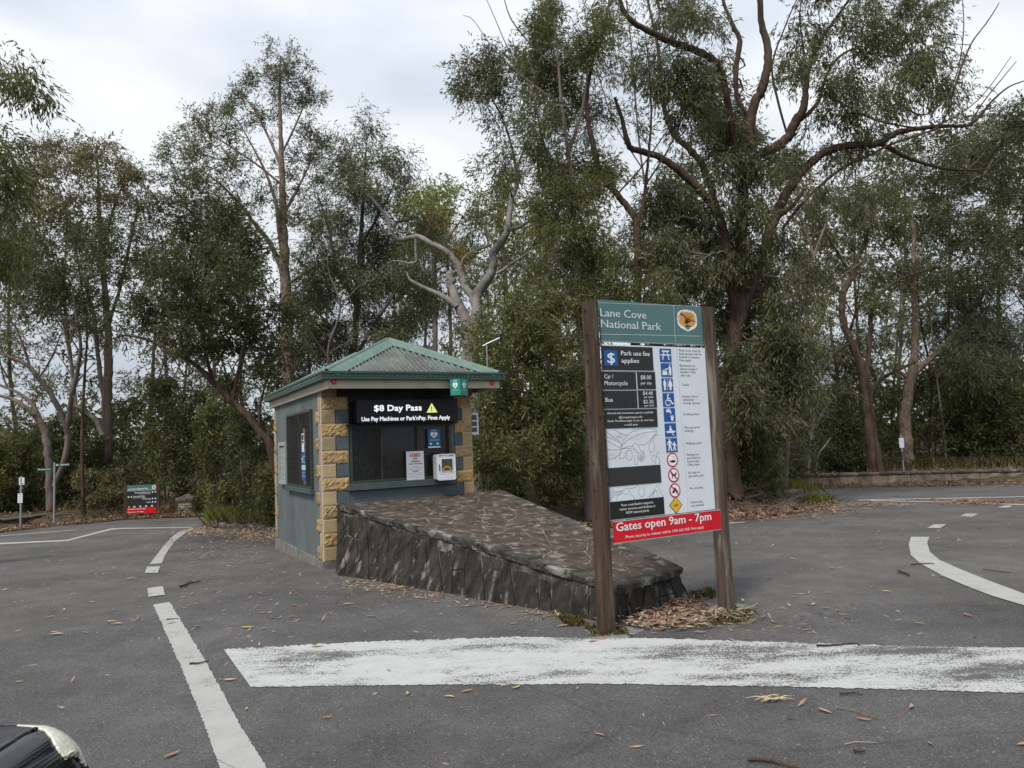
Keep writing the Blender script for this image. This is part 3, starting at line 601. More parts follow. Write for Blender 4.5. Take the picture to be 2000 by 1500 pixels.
# AED cabinet
c0u, _ = K.px(853, 900, .24); c1u, cz1 = K.px(888.5, 886, .24); _, cz0 = K.px(888, 936.5, .24); _, _ = K.px(845, 930, .24)
_, czt = K.px(853, 887, .24)
cz1 = max(cz1, czt)-.004
aed = root('defibrillator_cabinet', K.p((c0u+c1u)/2, .05, cz0), 'white defibrillator cabinet with orange-handled kit behind its clear door, beside the front window', 'cabinet')
def rbox(fr, u0, u1, v0, v1, z0, z1, r, n=4):
    pts = []
    for cx, cz, a in ((u1-r, z1-r, 0), (u0+r, z1-r, 90), (u0+r, z0+r, 180), (u1-r, z0+r, 270)):
        for k in range(n+1): t = math.radians(a+90*k/n); pts.append((cx+r*math.cos(t), cz+r*math.sin(t)))
    return plate(fr, pts, v0, v1)
rbox(K, c0u+.004, c1u-.004, .075, .235, cz0+.004, cz1-.004, .03).build('case', M('pale_grey_plastic', (.42, .45, .45), (.47, .5, .5), 6, .4), aed)
dw, dh = c1u-c0u, cz1-cz0
dr = rbox(K, c0u, c1u, .237, .255, cz0, cz1, .028).build('door', white_pl, aed)
q = MB(); q.box(K, c0u+dw*.20, c0u+dw*.84, .256, .262, cz0+dh*.33, cz0+dh*.84); q.build('window_frame', white_pl, dr)
q = MB(); q.box(K, c0u+dw*.23, c0u+dw*.81, .2625, .264, cz0+dh*.36, cz0+dh*.81); q.build('window', M('smoky_pane', (.055, .06, .045), (.075, .08, .06), 9, .2), dr)
q = MB(); pts = circ(c0u+dw*.5, cz0+dh*.36, .062, 16, None, 0, 180); stroke(K, pts, .026, .2655, q); q.build('carry_handle', M('orange_handle', (.5, .22, .02)), dr)
q = MB(); q.box(K, c0u+dw*.09, c0u+dw*.11, .256, .272, cz0+dh*.37, cz0+dh*.62); q.build('door_handle', black_t, dr)
q = MB(); q.box(K, c0u+dw*.08, c0u+dw*.26, .2556, .2570, cz0+dh*.925, cz0+dh*.965); q.box(K, c0u+dw*.66, c0u+dw*.92, .2556, .2570, cz0+dh*.925, cz0+dh*.965); q.box(K, c0u+dw*.27, c0u+dw*.65, .2556, .2568, cz0+dh*.945, cz0+dh*.965); q.build('green_stripe', M('stripe_green', (.02, .2, .19)), dr)
text(K, 'CALL 000 FOR EMERGENCY', c0u+dw*.12, c0u+dw*.88, cz0+dh*.875, dh*.03, .2566, red_t, dr)
text(K, 'AED inside', c0u+dw*.12, c0u+dw*.34, cz0+dh*.22, dh*.03, .2566, black_t, dr); text(K, 'In an emergency open door', c0u+dw*.42, c0u+dw*.9, cz0+dh*.24, dh*.022, .2566, grey_l, dr)
text(K, 'and take the defibrillator', c0u+dw*.42, c0u+dw*.9, cz0+dh*.17, dh*.022, .2566, grey_l, dr); text(K, 'This unit is monitored at all times', c0u+dw*.15, c0u+dw*.85, cz0+dh*.035, dh*.02, .2566, red_t, dr)
q = MB(); stroke(K, [(c0u+dw*.38, cz0+dh*.1), (c0u+dw*.38, cz0+dh*.27), (c0u+dw*.92, cz0+dh*.27), (c0u+dw*.92, cz0+dh*.1), (c0u+dw*.38, cz0+dh*.1)], .002, .2565, q); q.build('print_box', grey_l, dr)
CS = Fr(K.p(c0u+.002, .0, 0)[:2], -K.V[:2]) ; CS.o = K.p(c0u+.0035, .235, 0); 
q = MB(); q.add([CS.p(a, .001, b) for a, b in ((.04, cz0+dh*.2), (.14, cz0+dh*.2), (.14, cz0+dh*.235), (.04, cz0+dh*.235))], [(0, 1, 2, 3)]); q.build('side_stripe', M('stripe_green', (0, 0, 0)), aed)
symbol(CS, .045, cz0+dh*.45, .09, dh*.3, .001, [('p', [(.5, 0), (.95, .45), (1, .75), (.85, .98), (.65, .98), (.5, .85), (.35, .98), (.15, .98), (0, .75), (.05, .45)])], M('stripe_green', (0, 0, 0)), aed)
q = MB(); q.tube([K.p(c0u+dw*.42, .17, cz1-.004), K.p(c0u+dw*.42, .17, cz1+.03)], .026, 12); q.build('alarm_beacon', M('beacon_red', (.2, .01, .015), rough=.3), aed)
# AED wedge sign on the fascia
u0, z1 = K.px(877.5, 741, oF+.02); u1, _ = K.px(911.5, 741, oF+.02); _, z0 = K.px(880, 773, oF+.02); um, _ = K.px(897.5, 741, oF+.14)
ag = root('defibrillator_sign', K.p((u0+u1)/2, oF, z0), 'small green three-sided defibrillator sign hung on the booth fascia near its right end', 'sign')
A_, B_, C_ = K.p(u0, oF+.045, 0), K.p(um, oF+.16, 0), K.p(u1, oF+.045, 0)
MB().prism([A_+[0, 0, z0], B_+[0, 0, z0], C_+[0, 0, z0]], (0, 0, z1-z0)).build('panel', teal_d, ag)
for P_, Q_ in ((A_, B_), (B_, C_)):
    fr_ = Fr(P_[:2], (Q_-P_)[:2]); L_ = np.linalg.norm((Q_-P_)[:2])
    hh = z1-z0
    symbol(fr_, L_*.25, z0+hh*.40, L_*.5, hh*.38, .002, [('p', [(.5, 0), (.95, .45), (1, .75), (.85, .98), (.65, .98), (.5, .85), (.35, .98), (.15, .98), (0, .75), (.05, .45)])], white_t, ag)
    symbol(fr_, L_*.35, z0+hh*.47, L_*.3, hh*.24, .0028, [('p', [(.6, 1), (.2, .45), (.48, .45), (.35, 0), (.8, .6), (.52, .6)])], teal_d, ag)
    text(fr_, 'AED', L_*.3, L_*.72, z0+hh*.83, hh*.10, .002, white_t, ag); text(fr_, 'Defibrillator', L_*.2, L_*.8, z0+hh*.29, hh*.05, .002, white_t, ag); text(fr_, 'DEFIBRILLATOR', L_*.15, L_*.85, z0+hh*.12, hh*.07, .002, M('pale_green_print', (.08, .45, .36)), ag)
q = MB(); c_ = []
for k in range(14): t = k/13; c_.append(K.p(u1-.03+.30*t, oF-.05-.35*t, z0+.005-.10*math.sin(t*3.14)*.7+.10*t))
q.tube(c_, .006, 5); q.build('cable', black_t, ag)
# left wall things
def lp(px, py, v=.0): return KL.px(px, py, v)
u0, z1 = lp(548, 864, .03); u1, _ = lp(563, 864, .03); _, z0 = lp(549, 943, .03); u0, u1, z0, z1 = D_-3.06, D_-2.44, 1.09, 1.83
nb = root('notice_board', KL.p((u0+u1)/2, 0, z0), 'slim pale grey framed notice case on the booth side wall left of its window', 'notice board')
q = MB(); t = .06
for a in ((u0, u1, z0, z0+t), (u0, u1, z1-t, z1), (u0, u0+t, z0+t, z1-t), (u1-t, u1, z0+t, z1-t)): q.box(KL, a[0], a[1], -.011, .05, a[2], a[3])
q.build('frame', M('pale_grey_frame', (.30, .34, .33), (.34, .38, .37), 8, .5), nb)
MB().box(KL, u0+t, u1-t, -.011, .02, z0+t, z1-t).build('back_panel', M('notice_backing', (.17, .20, .19), (.24, .27, .255), 9, .5), nb)
for r_ in range(6):
    for c_i in range(2):
        a = u0+t+.02+c_i*.24; b = z0+t+.015+r_*.099
        MB().box(KL, a, a+.21, .0205, .0215, b, b+.085).build('paper_notice', M('faded_paper', (.26, .29, .28), (.32, .35, .33), 14, .8), nb)
u0, z1 = lp(591, 886, .036); u1, z0 = lp(602.5, 938, .036)
ps = root('fee_notice', KL.p((u0+u1)/2, .03, z0), 'tall narrow blue and white notice fixed to the mesh of the side window', 'notice')
u0, u1 = D_-1.15, D_-.90; z0, z1 = 1.20, 1.62; hh = z1-z0; ww = u1-u0
for a, b, m_ in ((.0, .38, blue_p), (.39, .56, white_pl), (.57, 1.0, blue_p)): MB().box(KL, u0, u1, .036, .040, z0+hh*a, z0+hh*b-.001).build('panel', m_, ps)
text(KL, 'PARK USE', u0+ww*.34, u0+ww*.95, z0+hh*.86, hh*.055, .041, white_t, ps); text(KL, 'FEE', u0+ww*.34, u0+ww*.7, z0+hh*.76, hh*.055, .041, white_t, ps); text(KL, 'APPLIES', u0+ww*.3, u0+ww*.95, z0+hh*.65, hh*.055, .041, white_t, ps)
text(KL, '$', u0+ww*.06, u0+ww*.27, z0+hh*.68, hh*.18, .041, white_t, ps); text(KL, 'PAY AT MACHINE', u0+ww*.08, u0+ww*.92, z0+hh*.46, hh*.04, .041, blue_p, ps)
text(KL, 'NO CASH', u0+ww*.15, u0+ww*.85, z0+hh*.25, hh*.06, .041, white_t, ps); text(KL, 'ON SITE', u0+ww*.12, u0+ww*.9, z0+hh*.12, hh*.06, .041, white_t, ps)
u0, u1 = D_-1.13, D_-.96; z0, z1 = 1.64, 1.93
pn = root('paper_notice', KL.p((u0+u1)/2, .03, z0), 'white printed paper notice on the side window mesh, directly above the blue fee notice', 'notice')
MB().box(KL, u0, u1, .036, .038, z0, z1).build('sheet', white_pl, pn); MB().box(KL, u0+.02, u1-.03, .0385, .0390, z1-.10, z1-.02).build('picture', black_t, pn); MB().box(KL, u0+.02, u1-.03, .0385, .0390, z1-.15, z1-.115).build('picture', black_t, pn)
u0, u1 = D_-1.42, D_-1.25
for z0, z1 in ((1.72, 2.02), (1.42, 1.70), (1.12, 1.40)):
    lb = {1.72: 'topmost of three plain sheets behind the side window glass', 1.42: 'middle of three plain sheets behind the side window glass', 1.12: 'lowest of three plain sheets behind the side window glass'}[z0]
    tag(MB().box(KL, u0, u1, -.047, -.044, z0, z1).build('paper_sheet', M('window_paper', (.3, .3, .28), (.38, .38, .35), 12, .8), None, origin=KL.p(u0, -.045, z0)), lb, 'paper')
# small white lattice sign frame beyond the right wall
u, z1 = K.px(921, 801, .0); u1, z0 = K.px(931, 842, 0)
fr_ = Fr(K.p(W_+.013, -.02, 0)[:2], FD)
ws = root('wall_sign_frame', fr_.p(0, 0, z0), 'narrow white frame of three dark panes sticking out beyond the booth right wall', 'sign')
zz0, zz1 = 1.80, 2.155; q = MB()
q.box(fr_, .0, .115, -.02, 0, zz0, zz0+.04); q.box(fr_, .0, .115, -.02, 0, zz1-.025, zz1); q.box(fr_, .09, .115, -.02, 0, zz0+.04, zz1-.025)
for k in (1, 2): q.box(fr_, 0, .09, -.02, 0, zz0+.04+k*.097-.02, zz0+.04+k*.097)
q.build('frame', white_pl, ws)
for k in range(3): MB().box(fr_, 0, .09, -.018, -.008, zz0+.04+k*.097, zz0+.04+k*.097+.077).build('pane', M('grey_pane', (.1, .1, .12)), ws)
# antenna on the roof
at_ = root('roof_antenna', K.p(2.35, -.9, TZ+.3), 'thin metal aerial with a bent arm rising behind the right end of the booth roof', 'antenna')
A = lambda x, y: at(x, y, 12.4)
MB().tube([A(952, 735), A(951, 690), A(950, 672)], .010, 6).build('mast', galv, at_); MB().tube([A(943, 676), A(952, 671), A(976, 660)], .014, 8).build('arm', galv, at_)
MB().tube([A(976, 672), A(979, 655), A(978, 648), A(974, 645)], .010, 6).build('whip', galv, at_); MB().tube([A(979, 668), A(979, 652)], .03, 8).build('junction_box', black_m, at_)

# ================================================================== stone island
zT0, zT1 = .86, .30
TLp = K.p(.215, .02, zT0); TRp = K.p(2.86, .02, zT0+.02)
TN = horiz(1209, 1146, zT1); TE = horiz(1326, 1109, zT1)
BN = np.array(gr(1200, 1220)); BE = np.array(gr(1356, 1176)); BL = np.array(gr(655, 1124)); BR = K.p(3.05, .02, -.05)
isl = root('stone_ramp_wall', (0, 8.5, 0), 'low wedge of dark stone with crazy paved sloping top between booth and park sign', 'stone wall')
Nup = np.cross(TN-TLp, TRp-TLp); Nup /= np.linalg.norm(Nup)
inn = lambda P, k=.03: P
dn = lambda P, k: np.array([P[0], P[1], P[2]-k])
core = MB()
cT = [dn(TLp, .05), dn(TN, .05), dn(TE, .05), dn(TRp, .05)]; cB = [np.array([p[0], p[1], -.25]) for p in (BL, BN, BE, BR)]
core.add(cT+cB, [(0, 1, 2, 3), (4, 5, 1, 0), (5, 6, 2, 1), (6, 7, 3, 2), (7, 4, 0, 3)]); core.build('core', stone_gap, isl)
_gv = [(TLp*(1-s)+TN*s)*(1-t)+(TRp*(1-s)+TE*s)*t-np.array([0, 0, .005]) for t in np.linspace(0, 1, 9) for s in np.linspace(0, 1, 13)]
obj('joint_mortar', _gv, [(j*13+i, j*13+i+1, j*13+i+14, j*13+i+13) for j in range(8) for i in range(12)], top_joint, isl)
def voronoi(w_, h_, pts, gap):
    cells = []
    for i, p in enumerate(pts):
        poly = [(0, 0), (w_, 0), (w_, h_), (0, h_)]
        for j, q in enumerate(pts):
            if i == j or abs(q[0]-p[0])+abs(q[1]-p[1]) > max(w_, h_)*.9: continue
            mx_, my_ = (p[0]+q[0])/2, (p[1]+q[1])/2; nx_, ny_ = q[0]-p[0], q[1]-p[1]; l = math.hypot(nx_, ny_); nx_ /= l; ny_ /= l
            lim = mx_*nx_+my_*ny_-gap/2; out = []
            for a in range(len(poly)):
                A_, B_ = poly[a], poly[(a+1) % len(poly)]; da = A_[0]*nx_+A_[1]*ny_-lim; db = B_[0]*nx_+B_[1]*ny_-lim
                if da <= 0: out.append(A_)
                if (da <= 0) != (db <= 0): t = da/(da-db); out.append((A_[0]+t*(B_[0]-A_[0]), A_[1]+t*(B_[1]-A_[1])))
            poly = out
            if len(poly) < 3: break
        if len(poly) >= 3: cells.append(poly)
    return cells
def bil(A, B, C, D, s, t): return (A*(1-s)+B*s)*(1-t)+(D*(1-s)+C*s)*t
def stone_cells(A, B, C, D, wm, hm, pts, gap, thick, m, name, seed, tilt=.006, round_=.012, cells=None):
    r = random.Random(seed); nrm = np.cross(B-A, D-A); nrm /= np.linalg.norm(nrm)
    for poly in (cells or voronoi(wm, hm, pts, gap)):
        n = len(poly); cx = sum(p[0] for p in poly)/n; cy = sum(p[1] for p in poly)/n
        base = r.uniform(-.4, 1)*tilt; V = []
        jit = [(r.uniform(-1, 1)*gap*.35, r.uniform(-1, 1)*gap*.35) for _ in poly]
        dense = []
        for a in range(n):
            p, q = poly[a], poly[(a+1) % n]; dense.append(p); l = math.hypot(q[0]-p[0], q[1]-p[1])
            if l > .12: dense.append(((p[0]+q[0])/2+r.uniform(-1, 1)*gap*.5, (p[1]+q[1])/2+r.uniform(-1, 1)*gap*.5))
        poly = dense; n = len(poly)
        for x, y in poly: V.append(bil(A, B, C, D, x/wm, y/hm)-nrm*thick)
        for x, y in poly: V.append(bil(A, B, C, D, x/wm, y/hm)+nrm*(base-round_))
        for x, y in poly:
            l = math.hypot(x-cx, y-cy)+1e-6; k = max(0, 1-round_*1.6/l); V.append(bil(A, B, C, D, (cx+(x-cx)*k)/wm, (cy+(y-cy)*k)/hm)+nrm*(base+r.uniform(-.3, .3)*tilt))
        V.append(bil(A, B, C, D, cx/wm, cy/hm)+nrm*(base+tilt*r.uniform(0, 1)))
        F = []
        for a in range(n): b = (a+1) % n; F += [(a, b, b+n, a+n), (a+n, b+n, b+2*n, a+2*n), (a+2*n, b+2*n, 3*n)]
        obj(name, V, F, m, isl)
r = random.Random(11)
# top: crazy paving
Lw, Ww = np.linalg.norm((TN-TLp)), 2.0; pts = []
nxc, nyc = 13, 6
for i in range(nxc):
    for j in range(nyc): pts.append(((i+.5+r.uniform(-.46, .46))*Lw/nxc, (j+.5+r.uniform(-.46, .46))*Ww/nyc))
stone_cells(TLp, TN, TE, TRp, Lw, Ww, pts, .020, .03, stone_top, 'paving_stone', 4, .006, .006)
# left side: tall irregular slabs, two rough rows at the high end
def side(A, B, C, D, seed, dens_):
    r = random.Random(seed); w_ = np.linalg.norm(B-A); h_ = .6; n = max(2, int(w_/dens_)); xs = [0]+[(i+r.uniform(-.3, .3))*w_/n for i in range(1, n)]+[w_]
    sl = [0]+[r.uniform(-.05, .05) for _ in range(n-1)]+[0]; g_ = .006; cells = []
    for i in range(n):
        a0, a1, b0, b1 = xs[i]+sl[i]+g_, xs[i+1]+sl[i+1]-g_, xs[i]-sl[i]+g_, xs[i+1]-sl[i+1]-g_      # bottom, top
        L = lambda p, q, t: p+(q-p)*t
        if r.random() < .14:
            t = r.uniform(.35, .72); t2 = t+r.uniform(-.08, .08)
            cells.append([(a0, 0), (a1, 0), (L(a1, b1, t2), h_*t2-g_), (L(a0, b0, t), h_*t-g_)]); cells.append([(L(a0, b0, t), h_*t+g_), (L(a1, b1, t2), h_*t2+g_), (b1, h_), (b0, h_)])
        else: cells.append([(a0, 0), (a1, 0), (b1, h_), (b0, h_)])
    stone_cells(A, B, C, D, w_, h_, None, .012, .07, stone_side, 'stone', seed+1, .014, .008, cells)
lowr = lambda P: np.array([P[0], P[1], P[2]-.06])
TLs, TNs, TEs, TRs = dn(TLp, .065), dn(TN, .06), dn(TE, .06), dn(TRp, .065)
side(lowr(BL), lowr(BN), TNs, TLs, 21, .235); side(lowr(BN), lowr(BE), TEs, TNs, 31, .22); side(lowr(BE), lowr(BR), TRs, TEs, 41, .3)
# coping slabs
def coping(A, B, seed, o=.035):
    r = random.Random(seed); L = np.linalg.norm(B-A); d = (B-A)/L; out = np.cross(d, [0, 0, 1]); out /= np.linalg.norm(out); x = 0
    while x < L-.02:
        l = min(r.uniform(.3, .62), L-x)
        if L-x-l < .15: l = L-x
        n = max(3, int(l/.08)); V = []; F = []; oo = o+r.uniform(-.012, .016); dz_ = r.uniform(-.008, .008)
        for i in range(n+1):
            P = A+d*(x+.006+(l-.012)*i/n); j1, j2 = r.uniform(-.012, .012), r.uniform(-.009, .009); e_ = .012 if i in (0, n) else 0
            V += [P-out*(.20+j1)+[0, 0, .002+dz_], P+out*(oo-.014-e_)+[0, 0, .022+dz_+j2*.4], P+out*(oo+j1-e_)+[0, 0, .004+dz_], P+out*(oo-.006+j2-e_)+[0, 0, -.052+dz_+j1*.5], P-out*.05+[0, 0, -.066]]
        for i in range(n):
            for k in range(4): a = i*5+k; F.append((a, a+5, a+6, a+1))
        F += [(0, 1, 2, 3, 4), tuple(n*5+k for k in (4, 3, 2, 1, 0))]
        obj('coping_stone', V, F, stone_cop, isl); x += l
coping(TLp, TN, 5); coping(TN, TE, 6, .045); coping(TE, TRp, 7)

# ================================================================== park sign
PL, PR = np.array([.73, 6.22]), np.array([1.94, 6.90])
S = Fr(PL, PR-PL)
sg = root('park_entry_sign', (*PL, 0), 'tall park entry sign of teal, black, white and red panels between two brown timber posts', 'sign')
def post(c, r_, z1, m, seed, taper=.93):
    r = random.Random(seed); n = 20; V = []; F = []; zs = np.linspace(-.1, z1, 36); wob = [r.uniform(-.0035, .0035) for _ in range(n)]
    for k, z in enumerate(zs):
        rr_ = r_*(1.06-(1.06-taper)*max(0, z)/z1)
        for i in range(n):
            a = 2*math.pi*i/n+.4; q = 1/max(abs(math.cos(a-.5)), abs(math.sin(a-.5)))**.42
            rad = rr_*q*.94+wob[i]*(1 if i % 3 else 2)+r.uniform(-.0015, .0015)
            if k == len(zs)-1: rad *= .95
            V.append((c[0]+rad*math.cos(a), c[1]+rad*math.sin(a), z-(.004 if k == len(zs)-1 and i % 4 == 0 else 0)))
    for k in range(len(zs)-1):
        for i in range(n): F.append((k*n+i, k*n+(i+1) % n, (k+1)*n+(i+1) % n, (k+1)*n+i))
    F.append(tuple((len(zs)-1)*n+i for i in range(n)))
    return obj('post', V, F, m, sg)
p1 = post(PL-S.U[:2]*.022, .069, 2.86, wood, 1); p2 = post(PR+S.U[:2]*.004, .070, 2.885, wood_g, 2)
# bolt holes down the left post
for px_, py_ in ((1141, 606), (1143.5, 655), (1146, 705), (1148.5, 755), (1151.5, 805), (1154.5, 854), (1157.5, 905), (1161, 957), (1164, 1010), (1171, 814)):
    d = ray(px_, py_); t = 6.165/d[1]; P = d*t; q = MB(); F2 = Fr(P[:2]+np.array([0, -.0]), (1, .12)); zc = EYE+P[2]
    cdir = np.array([P[0]-PL[0], P[1]-PL[1]]); 
    q.tube([np.array([P[0]+.018, 6.20, zc]), np.array([P[0], 6.142, zc])], .0075, 8); q.build('bolt_hole', black_t, p1)
V0 = .02
def pan(name, u0, u1, z0, z1, m, v0=0., v1=V0, par=sg): return MB().box(S, u0, u1, v0, v1, z0, z1).build(name, m, par)
hdp = pan('header_panel', .075, 1.30, 2.515, 2.885, teal_p)
pan('frame_rail', .08, 1.30, 2.508, 2.5145, M('pale_edge', (.3, .36, .36)), -.005, V0+.001)
pan('batten', .62, 1.28, 2.484, 2.50, black_m, -.03, -.005)
mn = pan('information_panel', .082, 1.312, .935, 2.482, white_p)
rd = pan('opening_hours_panel', .082, 1.345, .748, .925, red_p, .04, .055)
q = MB(); q.box(S, .08, 1.347, .0395, .0562, .9255, .931); q.box(S, .08, 1.347, .0395, .0562, .742, .7475); q.build('panel_edge', M('pale_edge', (0, 0, 0)), sg)
def st(s, p0, p1, cap_, m, par, bold=0, v=V0+.0015):
    """text placed between two baseline pixels"""
    u0, z0 = S.px(*p0, v); u1, z1 = S.px(*p1, v); _, zz = S.px(p0[0], p0[1]-cap_, v)
    return text(S, s, u0, u1, (z0+z1)/2, zz-z0, v, m, par, bold)
pr = M('pale_print', (.55, .62, .62))
st('Lane Cove', (1172.5, 620), (1262, 621), 15.5, pr, hdp, .0018); st('National Park', (1174, 642.5), (1291, 643), 15.5, pr, hdp, .0018)
def line(p0, p1, w_, m, par, v=V0+.0012, name='rule'):
    q = MB(); stroke(S, [S.px(*p0, v), S.px(*p1, v)], w_, v, q); return q.build(name, m, par)
line((1315.5, 595.8), (1319, 669.5), .004, pr, hdp); line((1171.5, 652.5), (1369, 656.6), .004, pr, hdp, V0+.0016); line((1168.5, 591), (1366, 598.5), .003, pr, hdp)
# emblem
eu0, ez1 = S.px(1321, 603, V0); eu1, ez0 = S.px(1363, 648.5, V0); eu0, eu1 = eu0+.0, eu1
shield = [(.5, 0), (.86, .16), (.97, .30), (1, .55), (.96, .80), (.82, .94), (.5, 1), (.18, .94), (.04, .80), (0, .55), (.03, .30), (.14, .16)]
em = symbol(S, eu0, ez0, eu1-eu0, ez1-ez0, V0+.001, [('p', shield)], white_t, hdp, 'emblem')
ew, eh = eu1-eu0, ez1-ez0
def em_s(sh, m, k, nm='symbol'): return symbol(S, eu0, ez0, ew, eh, V0+.001+.0005*k, sh, m, em, nm)
inner = [(.5+(x-.5)*.78, .56+(y-.56)*.72) for x, y in shield[1:-1]]
em_s([('p', [(.15, .28), (.32, .23), (.5, .21), (.68, .23), (.85, .28), (.9, .5), (.87, .75), (.74, .86), (.5, .895), (.26, .86), (.13, .75), (.10, .5)])], orange_p, 1)
em_s([('p', [(.36, .36), (.38, .48), (.47, .53), (.60, .50), (.68, .52), (.66, .45), (.56, .40), (.52, .36), (.42, .33)]), ('s', [(.42, .50), (.38, .66), (.30, .74), (.18, .78)], .045), ('s', [(.46, .54), (.60, .56), (.72, .52), (.88, .46)], .035),
      ('p', [(.26, .23), (.42, .27), (.5, .31), (.58, .27), (.74, .23), (.5, .21)]), ('p', [(.14, .76), (.24, .82), (.24, .73)])]
     + [('s', [(.48, .54), (.5+.17*math.cos(a), .54+.17*math.sin(a)), (.5+.33*math.cos(a), .54+.30*math.sin(a))], .008) for a in (2.2, 1.95, 1.7, 1.45, 1.2, .95, .7, .5)], black_t, 2)
em_s([('p', [(.38, .15), (.5, .07), (.62, .15), (.64, .20), (.36, .20)])], black_t, 2)
q = MB(); arc = 'NATIONAL PARKS & WILDLIFE SERVICE'
for i, ch in enumerate(arc):
    if ch == ' ': continue
    t = math.radians(205-230*i/(len(arc)-1)); xc, zc = eu0+ew*(.5+.445*math.cos(t)), ez0+eh*(.56+.385*math.sin(t)); V, F, W = text_mesh(ch); k = eh*.058/.7
    co_, si_ = math.cos(t-math.pi/2), math.sin(t-math.pi/2)
    q.add([S.p(xc+((x-W/2)*k*co_-(y-.35)*k*si_), V0+.0022, zc+((x-W/2)*k*si_+(y-.35)*k*co_)) for x, y, _ in V], F)
q.build('lettering', black_t, em)
text(S, 'NSW', eu0+ew*.41, eu0+ew*.59, ez0+eh*.12, eh*.06, V0+.0035, white_t, em)
# left column of black plates
def quad(name, pts, m, par=mn, v=V0+.001, th=.003):
    P = [S.px(*p, v) for p in pts]; us = sorted(p[0] for p in P); zs = sorted(p[1] for p in P)
    u0, u1, z0, z1 = (us[0]+us[1])/2, (us[2]+us[3])/2, (zs[0]+zs[1])/2, (zs[2]+zs[3])/2
    return MB().box(S, u0, u1, v, v+th, z0, z1).build(name, m, par), (u0, u1, z0, z1)
tv = V0+.006
fee, _ = quad('fee_plate', [(1174, 676.5), (1273.5, 677), (1276.5, 723), (1175.5, 724.5)], char_p)
bl_, (bu0, bu1, bz0, bz1) = quad('pictogram', [(1179, 684), (1205, 683.5), (1207, 714), (1181, 714.5)], blue_p, fee, V0+.0045, .001)
text(S, '$', bu0+(bu1-bu0)*.22, bu0+(bu1-bu0)*.78, bz0+(bz1-bz0)*.16, (bz1-bz0)*.66, V0+.0062, white_t, bl_, .002)
def stp(s, p0, p1, c, par, m=white_t, bold=0): return st(s, p0, p1, c, m, par, bold, tv)
stp('Park use fee', (1213, 695), (1269, 694.5), 9, fee, bold=.0002); stp('applies', (1214, 709), (1248, 708.5), 9, fee, bold=.0002)
quad('plate_edge', [(1175, 724.5), (1277, 723), (1277, 725), (1175, 726)], grey_l)
pA, _ = quad('fee_plate', [(1175.5, 726.5), (1241, 726), (1243, 760.5), (1177.5, 762)], char_p); pB, _ = quad('fee_plate', [(1243.5, 726), (1278.5, 725.5), (1281, 759.5), (1245.5, 760.5)], char_p)
pC, _ = quad('fee_plate', [(1177.5, 764), (1243.5, 762.8), (1245, 797), (1179.5, 799)], char_p); pD, _ = quad('fee_plate', [(1245.5, 762.8), (1281, 762), (1283, 796), (1247.5, 797)], char_p)
stp('Car /', (1180.5, 739.5), (1198, 739), 8.5, pA); stp('Motorcycle', (1181, 752.5), (1226, 752), 8.5, pA); stp('$8.00', (1251.5, 741), (1272, 740.5), 8, pB); stp('per day', (1252, 751), (1273, 750.5), 5.5, pB)
stp('Bus', (1182.5, 785), (1197, 784.5), 8.5, pC); stp('$4.40', (1256, 771.5), (1275, 771), 7, pD); stp('per adult', (1258, 777.5), (1276, 777), 4, pD); stp('$2.20', (1257, 788), (1276.5, 787.5), 7, pD); stp('per child', (1259, 794), (1277, 793.5), 4, pD)
quad('plate_edge', [(1177, 761.8), (1281, 760.5), (1281, 762.2), (1177, 763.5)], grey_l); quad('plate_edge', [(1179, 799), (1283, 796.8), (1283, 798.3), (1179, 800.5)], grey_l)
pE, _ = quad('notice_plate', [(1179.5, 800.5), (1283, 799), (1284, 833), (1181.5, 838)], char_p)
for s, p0, p1 in (('Annual and concession passes available', (1186, 809), (1276, 807)), ('@nswparkspass.info', (1209, 817), (1255, 816)), ('Note: Penalties apply if you do not have', (1187, 824.5), (1277, 822)), ('a valid pass', (1220, 831.5), (1246, 830.5))): stp(s, p0, p1, 4.2, pE, bold=0)
pF, _ = quad('blank_plate', [(1186, 913.5), (1289, 908.5), (1292, 943.5), (1188.5, 949.5)], M('faded_charcoal', (.030, .030, .031), (.034, .034, .035), 4, .45)); pG, _ = quad('notice_plate', [(1191, 979), (1296, 972), (1298, 1006), (1193, 1013)], M('olive_black', (.016, .017, .014), rough=.4))
for s, p0, p1 in (('Your contribution supports', (1213, 988), (1276, 984)), ('visitor services and facilities in', (1210, 996), (1280, 991.5)), ('NSW national parks', (1223, 1003), (1268, 999.5))): stp(s, p0, p1, 5, pG)
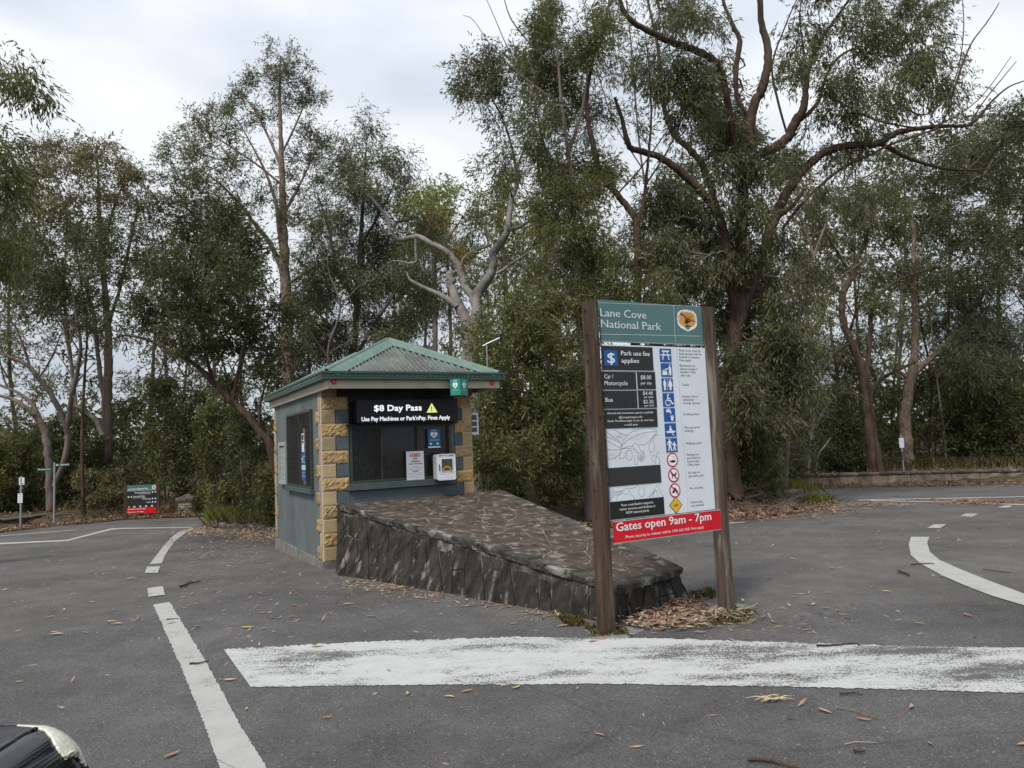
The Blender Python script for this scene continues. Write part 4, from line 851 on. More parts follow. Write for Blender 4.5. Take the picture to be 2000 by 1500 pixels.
# gum blossom line drawing
q = MB(); pv = V0+.0012
def cur(pts, w_=.0022):
    P = [np.array(S.px(*p, pv)) for p in pts]
    if len(P) > 2:
        R_ = [P[0]]
        for i in range(len(P)-1):
            p0, p1_, p2_, p3 = P[max(i-1, 0)], P[i], P[i+1], P[min(i+2, len(P)-1)]
            for t in (.25, .5, .75, 1): R_.append(.5*((2*p1_)+(-p0+p2_)*t+(2*p0-5*p1_+4*p2_-p3)*t*t+(-p0+3*p1_-3*p2_+p3)*t**3))
        P = R_
    stroke(S, P, w_, pv, q)
Z = lambda x, y: (1170+x/7.893, 820+y/7.893)
for c_ in ([(95, 250), (200, 290), (350, 370), (340, 410)], [(105, 310), (220, 380), (340, 430)], [(110, 460), (250, 465), (330, 450), (430, 420), (520, 405)], [(115, 610), (240, 590), (320, 520), (350, 450), (500, 440)],
           [(340, 410), (390, 290), (480, 200), (600, 150), (760, 125), (890, 150)], [(340, 420), (420, 330), (560, 250), (700, 200), (890, 175)], [(610, 385), (720, 370), (800, 300), (850, 230), (900, 180)], [(230, 150), (340, 210), (440, 245)], [(100, 170), (200, 250), (330, 340)],
           [(840, 260), (800, 340), (770, 400), (780, 480), (840, 490), (855, 400), (840, 340), (850, 270)], [(850, 270), (905, 215)], [(840, 240), (900, 235)], [(520, 405), (540, 370), (590, 370), (620, 420), (640, 470), (690, 510), (690, 600), (650, 640), (610, 590), (600, 510), (540, 480), (520, 405)],
           [(560, 540), (550, 600), (550, 670), (590, 680), (600, 560)], [(440, 470), (425, 560), (430, 600), (490, 620), (510, 560), (500, 480), (440, 470)], [(350, 480), (310, 570), (350, 605), (400, 560), (410, 480)], [(920, 490), (880, 560), (870, 690)], [(880, 560), (930, 600), (930, 680)], [(870, 545), (815, 560), (820, 620), (860, 650)], [(640, 590), (620, 610), (640, 625), (665, 605), (640, 590)], [(530, 455), (560, 450), (580, 470)], [(785, 490), (790, 550)], [(520, 130), (570, 160), (600, 135)],
           [(160, 1110), (260, 1110), (370, 1090)], [(165, 1170), (260, 1130), (370, 1105)], [(170, 1240), (240, 1170), (380, 1130)], [(380, 1100), (400, 1055), (450, 1060), (480, 1140), (540, 1190), (545, 1225)], [(460, 1070), (560, 1040), (600, 1015)], [(630, 1030), (610, 1090), (630, 1170), (690, 1170), (700, 1080), (670, 1030)], [(650, 1175), (650, 1215)], [(750, 1200), (850, 1090), (890, 1000)], [(830, 1190), (840, 1110), (890, 1090), (900, 1190)], [(910, 1000), (940, 1100), (980, 1170), (990, 1195)], [(270, 1245), (290, 1160), (330, 1150)], [(390, 1150), (420, 1140), (440, 1160)], [(200, 1045), (230, 1100)], [(780, 1200), (860, 1110)]):
    cur([Z(*p) for p in c_])
q.build('line_drawing', M('ink_grey', (.05, .055, .06)), mn)
q = MB(); r = random.Random(8)
for k in range(420):      # stippled shading of the leaves
    x, y = r.choice([(r.gauss(200, 60), r.gauss(540, 40)), (r.gauss(600, 110), r.gauss(270, 35)), (r.gauss(290, 70), r.gauss(250, 30)), (r.gauss(650, 30), r.gauss(560, 35))])
    if 115 < x < 890 and 150 < y < 640: stroke(S, [S.px(*Z(x, y), pv), S.px(*Z(x+6, y+3), pv)], .0016, pv, q)
q.build('stippling', M('ink_pale', (.25, .28, .30)), mn)
# pictograms
names = ['picnic', 'bbq', 'toilets', 'wheelchair', 'tap', 'boat', 'walkers']
tops = [(1287.5, 1309.5, 681.3, 1311.5, 707.3), (1290, 1311.5, 710, 1313, 736), (1291.5, 1313, 739, 1315, 765), (1293.5, 1315.5, 768, 1317, 794.5), (1295.5, 1317.5, 797.3, 1319, 823.7), (1297.5, 1319.5, 827, 1321, 853), (1299.8, 1321.5, 856, 1323.5, 883)]
for nm, (x0, x1, y0, x1b, y1) in zip(names, tops):
    o_, (u0, u1, z0, z1) = quad('pictogram', [(x0, y0), (x1, y0-.4), (x1b, y1-.6), (x0+2, y1)], blue_p)
    symbol(S, u0, z0, u1-u0, z1-z0, V0+.0048, PIC[nm], white_t, o_)
for nm, cx, cy in (('fish', 1313.3, 898.3), ('dog', 1315.8, 928), ('tent', 1318.2, 957.8)):
    u, z = S.px(cx, cy, V0+.002); rad = .066
    q = MB(); plate(S, circ(u, z, rad, 28), V0+.001, V0+.003, q); o_ = q.build('prohibition_disc', red_r, mn)
    q = MB(); q.add([S.p(a, V0+.0035, b) for a, b in circ(u, z, rad*.82, 28)], [tuple(range(28))]); q.build('disc_face', white_t, o_)
    symbol(S, u-rad*.85, z-rad*.85, rad*1.7, rad*1.7, V0+.0042, PIC[nm], black_t, o_)
    if nm != 'fish': q = MB(); stroke(S, [(u-rad*.62, z+rad*.62), (u+rad*.62, z-rad*.62)], .012, V0+.0052, q); q.build('slash', red_r, o_)
u, z = S.px(1320, 986.5, V0+.002); rr_ = .078
q = MB(); plate(S, [(u, z-rr_), (u+rr_, z), (u, z+rr_), (u-rr_, z)], V0+.001, V0+.003, q); o_ = q.build('warning_diamond', black_t, mn)
q = MB(); q.add([S.p(a, V0+.0035, b) for a, b in ((u, z-rr_*.91), (u+rr_*.91, z), (u, z+rr_*.91), (u-rr_*.91, z))], [(0, 1, 2, 3)]); q.build('diamond_face', yellow_p, o_)
symbol(S, u-.04, z-.04, .08, .08, V0+.0042, PIC['swim'], M('dark_red_print', (.16, .03, .01)), o_)
line((1322, 681), (1344, 998), .0016, grey_l, mn)
ink = M('grey_print', (.10, .11, .12))
for s, x0, x1, y in (('Picnic areas. Sites for', 1326.5, 1369, 687.5), ('large groups may be', 1326.5, 1369.5, 693.5), ('booked in advance.', 1327, 1367, 700), ('Fees apply', 1327.5, 1350, 706), ('Barbecues are', 1328, 1358, 716.5), ('shared except if', 1328.5, 1362, 723), ('booked. Clean', 1329, 1359, 729), ('after use.', 1329.5, 1349, 735.5), ('Toilets', 1331.5, 1345.5, 753.8), ('Enquire about', 1333, 1363, 776.5), ('wheelchair', 1333.5, 1356, 783), ('friendly options', 1334, 1367, 789.5), ('Drinking water', 1335, 1366.5, 811), ('Non-powered', 1337, 1366.5, 837), ('boating', 1337.5, 1354, 843.5), ('Walking tracks', 1339.5, 1370.5, 868), ('Fishing not', 1341.5, 1365, 890), ('permitted in', 1342, 1368, 896.5), ('some areas.', 1342.5, 1366.5, 903), ('Obey signs', 1343, 1366.5, 909.5), ('No dogs or', 1344.5, 1367.5, 925), ('domestic pets', 1345, 1375, 931.5), ('No camping', 1347.5, 1373, 955), ('Swimming', 1349.5, 1372.5, 982.5), ('not advised', 1350, 1375, 989)):
    st(s, (x0, y), (x1, y-.8), 4.6, ink, mn, 0)
rt = .0565
st('Gates open 9am - 7pm', (1203.5, 1037), (1389, 1017), 17, white_t, rd, .0022, rt); st('Phone security to release vehicle 1300 662 468. Fees apply', (1222, 1049), (1375, 1034), 5.6, white_t, rd, 0, rt)
# ================================================================== retaining walls
def catmull(P, n):
    P = [np.array(p, float) for p in P]; out = []
    for i in range(len(P)-1):
        p0, p1, p2, p3 = P[max(i-1, 0)], P[i], P[i+1], P[min(i+2, len(P)-1)]
        for t in np.arange(n)/n: out.append(.5*((2*p1)+(-p0+p2)*t+(2*p0-5*p1+4*p2-p3)*t*t+(-p0+3*p1-3*p2+p3)*t**3))
    out.append(P[-1]); return np.array(out)
def block_wall(name, pxs, label, h, cap_h, courses, lr, seed, depth=.3, skip=0):
    r = random.Random(seed); P = [np.array(gr(*p)) for p in pxs]; P[0:0] = []
    rt_ = root(name, P[0], label, 'wall')
    for A_, B_ in zip(P[:-1], P[1:]):
        fr_ = Fr(A_[:2], (B_-A_)[:2]); L = np.linalg.norm((B_-A_)[:2]); zb = min(A_[2], B_[2])
        MB().box(fr_, .002, L-.002, -depth, -.02, zb-.1, zb+h-.002).build('mortar', M('dark_mortar', (.20, .17, .14), (.28, .24, .20), 9, .95), rt_)
        for c in range(courses):
            x = -r.uniform(0, .2) if c % 2 else 0; hc = h/courses
            while x < L:
                l = r.uniform(*lr); a, b = max(x, 0)+.01, min(x+l, L)-.01
                if b-a > .06 and r.random() > skip:
                    MB().bev(fr_, a, b, -.15, r.uniform(-.004, .02), zb+c*hc+.01, zb+(c+1)*hc-.008, .015).build('stone', wall_st, rt_)
                x += l
        x = 0
        while x < L and cap_h:
            l = r.uniform(.35, .8); a, b = x+.006, min(x+l, L)-.006
            if b-a > .05: MB().bev(fr_, a, b, -depth-.02, .05+r.uniform(0, .02), zb+h, zb+h+cap_h+r.uniform(-.012, .01), .02).build('coping_stone', wall_cap, rt_)
            x += l
    return rt_
block_wall('retaining_wall', [(1562, 949.5), (1640, 948), (1780, 944.5), (2000, 940.5), (2300, 936)], 'low sandstone block retaining wall with dark coping across the road on the right', .36, .10, 1, (.42, .95), 3)
block_wall('retaining_wall', [(-140, 1047), (0, 1033), (100, 1021), (180, 1012), (238, 1008)], 'low overgrown mossy stone wall behind the poles on the far left', .26, .09, 1, (.35, .7), 9, skip=.3)
gp = root('stone_gatepost', gr(361, 1006), 'squat stone gate pillar with peaked cap half hidden in the left bushes', 'pillar')
b_ = np.array(gr(361, 1006)); fr_ = Fr(b_[:2]-np.array([.26, 0]), (1, .1))
for k in range(3): MB().bev(fr_, .0, .5, -.5, 0, b_[2]+k*.2-.05, b_[2]+(k+1)*.2-.06, .02).build('stone', M('pale_pillar_stone', (.2, .19, .16), (.36, .34, .29), 6, .9, c3=(.08, .08, .06), s3=3), gp)
q = MB(); z_ = b_[2]+.54; c4 = [fr_.p(-.07, .07, z_), fr_.p(.57, .07, z_), fr_.p(.57, -.57, z_), fr_.p(-.07, -.57, z_)]; t4 = [c+np.array([0, 0, .10]) for c in c4]; ap_ = fr_.p(.25, -.25, z_+.24)
q.add(c4+t4+[ap_], [(3, 2, 1, 0)]+[(i, (i+1) % 4, 4+(i+1) % 4, 4+i) for i in range(4)]+[(4+i, 4+(i+1) % 4, 8) for i in range(4)]); q.build('cap_stone', wall_cap, gp)

# ================================================================== far signs
def at_g(px, py, Y=None): return np.array(gr(px, py))
b0, b1 = np.array(gr(245, 1013)), np.array(gr(309, 1009)); G = Fr(b0[:2], (b1-b0)[:2]); GL = np.linalg.norm((b1-b0)[:2])
dsn = root('direction_sign', b0, 'small direction sign of teal, black and red bands on short posts at left', 'sign')
gzz = lambda px, py: G.px(px, py, .02)
zt_ = gzz(276, 947)[1]; zb_ = gzz(276, 1003)[1]; hh = zt_-zb_
for u in (.0, GL): MB().bev(G, u-.06, u+.06, -.1, .02, b0[2]-.1, zt_+.03, .01).build('post', wood, dsn)
MB().box(G, .06, GL-.06, .0, .025, zb_+hh*.785, zt_).build('header_panel', teal_p, dsn); dk = MB().box(G, .06, GL-.06, .0, .025, zb_+hh*.215, zb_+hh*.782).build('direction_panel', char_p, dsn); rdp = MB().box(G, .06, GL-.06, .0, .03, zb_, zb_+hh*.212).build('notice_panel', red_p, dsn)
w6 = GL-.12; X6 = lambda t: .06+w6*t; Z6 = lambda t: zb_+hh*t
text(G, 'Lane Cove National Park', X6(.03), X6(.72), Z6(.84), hh*.055, .027, white_t, dsn, .004); q = MB(); stroke(G, [(X6(0), Z6(.81)), (X6(1), Z6(.81))], .012, .0275, q); q.build('rule', pr, dsn)
q = MB(); q.add([G.p(X6(.92)+a, .028, Z6(.90)+b) for a, b in circ(0, 0, .07, 14, .075)], [tuple(range(14))]); o_ = q.build('emblem', white_t, dsn); q = MB(); q.add([G.p(X6(.92)+a, .03, Z6(.90)+b) for a, b in circ(0, 0, .045, 12)], [tuple(range(12))]); q.build('symbol', orange_p, o_)
for s, x0, x1, y, h in (('Riverside Walking Track', .26, .80, .71, .042), ('Access to other walks', .42, .80, .67, .022), ('Great North Walk', .2, .6, .585, .042), ('Newcastle to Sydney', .2, .64, .545, .022), ('Picnic Areas', .53, .80, .485, .04), ('1 - 29', .73, .8, .45, .02), ('Toilets', .65, .80, .36, .04)): text(G, s, X6(x0), X6(x1), Z6(y), hh*h, .027, white_t, dk, .003)
for y, s in ((.73, .96), (.60, .06), (.50, .96), (.38, .96)):
    q = MB(); dr_ = 1 if s > .5 else -1; stroke(G, [(X6(s-.035), Z6(y)), (X6(s+.035), Z6(y))], .02, .027, q); stroke(G, [(X6(s+.01*dr_), Z6(y+.02)), (X6(s+.035*dr_), Z6(y)), (X6(s+.01*dr_), Z6(y-.02))], .018, .0272, q); q.build('arrow', white_t, dk)
    xx = .84 if s > .5 else .12; MB().box(G, X6(xx), X6(xx+.055), .0252, .028, Z6(y-.03), Z6(y+.03)).build('pictogram', blue_p, dk); 
    q = MB(); stroke(G, [(X6(xx+.027), Z6(y-.02)), (X6(xx+.027), Z6(y+.02))], .03, .0285, q); q.build('symbol', white_t, dk)
for x in (.04, .22, .42, .62, .82): MB().box(G, X6(x), X6(x+.06), .0252, .028, Z6(.225), Z6(.275)).build('pictogram', white_t if x > .1 else yellow_p, dk)
text(G, 'Park Gates Locked at 7.00pm', X6(.03), X6(.64), Z6(.15), hh*.04, .032, white_t, rdp, .003); text(G, 'Fees apply 7 days', X6(.03), X6(.56), Z6(.05), hh*.04, .032, white_t, rdp, .003)
MB().box(G, X6(.42), X6(.55), -.05, .0, b0[2]-.05, zb_+.1).build('post', wood, dsn)
def pole(name, px, pyb, pyt, r_, label, cat='sign'):
    b = np.array(gr(px, pyb)); k = root(name, b, label, cat); t_ = at(px, pyt, b[1])
    MB().tube([b-[0, 0, .1], [b[0], b[1], t_[2]]], r_, 10).build('pole', galv, k); return k, b
k, b = pole('pole_sign', 40, 1034, 930, .03, 'two small white signs stacked on a thin pole at the far left')
F1 = Fr(b[:2], (1, .12))
def plt_(x0, x1, y0, y1, m, par, nm='plate', fr=None, v=.035):
    fr = fr or F1; u0, z1 = fr.px(x0, y0, v); u1, z0 = fr.px(x1, y1, v)
    return MB().bev(fr, u0, u1, v-.006, v, z0, z1, .002).build(nm, m, par), (u0, u1, z0, z1)
o_, (u0, u1, z0, z1) = plt_(37, 47.5, 933, 947, white_pl, k); symbol(F1, u0, z0, u1-u0, z1-z0, .037, [('c', [.4, .85, .09]), ('p', [(.3, .75), (.5, .75), (.52, .35), (.28, .35)]), ('p', [(.15, .10), (.85, .10), (.8, .25), (.6, .18), (.5, .3), (.4, .18), (.2, .25)])], black_t, o_)
o_, (u0, u1, z0, z1) = plt_(34.5, 44, 964, 982, white_pl, k)
for j, m_ in ((.88, black_t), (.70, M('lilac_print', (.4, .35, .5))), (.55, M('lilac_print', (0, 0, 0))), (.40, M('lilac_print', (0, 0, 0))), (.24, M('lilac_print', (0, 0, 0)))): q = MB(); stroke(F1, [(u0+(u1-u0)*.2, z0+(z1-z0)*j), (u0+(u1-u0)*.8, z0+(z1-z0)*j)], .012, .037, q); q.build('print_line', m_, o_)
k, b = pole('street_sign', 105.5, 1025, 903, .035, 'tall galvanised pole with two dark green bicycle route blades pointing left and right')
F2 = Fr(b[:2], (1, -.05)); u0, z1 = F2.px(108, 904.5, 0); u1, z0 = F2.px(136, 910.5, 0)
MB().box(F2, .04, u1, -.006, .006, z0, z1).build('blade', M('blade_green', (.006, .055, .04)), k); text(F2, 'Chatswood', .04+(u1-.04)*.32, u1-.03, z0+.04, (z1-z0)*.45, .0075, white_t, k, .002)
symbol(F2, .05, z0+.02, .1, z1-z0-.04, .0075, [('c', [.2, .35, .2]), ('c', [.8, .35, .2]), ('s', [(.2, .35), (.5, .8), (.8, .35)], .08)], white_t, k)
F3 = Fr(b[:2], (1, -.35)); u0, z1 = F3.px(73, 913, 0); u1, z0 = F3.px(104, 919, 0); MB().box(F3, u0, -.04, -.006, .006, z0, z0+.11).build('blade', M('blade_green', (0, 0, 0)), k); text(F3, 'Macquarie Uni', u0+.03, -.2, z0+.035, .045, .0075, white_t, k, .002)
k, b = pole('pole_sign', 1767.5, 944, 848, .028, 'small white sign and narrow blue plate on a pole before the right wall')
F4 = Fr(b[:2], (1, -.2)); o_, (u0, u1, z0, z1) = plt_(1755.5, 1766.5, 855.5, 874.5, white_pl, k, fr=F4, v=.04)
symbol(F4, u0+.04, z0+(z1-z0)*.55, u1-u0-.08, (z1-z0)*.32, .042, [('s', [(.1, .9), (.9, .9)], .06), ('s', [(.1, .6), (.9, .6)], .05), ('s', [(.3, .2), (.7, .2)], .05)], M('lilac_print', (.4, .35, .5)), o_)
o_, _ = plt_(1759.5, 1764.5, 882, 899, M('navy_plate', (.02, .045, .10)), k, fr=F4, v=.04)
# ================================================================== trees
RG = np.random.default_rng(77)
TRI = [0]
def leaf_arrays(C, ln, wd, droop, r, hang=None, curl=.15, base=None):
    """leaves at points C: thin rhombs of random direction with a downward bias"""
    n = len(C); d = r.normal(size=(n, 3)); d[:, 2] -= droop
    if base is not None: d = d*.55+base*1.3
    d /= np.linalg.norm(d, axis=1)[:, None]
    s = r.normal(size=(n, 3)); s = np.cross(d, s); s /= np.linalg.norm(s, axis=1)[:, None]+1e-9
    L = ln*r.uniform(.6, 1.25, n)[:, None]; W = wd*r.uniform(.7, 1.3, n)[:, None]/2; nn = np.cross(d, s)*L*curl*r.uniform(-1, 1, n)[:, None]
    V = np.empty((n, 4, 3)); V[:, 0] = C; V[:, 1] = C+d*L*.42+s*W+nn; V[:, 2] = C+d*L; V[:, 3] = C+d*L*.42-s*W+nn
    F = np.arange(n*4).reshape(n, 4); return V.reshape(-1, 3), F
class Tubes:
    def __init__(s): s.V = []; s.F = []; s.n = 0
    def add(s, P, R, k=6):
        V, F = tube_np(P, R, k); s.V.append(V); s.F.append(np.array(F)+s.n); s.n += len(V)
    def build(s, name, m, parent):
        if not s.V: return None
        F = np.concatenate(s.F); TRI[0] += 2*len(F); return objnp(name, np.concatenate(s.V), F, m, parent, smooth=True)
def pxm(Y): return Y/FPX*1.0             # metres per photo pixel at depth Y (near the centre)
def tree(name, label, cat, Y, limbs, clumps, bark, leaf, base=None, ln=.13, wd=.028, dens=.35, droop=.9, puff=.32, group=None, depth=1.0, twig=True, sub=None, twigm=None, wig=1.0, spread=.25, wmul=1.0):
    """limbs: polylines of (photo x, photo y, width px[, extra depth]); clumps: (x, y, rx, ry[, density factor]) foliage masses"""
    r = np.random.default_rng(abs(hash(name+label)) % 9999 if False else sum(map(ord, label)))
    b = at(limbs[0][0][0], limbs[0][0][1], Y); bz = float(fl_h(np.array([b[0]]), np.array([Y]))[0])
    rt_ = root(name, (b[0], Y, bz), label, cat, group); k = pxm(Y)
    T = Tubes(); nodes = []
    for li, L in enumerate(limbs):
        dyt = 0 if li == 0 else r.uniform(-.35, .35)
        P = []; W = []; acc = 0
        for i, q in enumerate(L):
            if i: acc += math.hypot(q[0]-L[i-1][0], q[1]-L[i-1][1])*k
            P.append(at(q[0], q[1], Y+acc*dyt+(q[3] if len(q) > 3 else 0))); W.append(q[2]*k/2*wmul)
        if li == 0: P[0] = np.array([P[0][0], P[0][1], min(P[0][2], bz-.15)])
        n = 5; Q = catmull(P, n); Rr = np.interp(np.linspace(0, len(P)-1, len(Q)), range(len(P)), W)
        Q[1:-1] += r.normal(size=(len(Q)-2, 3))*Rr[1:-1, None]*.10*wig; Rr = Rr*(1+r.normal(size=len(Rr))*.035)
        if li == 0: Rr[0] *= 1.35; Rr[1] *= 1.12
        T.add(Q, np.maximum(Rr, .006), 10 if W[0] > .06 else 6)
        for q, rd_ in zip(Q, Rr): nodes.append((*q, rd_))
    tr = T.build('trunk', bark, rt_)
    ND = np.array(nodes); B = Tubes(); LV = []; RN = []; BS = []
    for c in clumps:
        x, y, rx, ry = c[:4]; f = c[4] if len(c) > 4 else 1.0; dy = c[5] if len(c) > 5 else r.normal()*depth*(.5+.8*min(rx, ry)*k)
        C = at(x, y, Y+dy); ax, az = rx*k, ry*k; ay = (ax+az)/2*.9
        nl = int(1.25*dens*f*math.pi*rx*ry); pr_ = puff; npf = max(4, int(2.3*ax*az/(pr_*pr_)*min(1, f+.4))); nl_p = max(4, nl//npf)
        # one branch from the nearest limb up into the clump
        dd = np.linalg.norm(ND[:, :3]-C, axis=1)+np.where(ND[:, 2] > C[2]+.2, 2.5, 0); j = int(np.argmin(dd)); A = ND[j, :3]; Ld = np.linalg.norm(C-A)
        brs = [A]
        if Ld > .15:
            mid = (A+C)/2+np.array([r.normal()*.12, r.normal()*.12, -.10])*Ld; Q = catmull([A, mid, C], 4); r0_ = min(ND[j, 3]*.65, .008+.014*Ld); Q[1:-1] += r.normal(size=(len(Q)-2, 3))*.03*Ld
            B.add(Q, np.linspace(r0_, .006, len(Q)), 5); brs = Q
        u_ = r.normal(size=(npf, 3)); u_ /= np.linalg.norm(u_, axis=1)[:, None]; rad = r.uniform(.15, 1, npf)**.5
        PC = C+u_*rad[:, None]*np.array([ax, ay, az])
        if twig:
            starts = np.array(brs)[r.integers(len(brs)//2, len(brs), npf)]
            for s_, e_ in zip(starts, PC):
                if r.random() < .9:
                    l_ = np.linalg.norm(e_-s_); m1 = s_+(e_-s_)*.5+r.normal(size=3)*.10*l_+np.array([0, 0, -.06*l_]); e2 = e_+(e_-s_)*.15
                    B.add([s_, m1, e_, e2], [.005+.006*l_, .0085, .006, .0025], 3)
        for pc in PC:          # leaves hang in sprays: short runs of leaves along a twig end
            m_ = max(3, int(nl_p*r.uniform(.4, 1.6))); pz = pr_*r.uniform(.8, 1.5); ns = max(2, m_//8)
            out = pc-C; out = out/(np.linalg.norm(out)+1e-6)
            sd = r.normal(size=(ns, 3))*.75+out*.55; sd[:, 2] -= .35*droop; sd /= np.linalg.norm(sd, axis=1)[:, None]
            so_ = r.normal(size=(ns, 3))*pz*.38; k2 = r.integers(0, ns, m_); t = r.uniform(0, 1, m_)[:, None]
            D = so_[k2]+sd[k2]*t*pz*1.5+r.normal(size=(m_, 3))*.028; D[:, 2] -= .25*t[:, 0]**2*pz*max(0, droop)
            BD = sd[k2].copy(); nd = int(m_*spread*.6); D[:nd] = r.normal(size=(nd, 3))*np.array([ax, ay, az])*.36
            LV.append(pc+D); BS.append(BD); RN.append(np.clip(r.uniform(0, .75)*.5+r.uniform(0, .6, m_), 0, 1))
    if B.V: bo_ = B.build('branch', twigm or twig_m, rt_); bo_['kind'] = 'stuff'
    if LV:
        C = np.concatenate(LV); V, F = leaf_arrays(C, ln, wd*1.1, droop, r, base=np.concatenate(BS)); TRI[0] += 2*len(F)
        cr_ = objnp('crown', V, F, leaf, rt_, rnd=np.concatenate(RN)); cr_['kind'] = 'stuff'
    return rt_

lf_grey = leaf_mat('grey_green_leaves', [(0.061, 0.068, 0.032), (0.126, 0.134, 0.062), (0.223, 0.222, 0.117)], .5, .42)
lf_dark = leaf_mat('dark_green_leaves', [(0.038, 0.046, 0.018), (0.079, 0.088, 0.035), (0.15, 0.155, 0.067)], .5, .4)
lf_mid = leaf_mat('mid_green_leaves', [(0.06, 0.069, 0.024), (0.132, 0.143, 0.051), (0.216, 0.22, 0.087)], .5, .42)
lf_olive = leaf_mat('olive_leaves', [(0.071, 0.072, 0.032), (0.146, 0.14, 0.059), (0.238, 0.215, 0.104), (0.23, 0.137, 0.065)], .5, .4)
lf_yel = leaf_mat('yellow_green_leaves', [(0.092, 0.122, 0.027), (0.185, 0.222, 0.046), (0.292, 0.291, 0.079)], .5, .35)
lf_org = leaf_mat('orange_dying_leaves', [(0.199, 0.114, 0.039), (0.312, 0.186, 0.059), (0.312, 0.287, 0.092)], .6, .3)
lf_cas = leaf_mat('casuarina_needles', [(0.046, 0.055, 0.027), (0.092, 0.103, 0.05), (0.154, 0.16, 0.086)], .6, .4)
lf_under = leaf_mat('understorey_leaves', [(0.046, 0.055, 0.018), (0.096, 0.108, 0.035), (0.174, 0.181, 0.066), (0.264, 0.246, 0.102)], .45, .4)
# pale twisted gum behind the booth
tree('gum_tree', 'pale smooth gum with a twisted forked trunk rising right behind the booth roof', 'tree', 19.5,
 [[(935, 960, 46), (925, 850, 44), (920, 760, 42), (918, 700, 40), (924, 650, 34), (932, 610, 26)],
  [(932, 615, 26), (930, 585, 22), (940, 560, 22), (958, 535, 20), (963, 512, 17), (962, 495, 19), (972, 482, 18), (988, 458, 16), (994, 430, 13), (997, 400, 12), (1004, 375, 11), (1012, 352, 10), (1008, 330, 7), (1000, 290, 6), (985, 240, 5), (965, 200, 4), (945, 170, 3)],
  [(930, 612, 20), (925, 585, 17), (908, 560, 16), (903, 540, 15), (895, 520, 15), (882, 500, 14), (862, 485, 13), (840, 475, 13), (820, 463, 12), (800, 464, 11), (780, 468, 11), (762, 460, 11), (745, 448, 8)],
  [(762, 460, 10), (758, 430, 9), (745, 410, 8), (730, 392, 7), (721, 375, 6), (726, 360, 5), (718, 340, 4), (705, 320, 3), (700, 300, 2)],
  [(990, 450, 9), (1010, 445, 9), (1025, 438, 8), (1040, 430, 7), (1070, 437, 5), (1100, 442, 3)],
  [(970, 535, 8), (990, 522, 8), (1010, 508, 7), (1030, 495, 5)],
  [(960, 478, 7), (940, 485, 6), (920, 492, 5), (905, 505, 4), (900, 520, 2)],
  [(812, 466, 7), (812, 490, 7), (813, 510, 6), (800, 514, 5), (780, 510, 4), (762, 512, 3), (745, 525, 2)],
  [(915, 640, 26), (905, 615, 26), (893, 590, 23), (884, 565, 20), (880, 548, 22), (878, 530, 14)],
  [(893, 600, 14), (875, 585, 14), (855, 573, 11), (835, 565, 9), (812, 553, 8), (800, 545, 6), (794, 530, 2)],
  [(1008, 335, 6), (1020, 300, 5), (1035, 260, 5), (1045, 225, 4), (1050, 190, 2)]],
 [(935, 135, 45, 30), (985, 115, 45, 25), (905, 165, 26, 35), (990, 160, 40, 30), (950, 185, 45, 22), (1040, 150, 35, 30), (975, 225, 30, 22, .7), (1010, 240, 35, 25, .7), (965, 320, 28, 25, .8), (985, 300, 30, 22, .8), (1035, 255, 25, 20, .7), (710, 300, 40, 30, .5), (700, 350, 35, 30, .5), (1070, 420, 40, 25, .5), (940, 430, 40, 22, .5), (945, 400, 35, 18, .5)],
 bark_pale, lf_grey, dens=.30, ln=.14, wmul=.88)
tree('turpentine_tree', 'tall slender tan-barked tree with a sparse pointed crown standing left of the booth roof', 'tree', 23,
 [[(578, 960, 30), (568, 800, 27), (562, 700, 25), (560, 600, 24), (556, 520, 21), (553, 450, 18), (552, 380, 14), (550, 320, 11), (548, 250, 8), (546, 180, 6), (548, 110, 3)],
  [(556, 540, 12), (530, 480, 10), (500, 440, 8), (470, 400, 6), (430, 360, 4), (390, 330, 2)],
  [(554, 500, 11), (545, 450, 9), (540, 400, 7), (520, 340, 5), (490, 280, 3), (460, 230, 2)],
  [(553, 420, 7), (575, 380, 6), (600, 330, 4), (625, 280, 2)], [(550, 330, 6), (530, 280, 5), (500, 220, 4), (470, 180, 2)], [(550, 300, 5), (575, 250, 4), (600, 190, 2)], [(550, 360, 5), (500, 320, 4), (440, 280, 3), (390, 250, 2)], [(556, 560, 6), (600, 530, 5), (640, 510, 3), (680, 490, 2)]],
 [(552, 118, 32, 26), (520, 150, 26, 24), (590, 150, 28, 26), (480, 175, 30, 22), (455, 205, 25, 18), (610, 200, 32, 28), (555, 190, 40, 28, .7), (400, 225, 32, 22), (375, 250, 25, 18), (430, 245, 38, 26), (510, 240, 45, 28, .7), (610, 265, 40, 28), (630, 300, 30, 30), (350, 290, 40, 22), (315, 315, 25, 18), (400, 305, 45, 28), (470, 300, 50, 28, .7), (570, 310, 45, 30, .7), (350, 345, 40, 22), (430, 355, 55, 28), (510, 370, 45, 28, .7), (600, 370, 50, 30, .8), (380, 390, 45, 24), (460, 415, 55, 28, .8), (590, 430, 50, 30, .7), (420, 440, 40, 22, .8), (540, 95, 15, 12)],
 bark_tan, lf_grey, dens=.36, ln=.12, wd=.026, droop=.2, puff=.2)
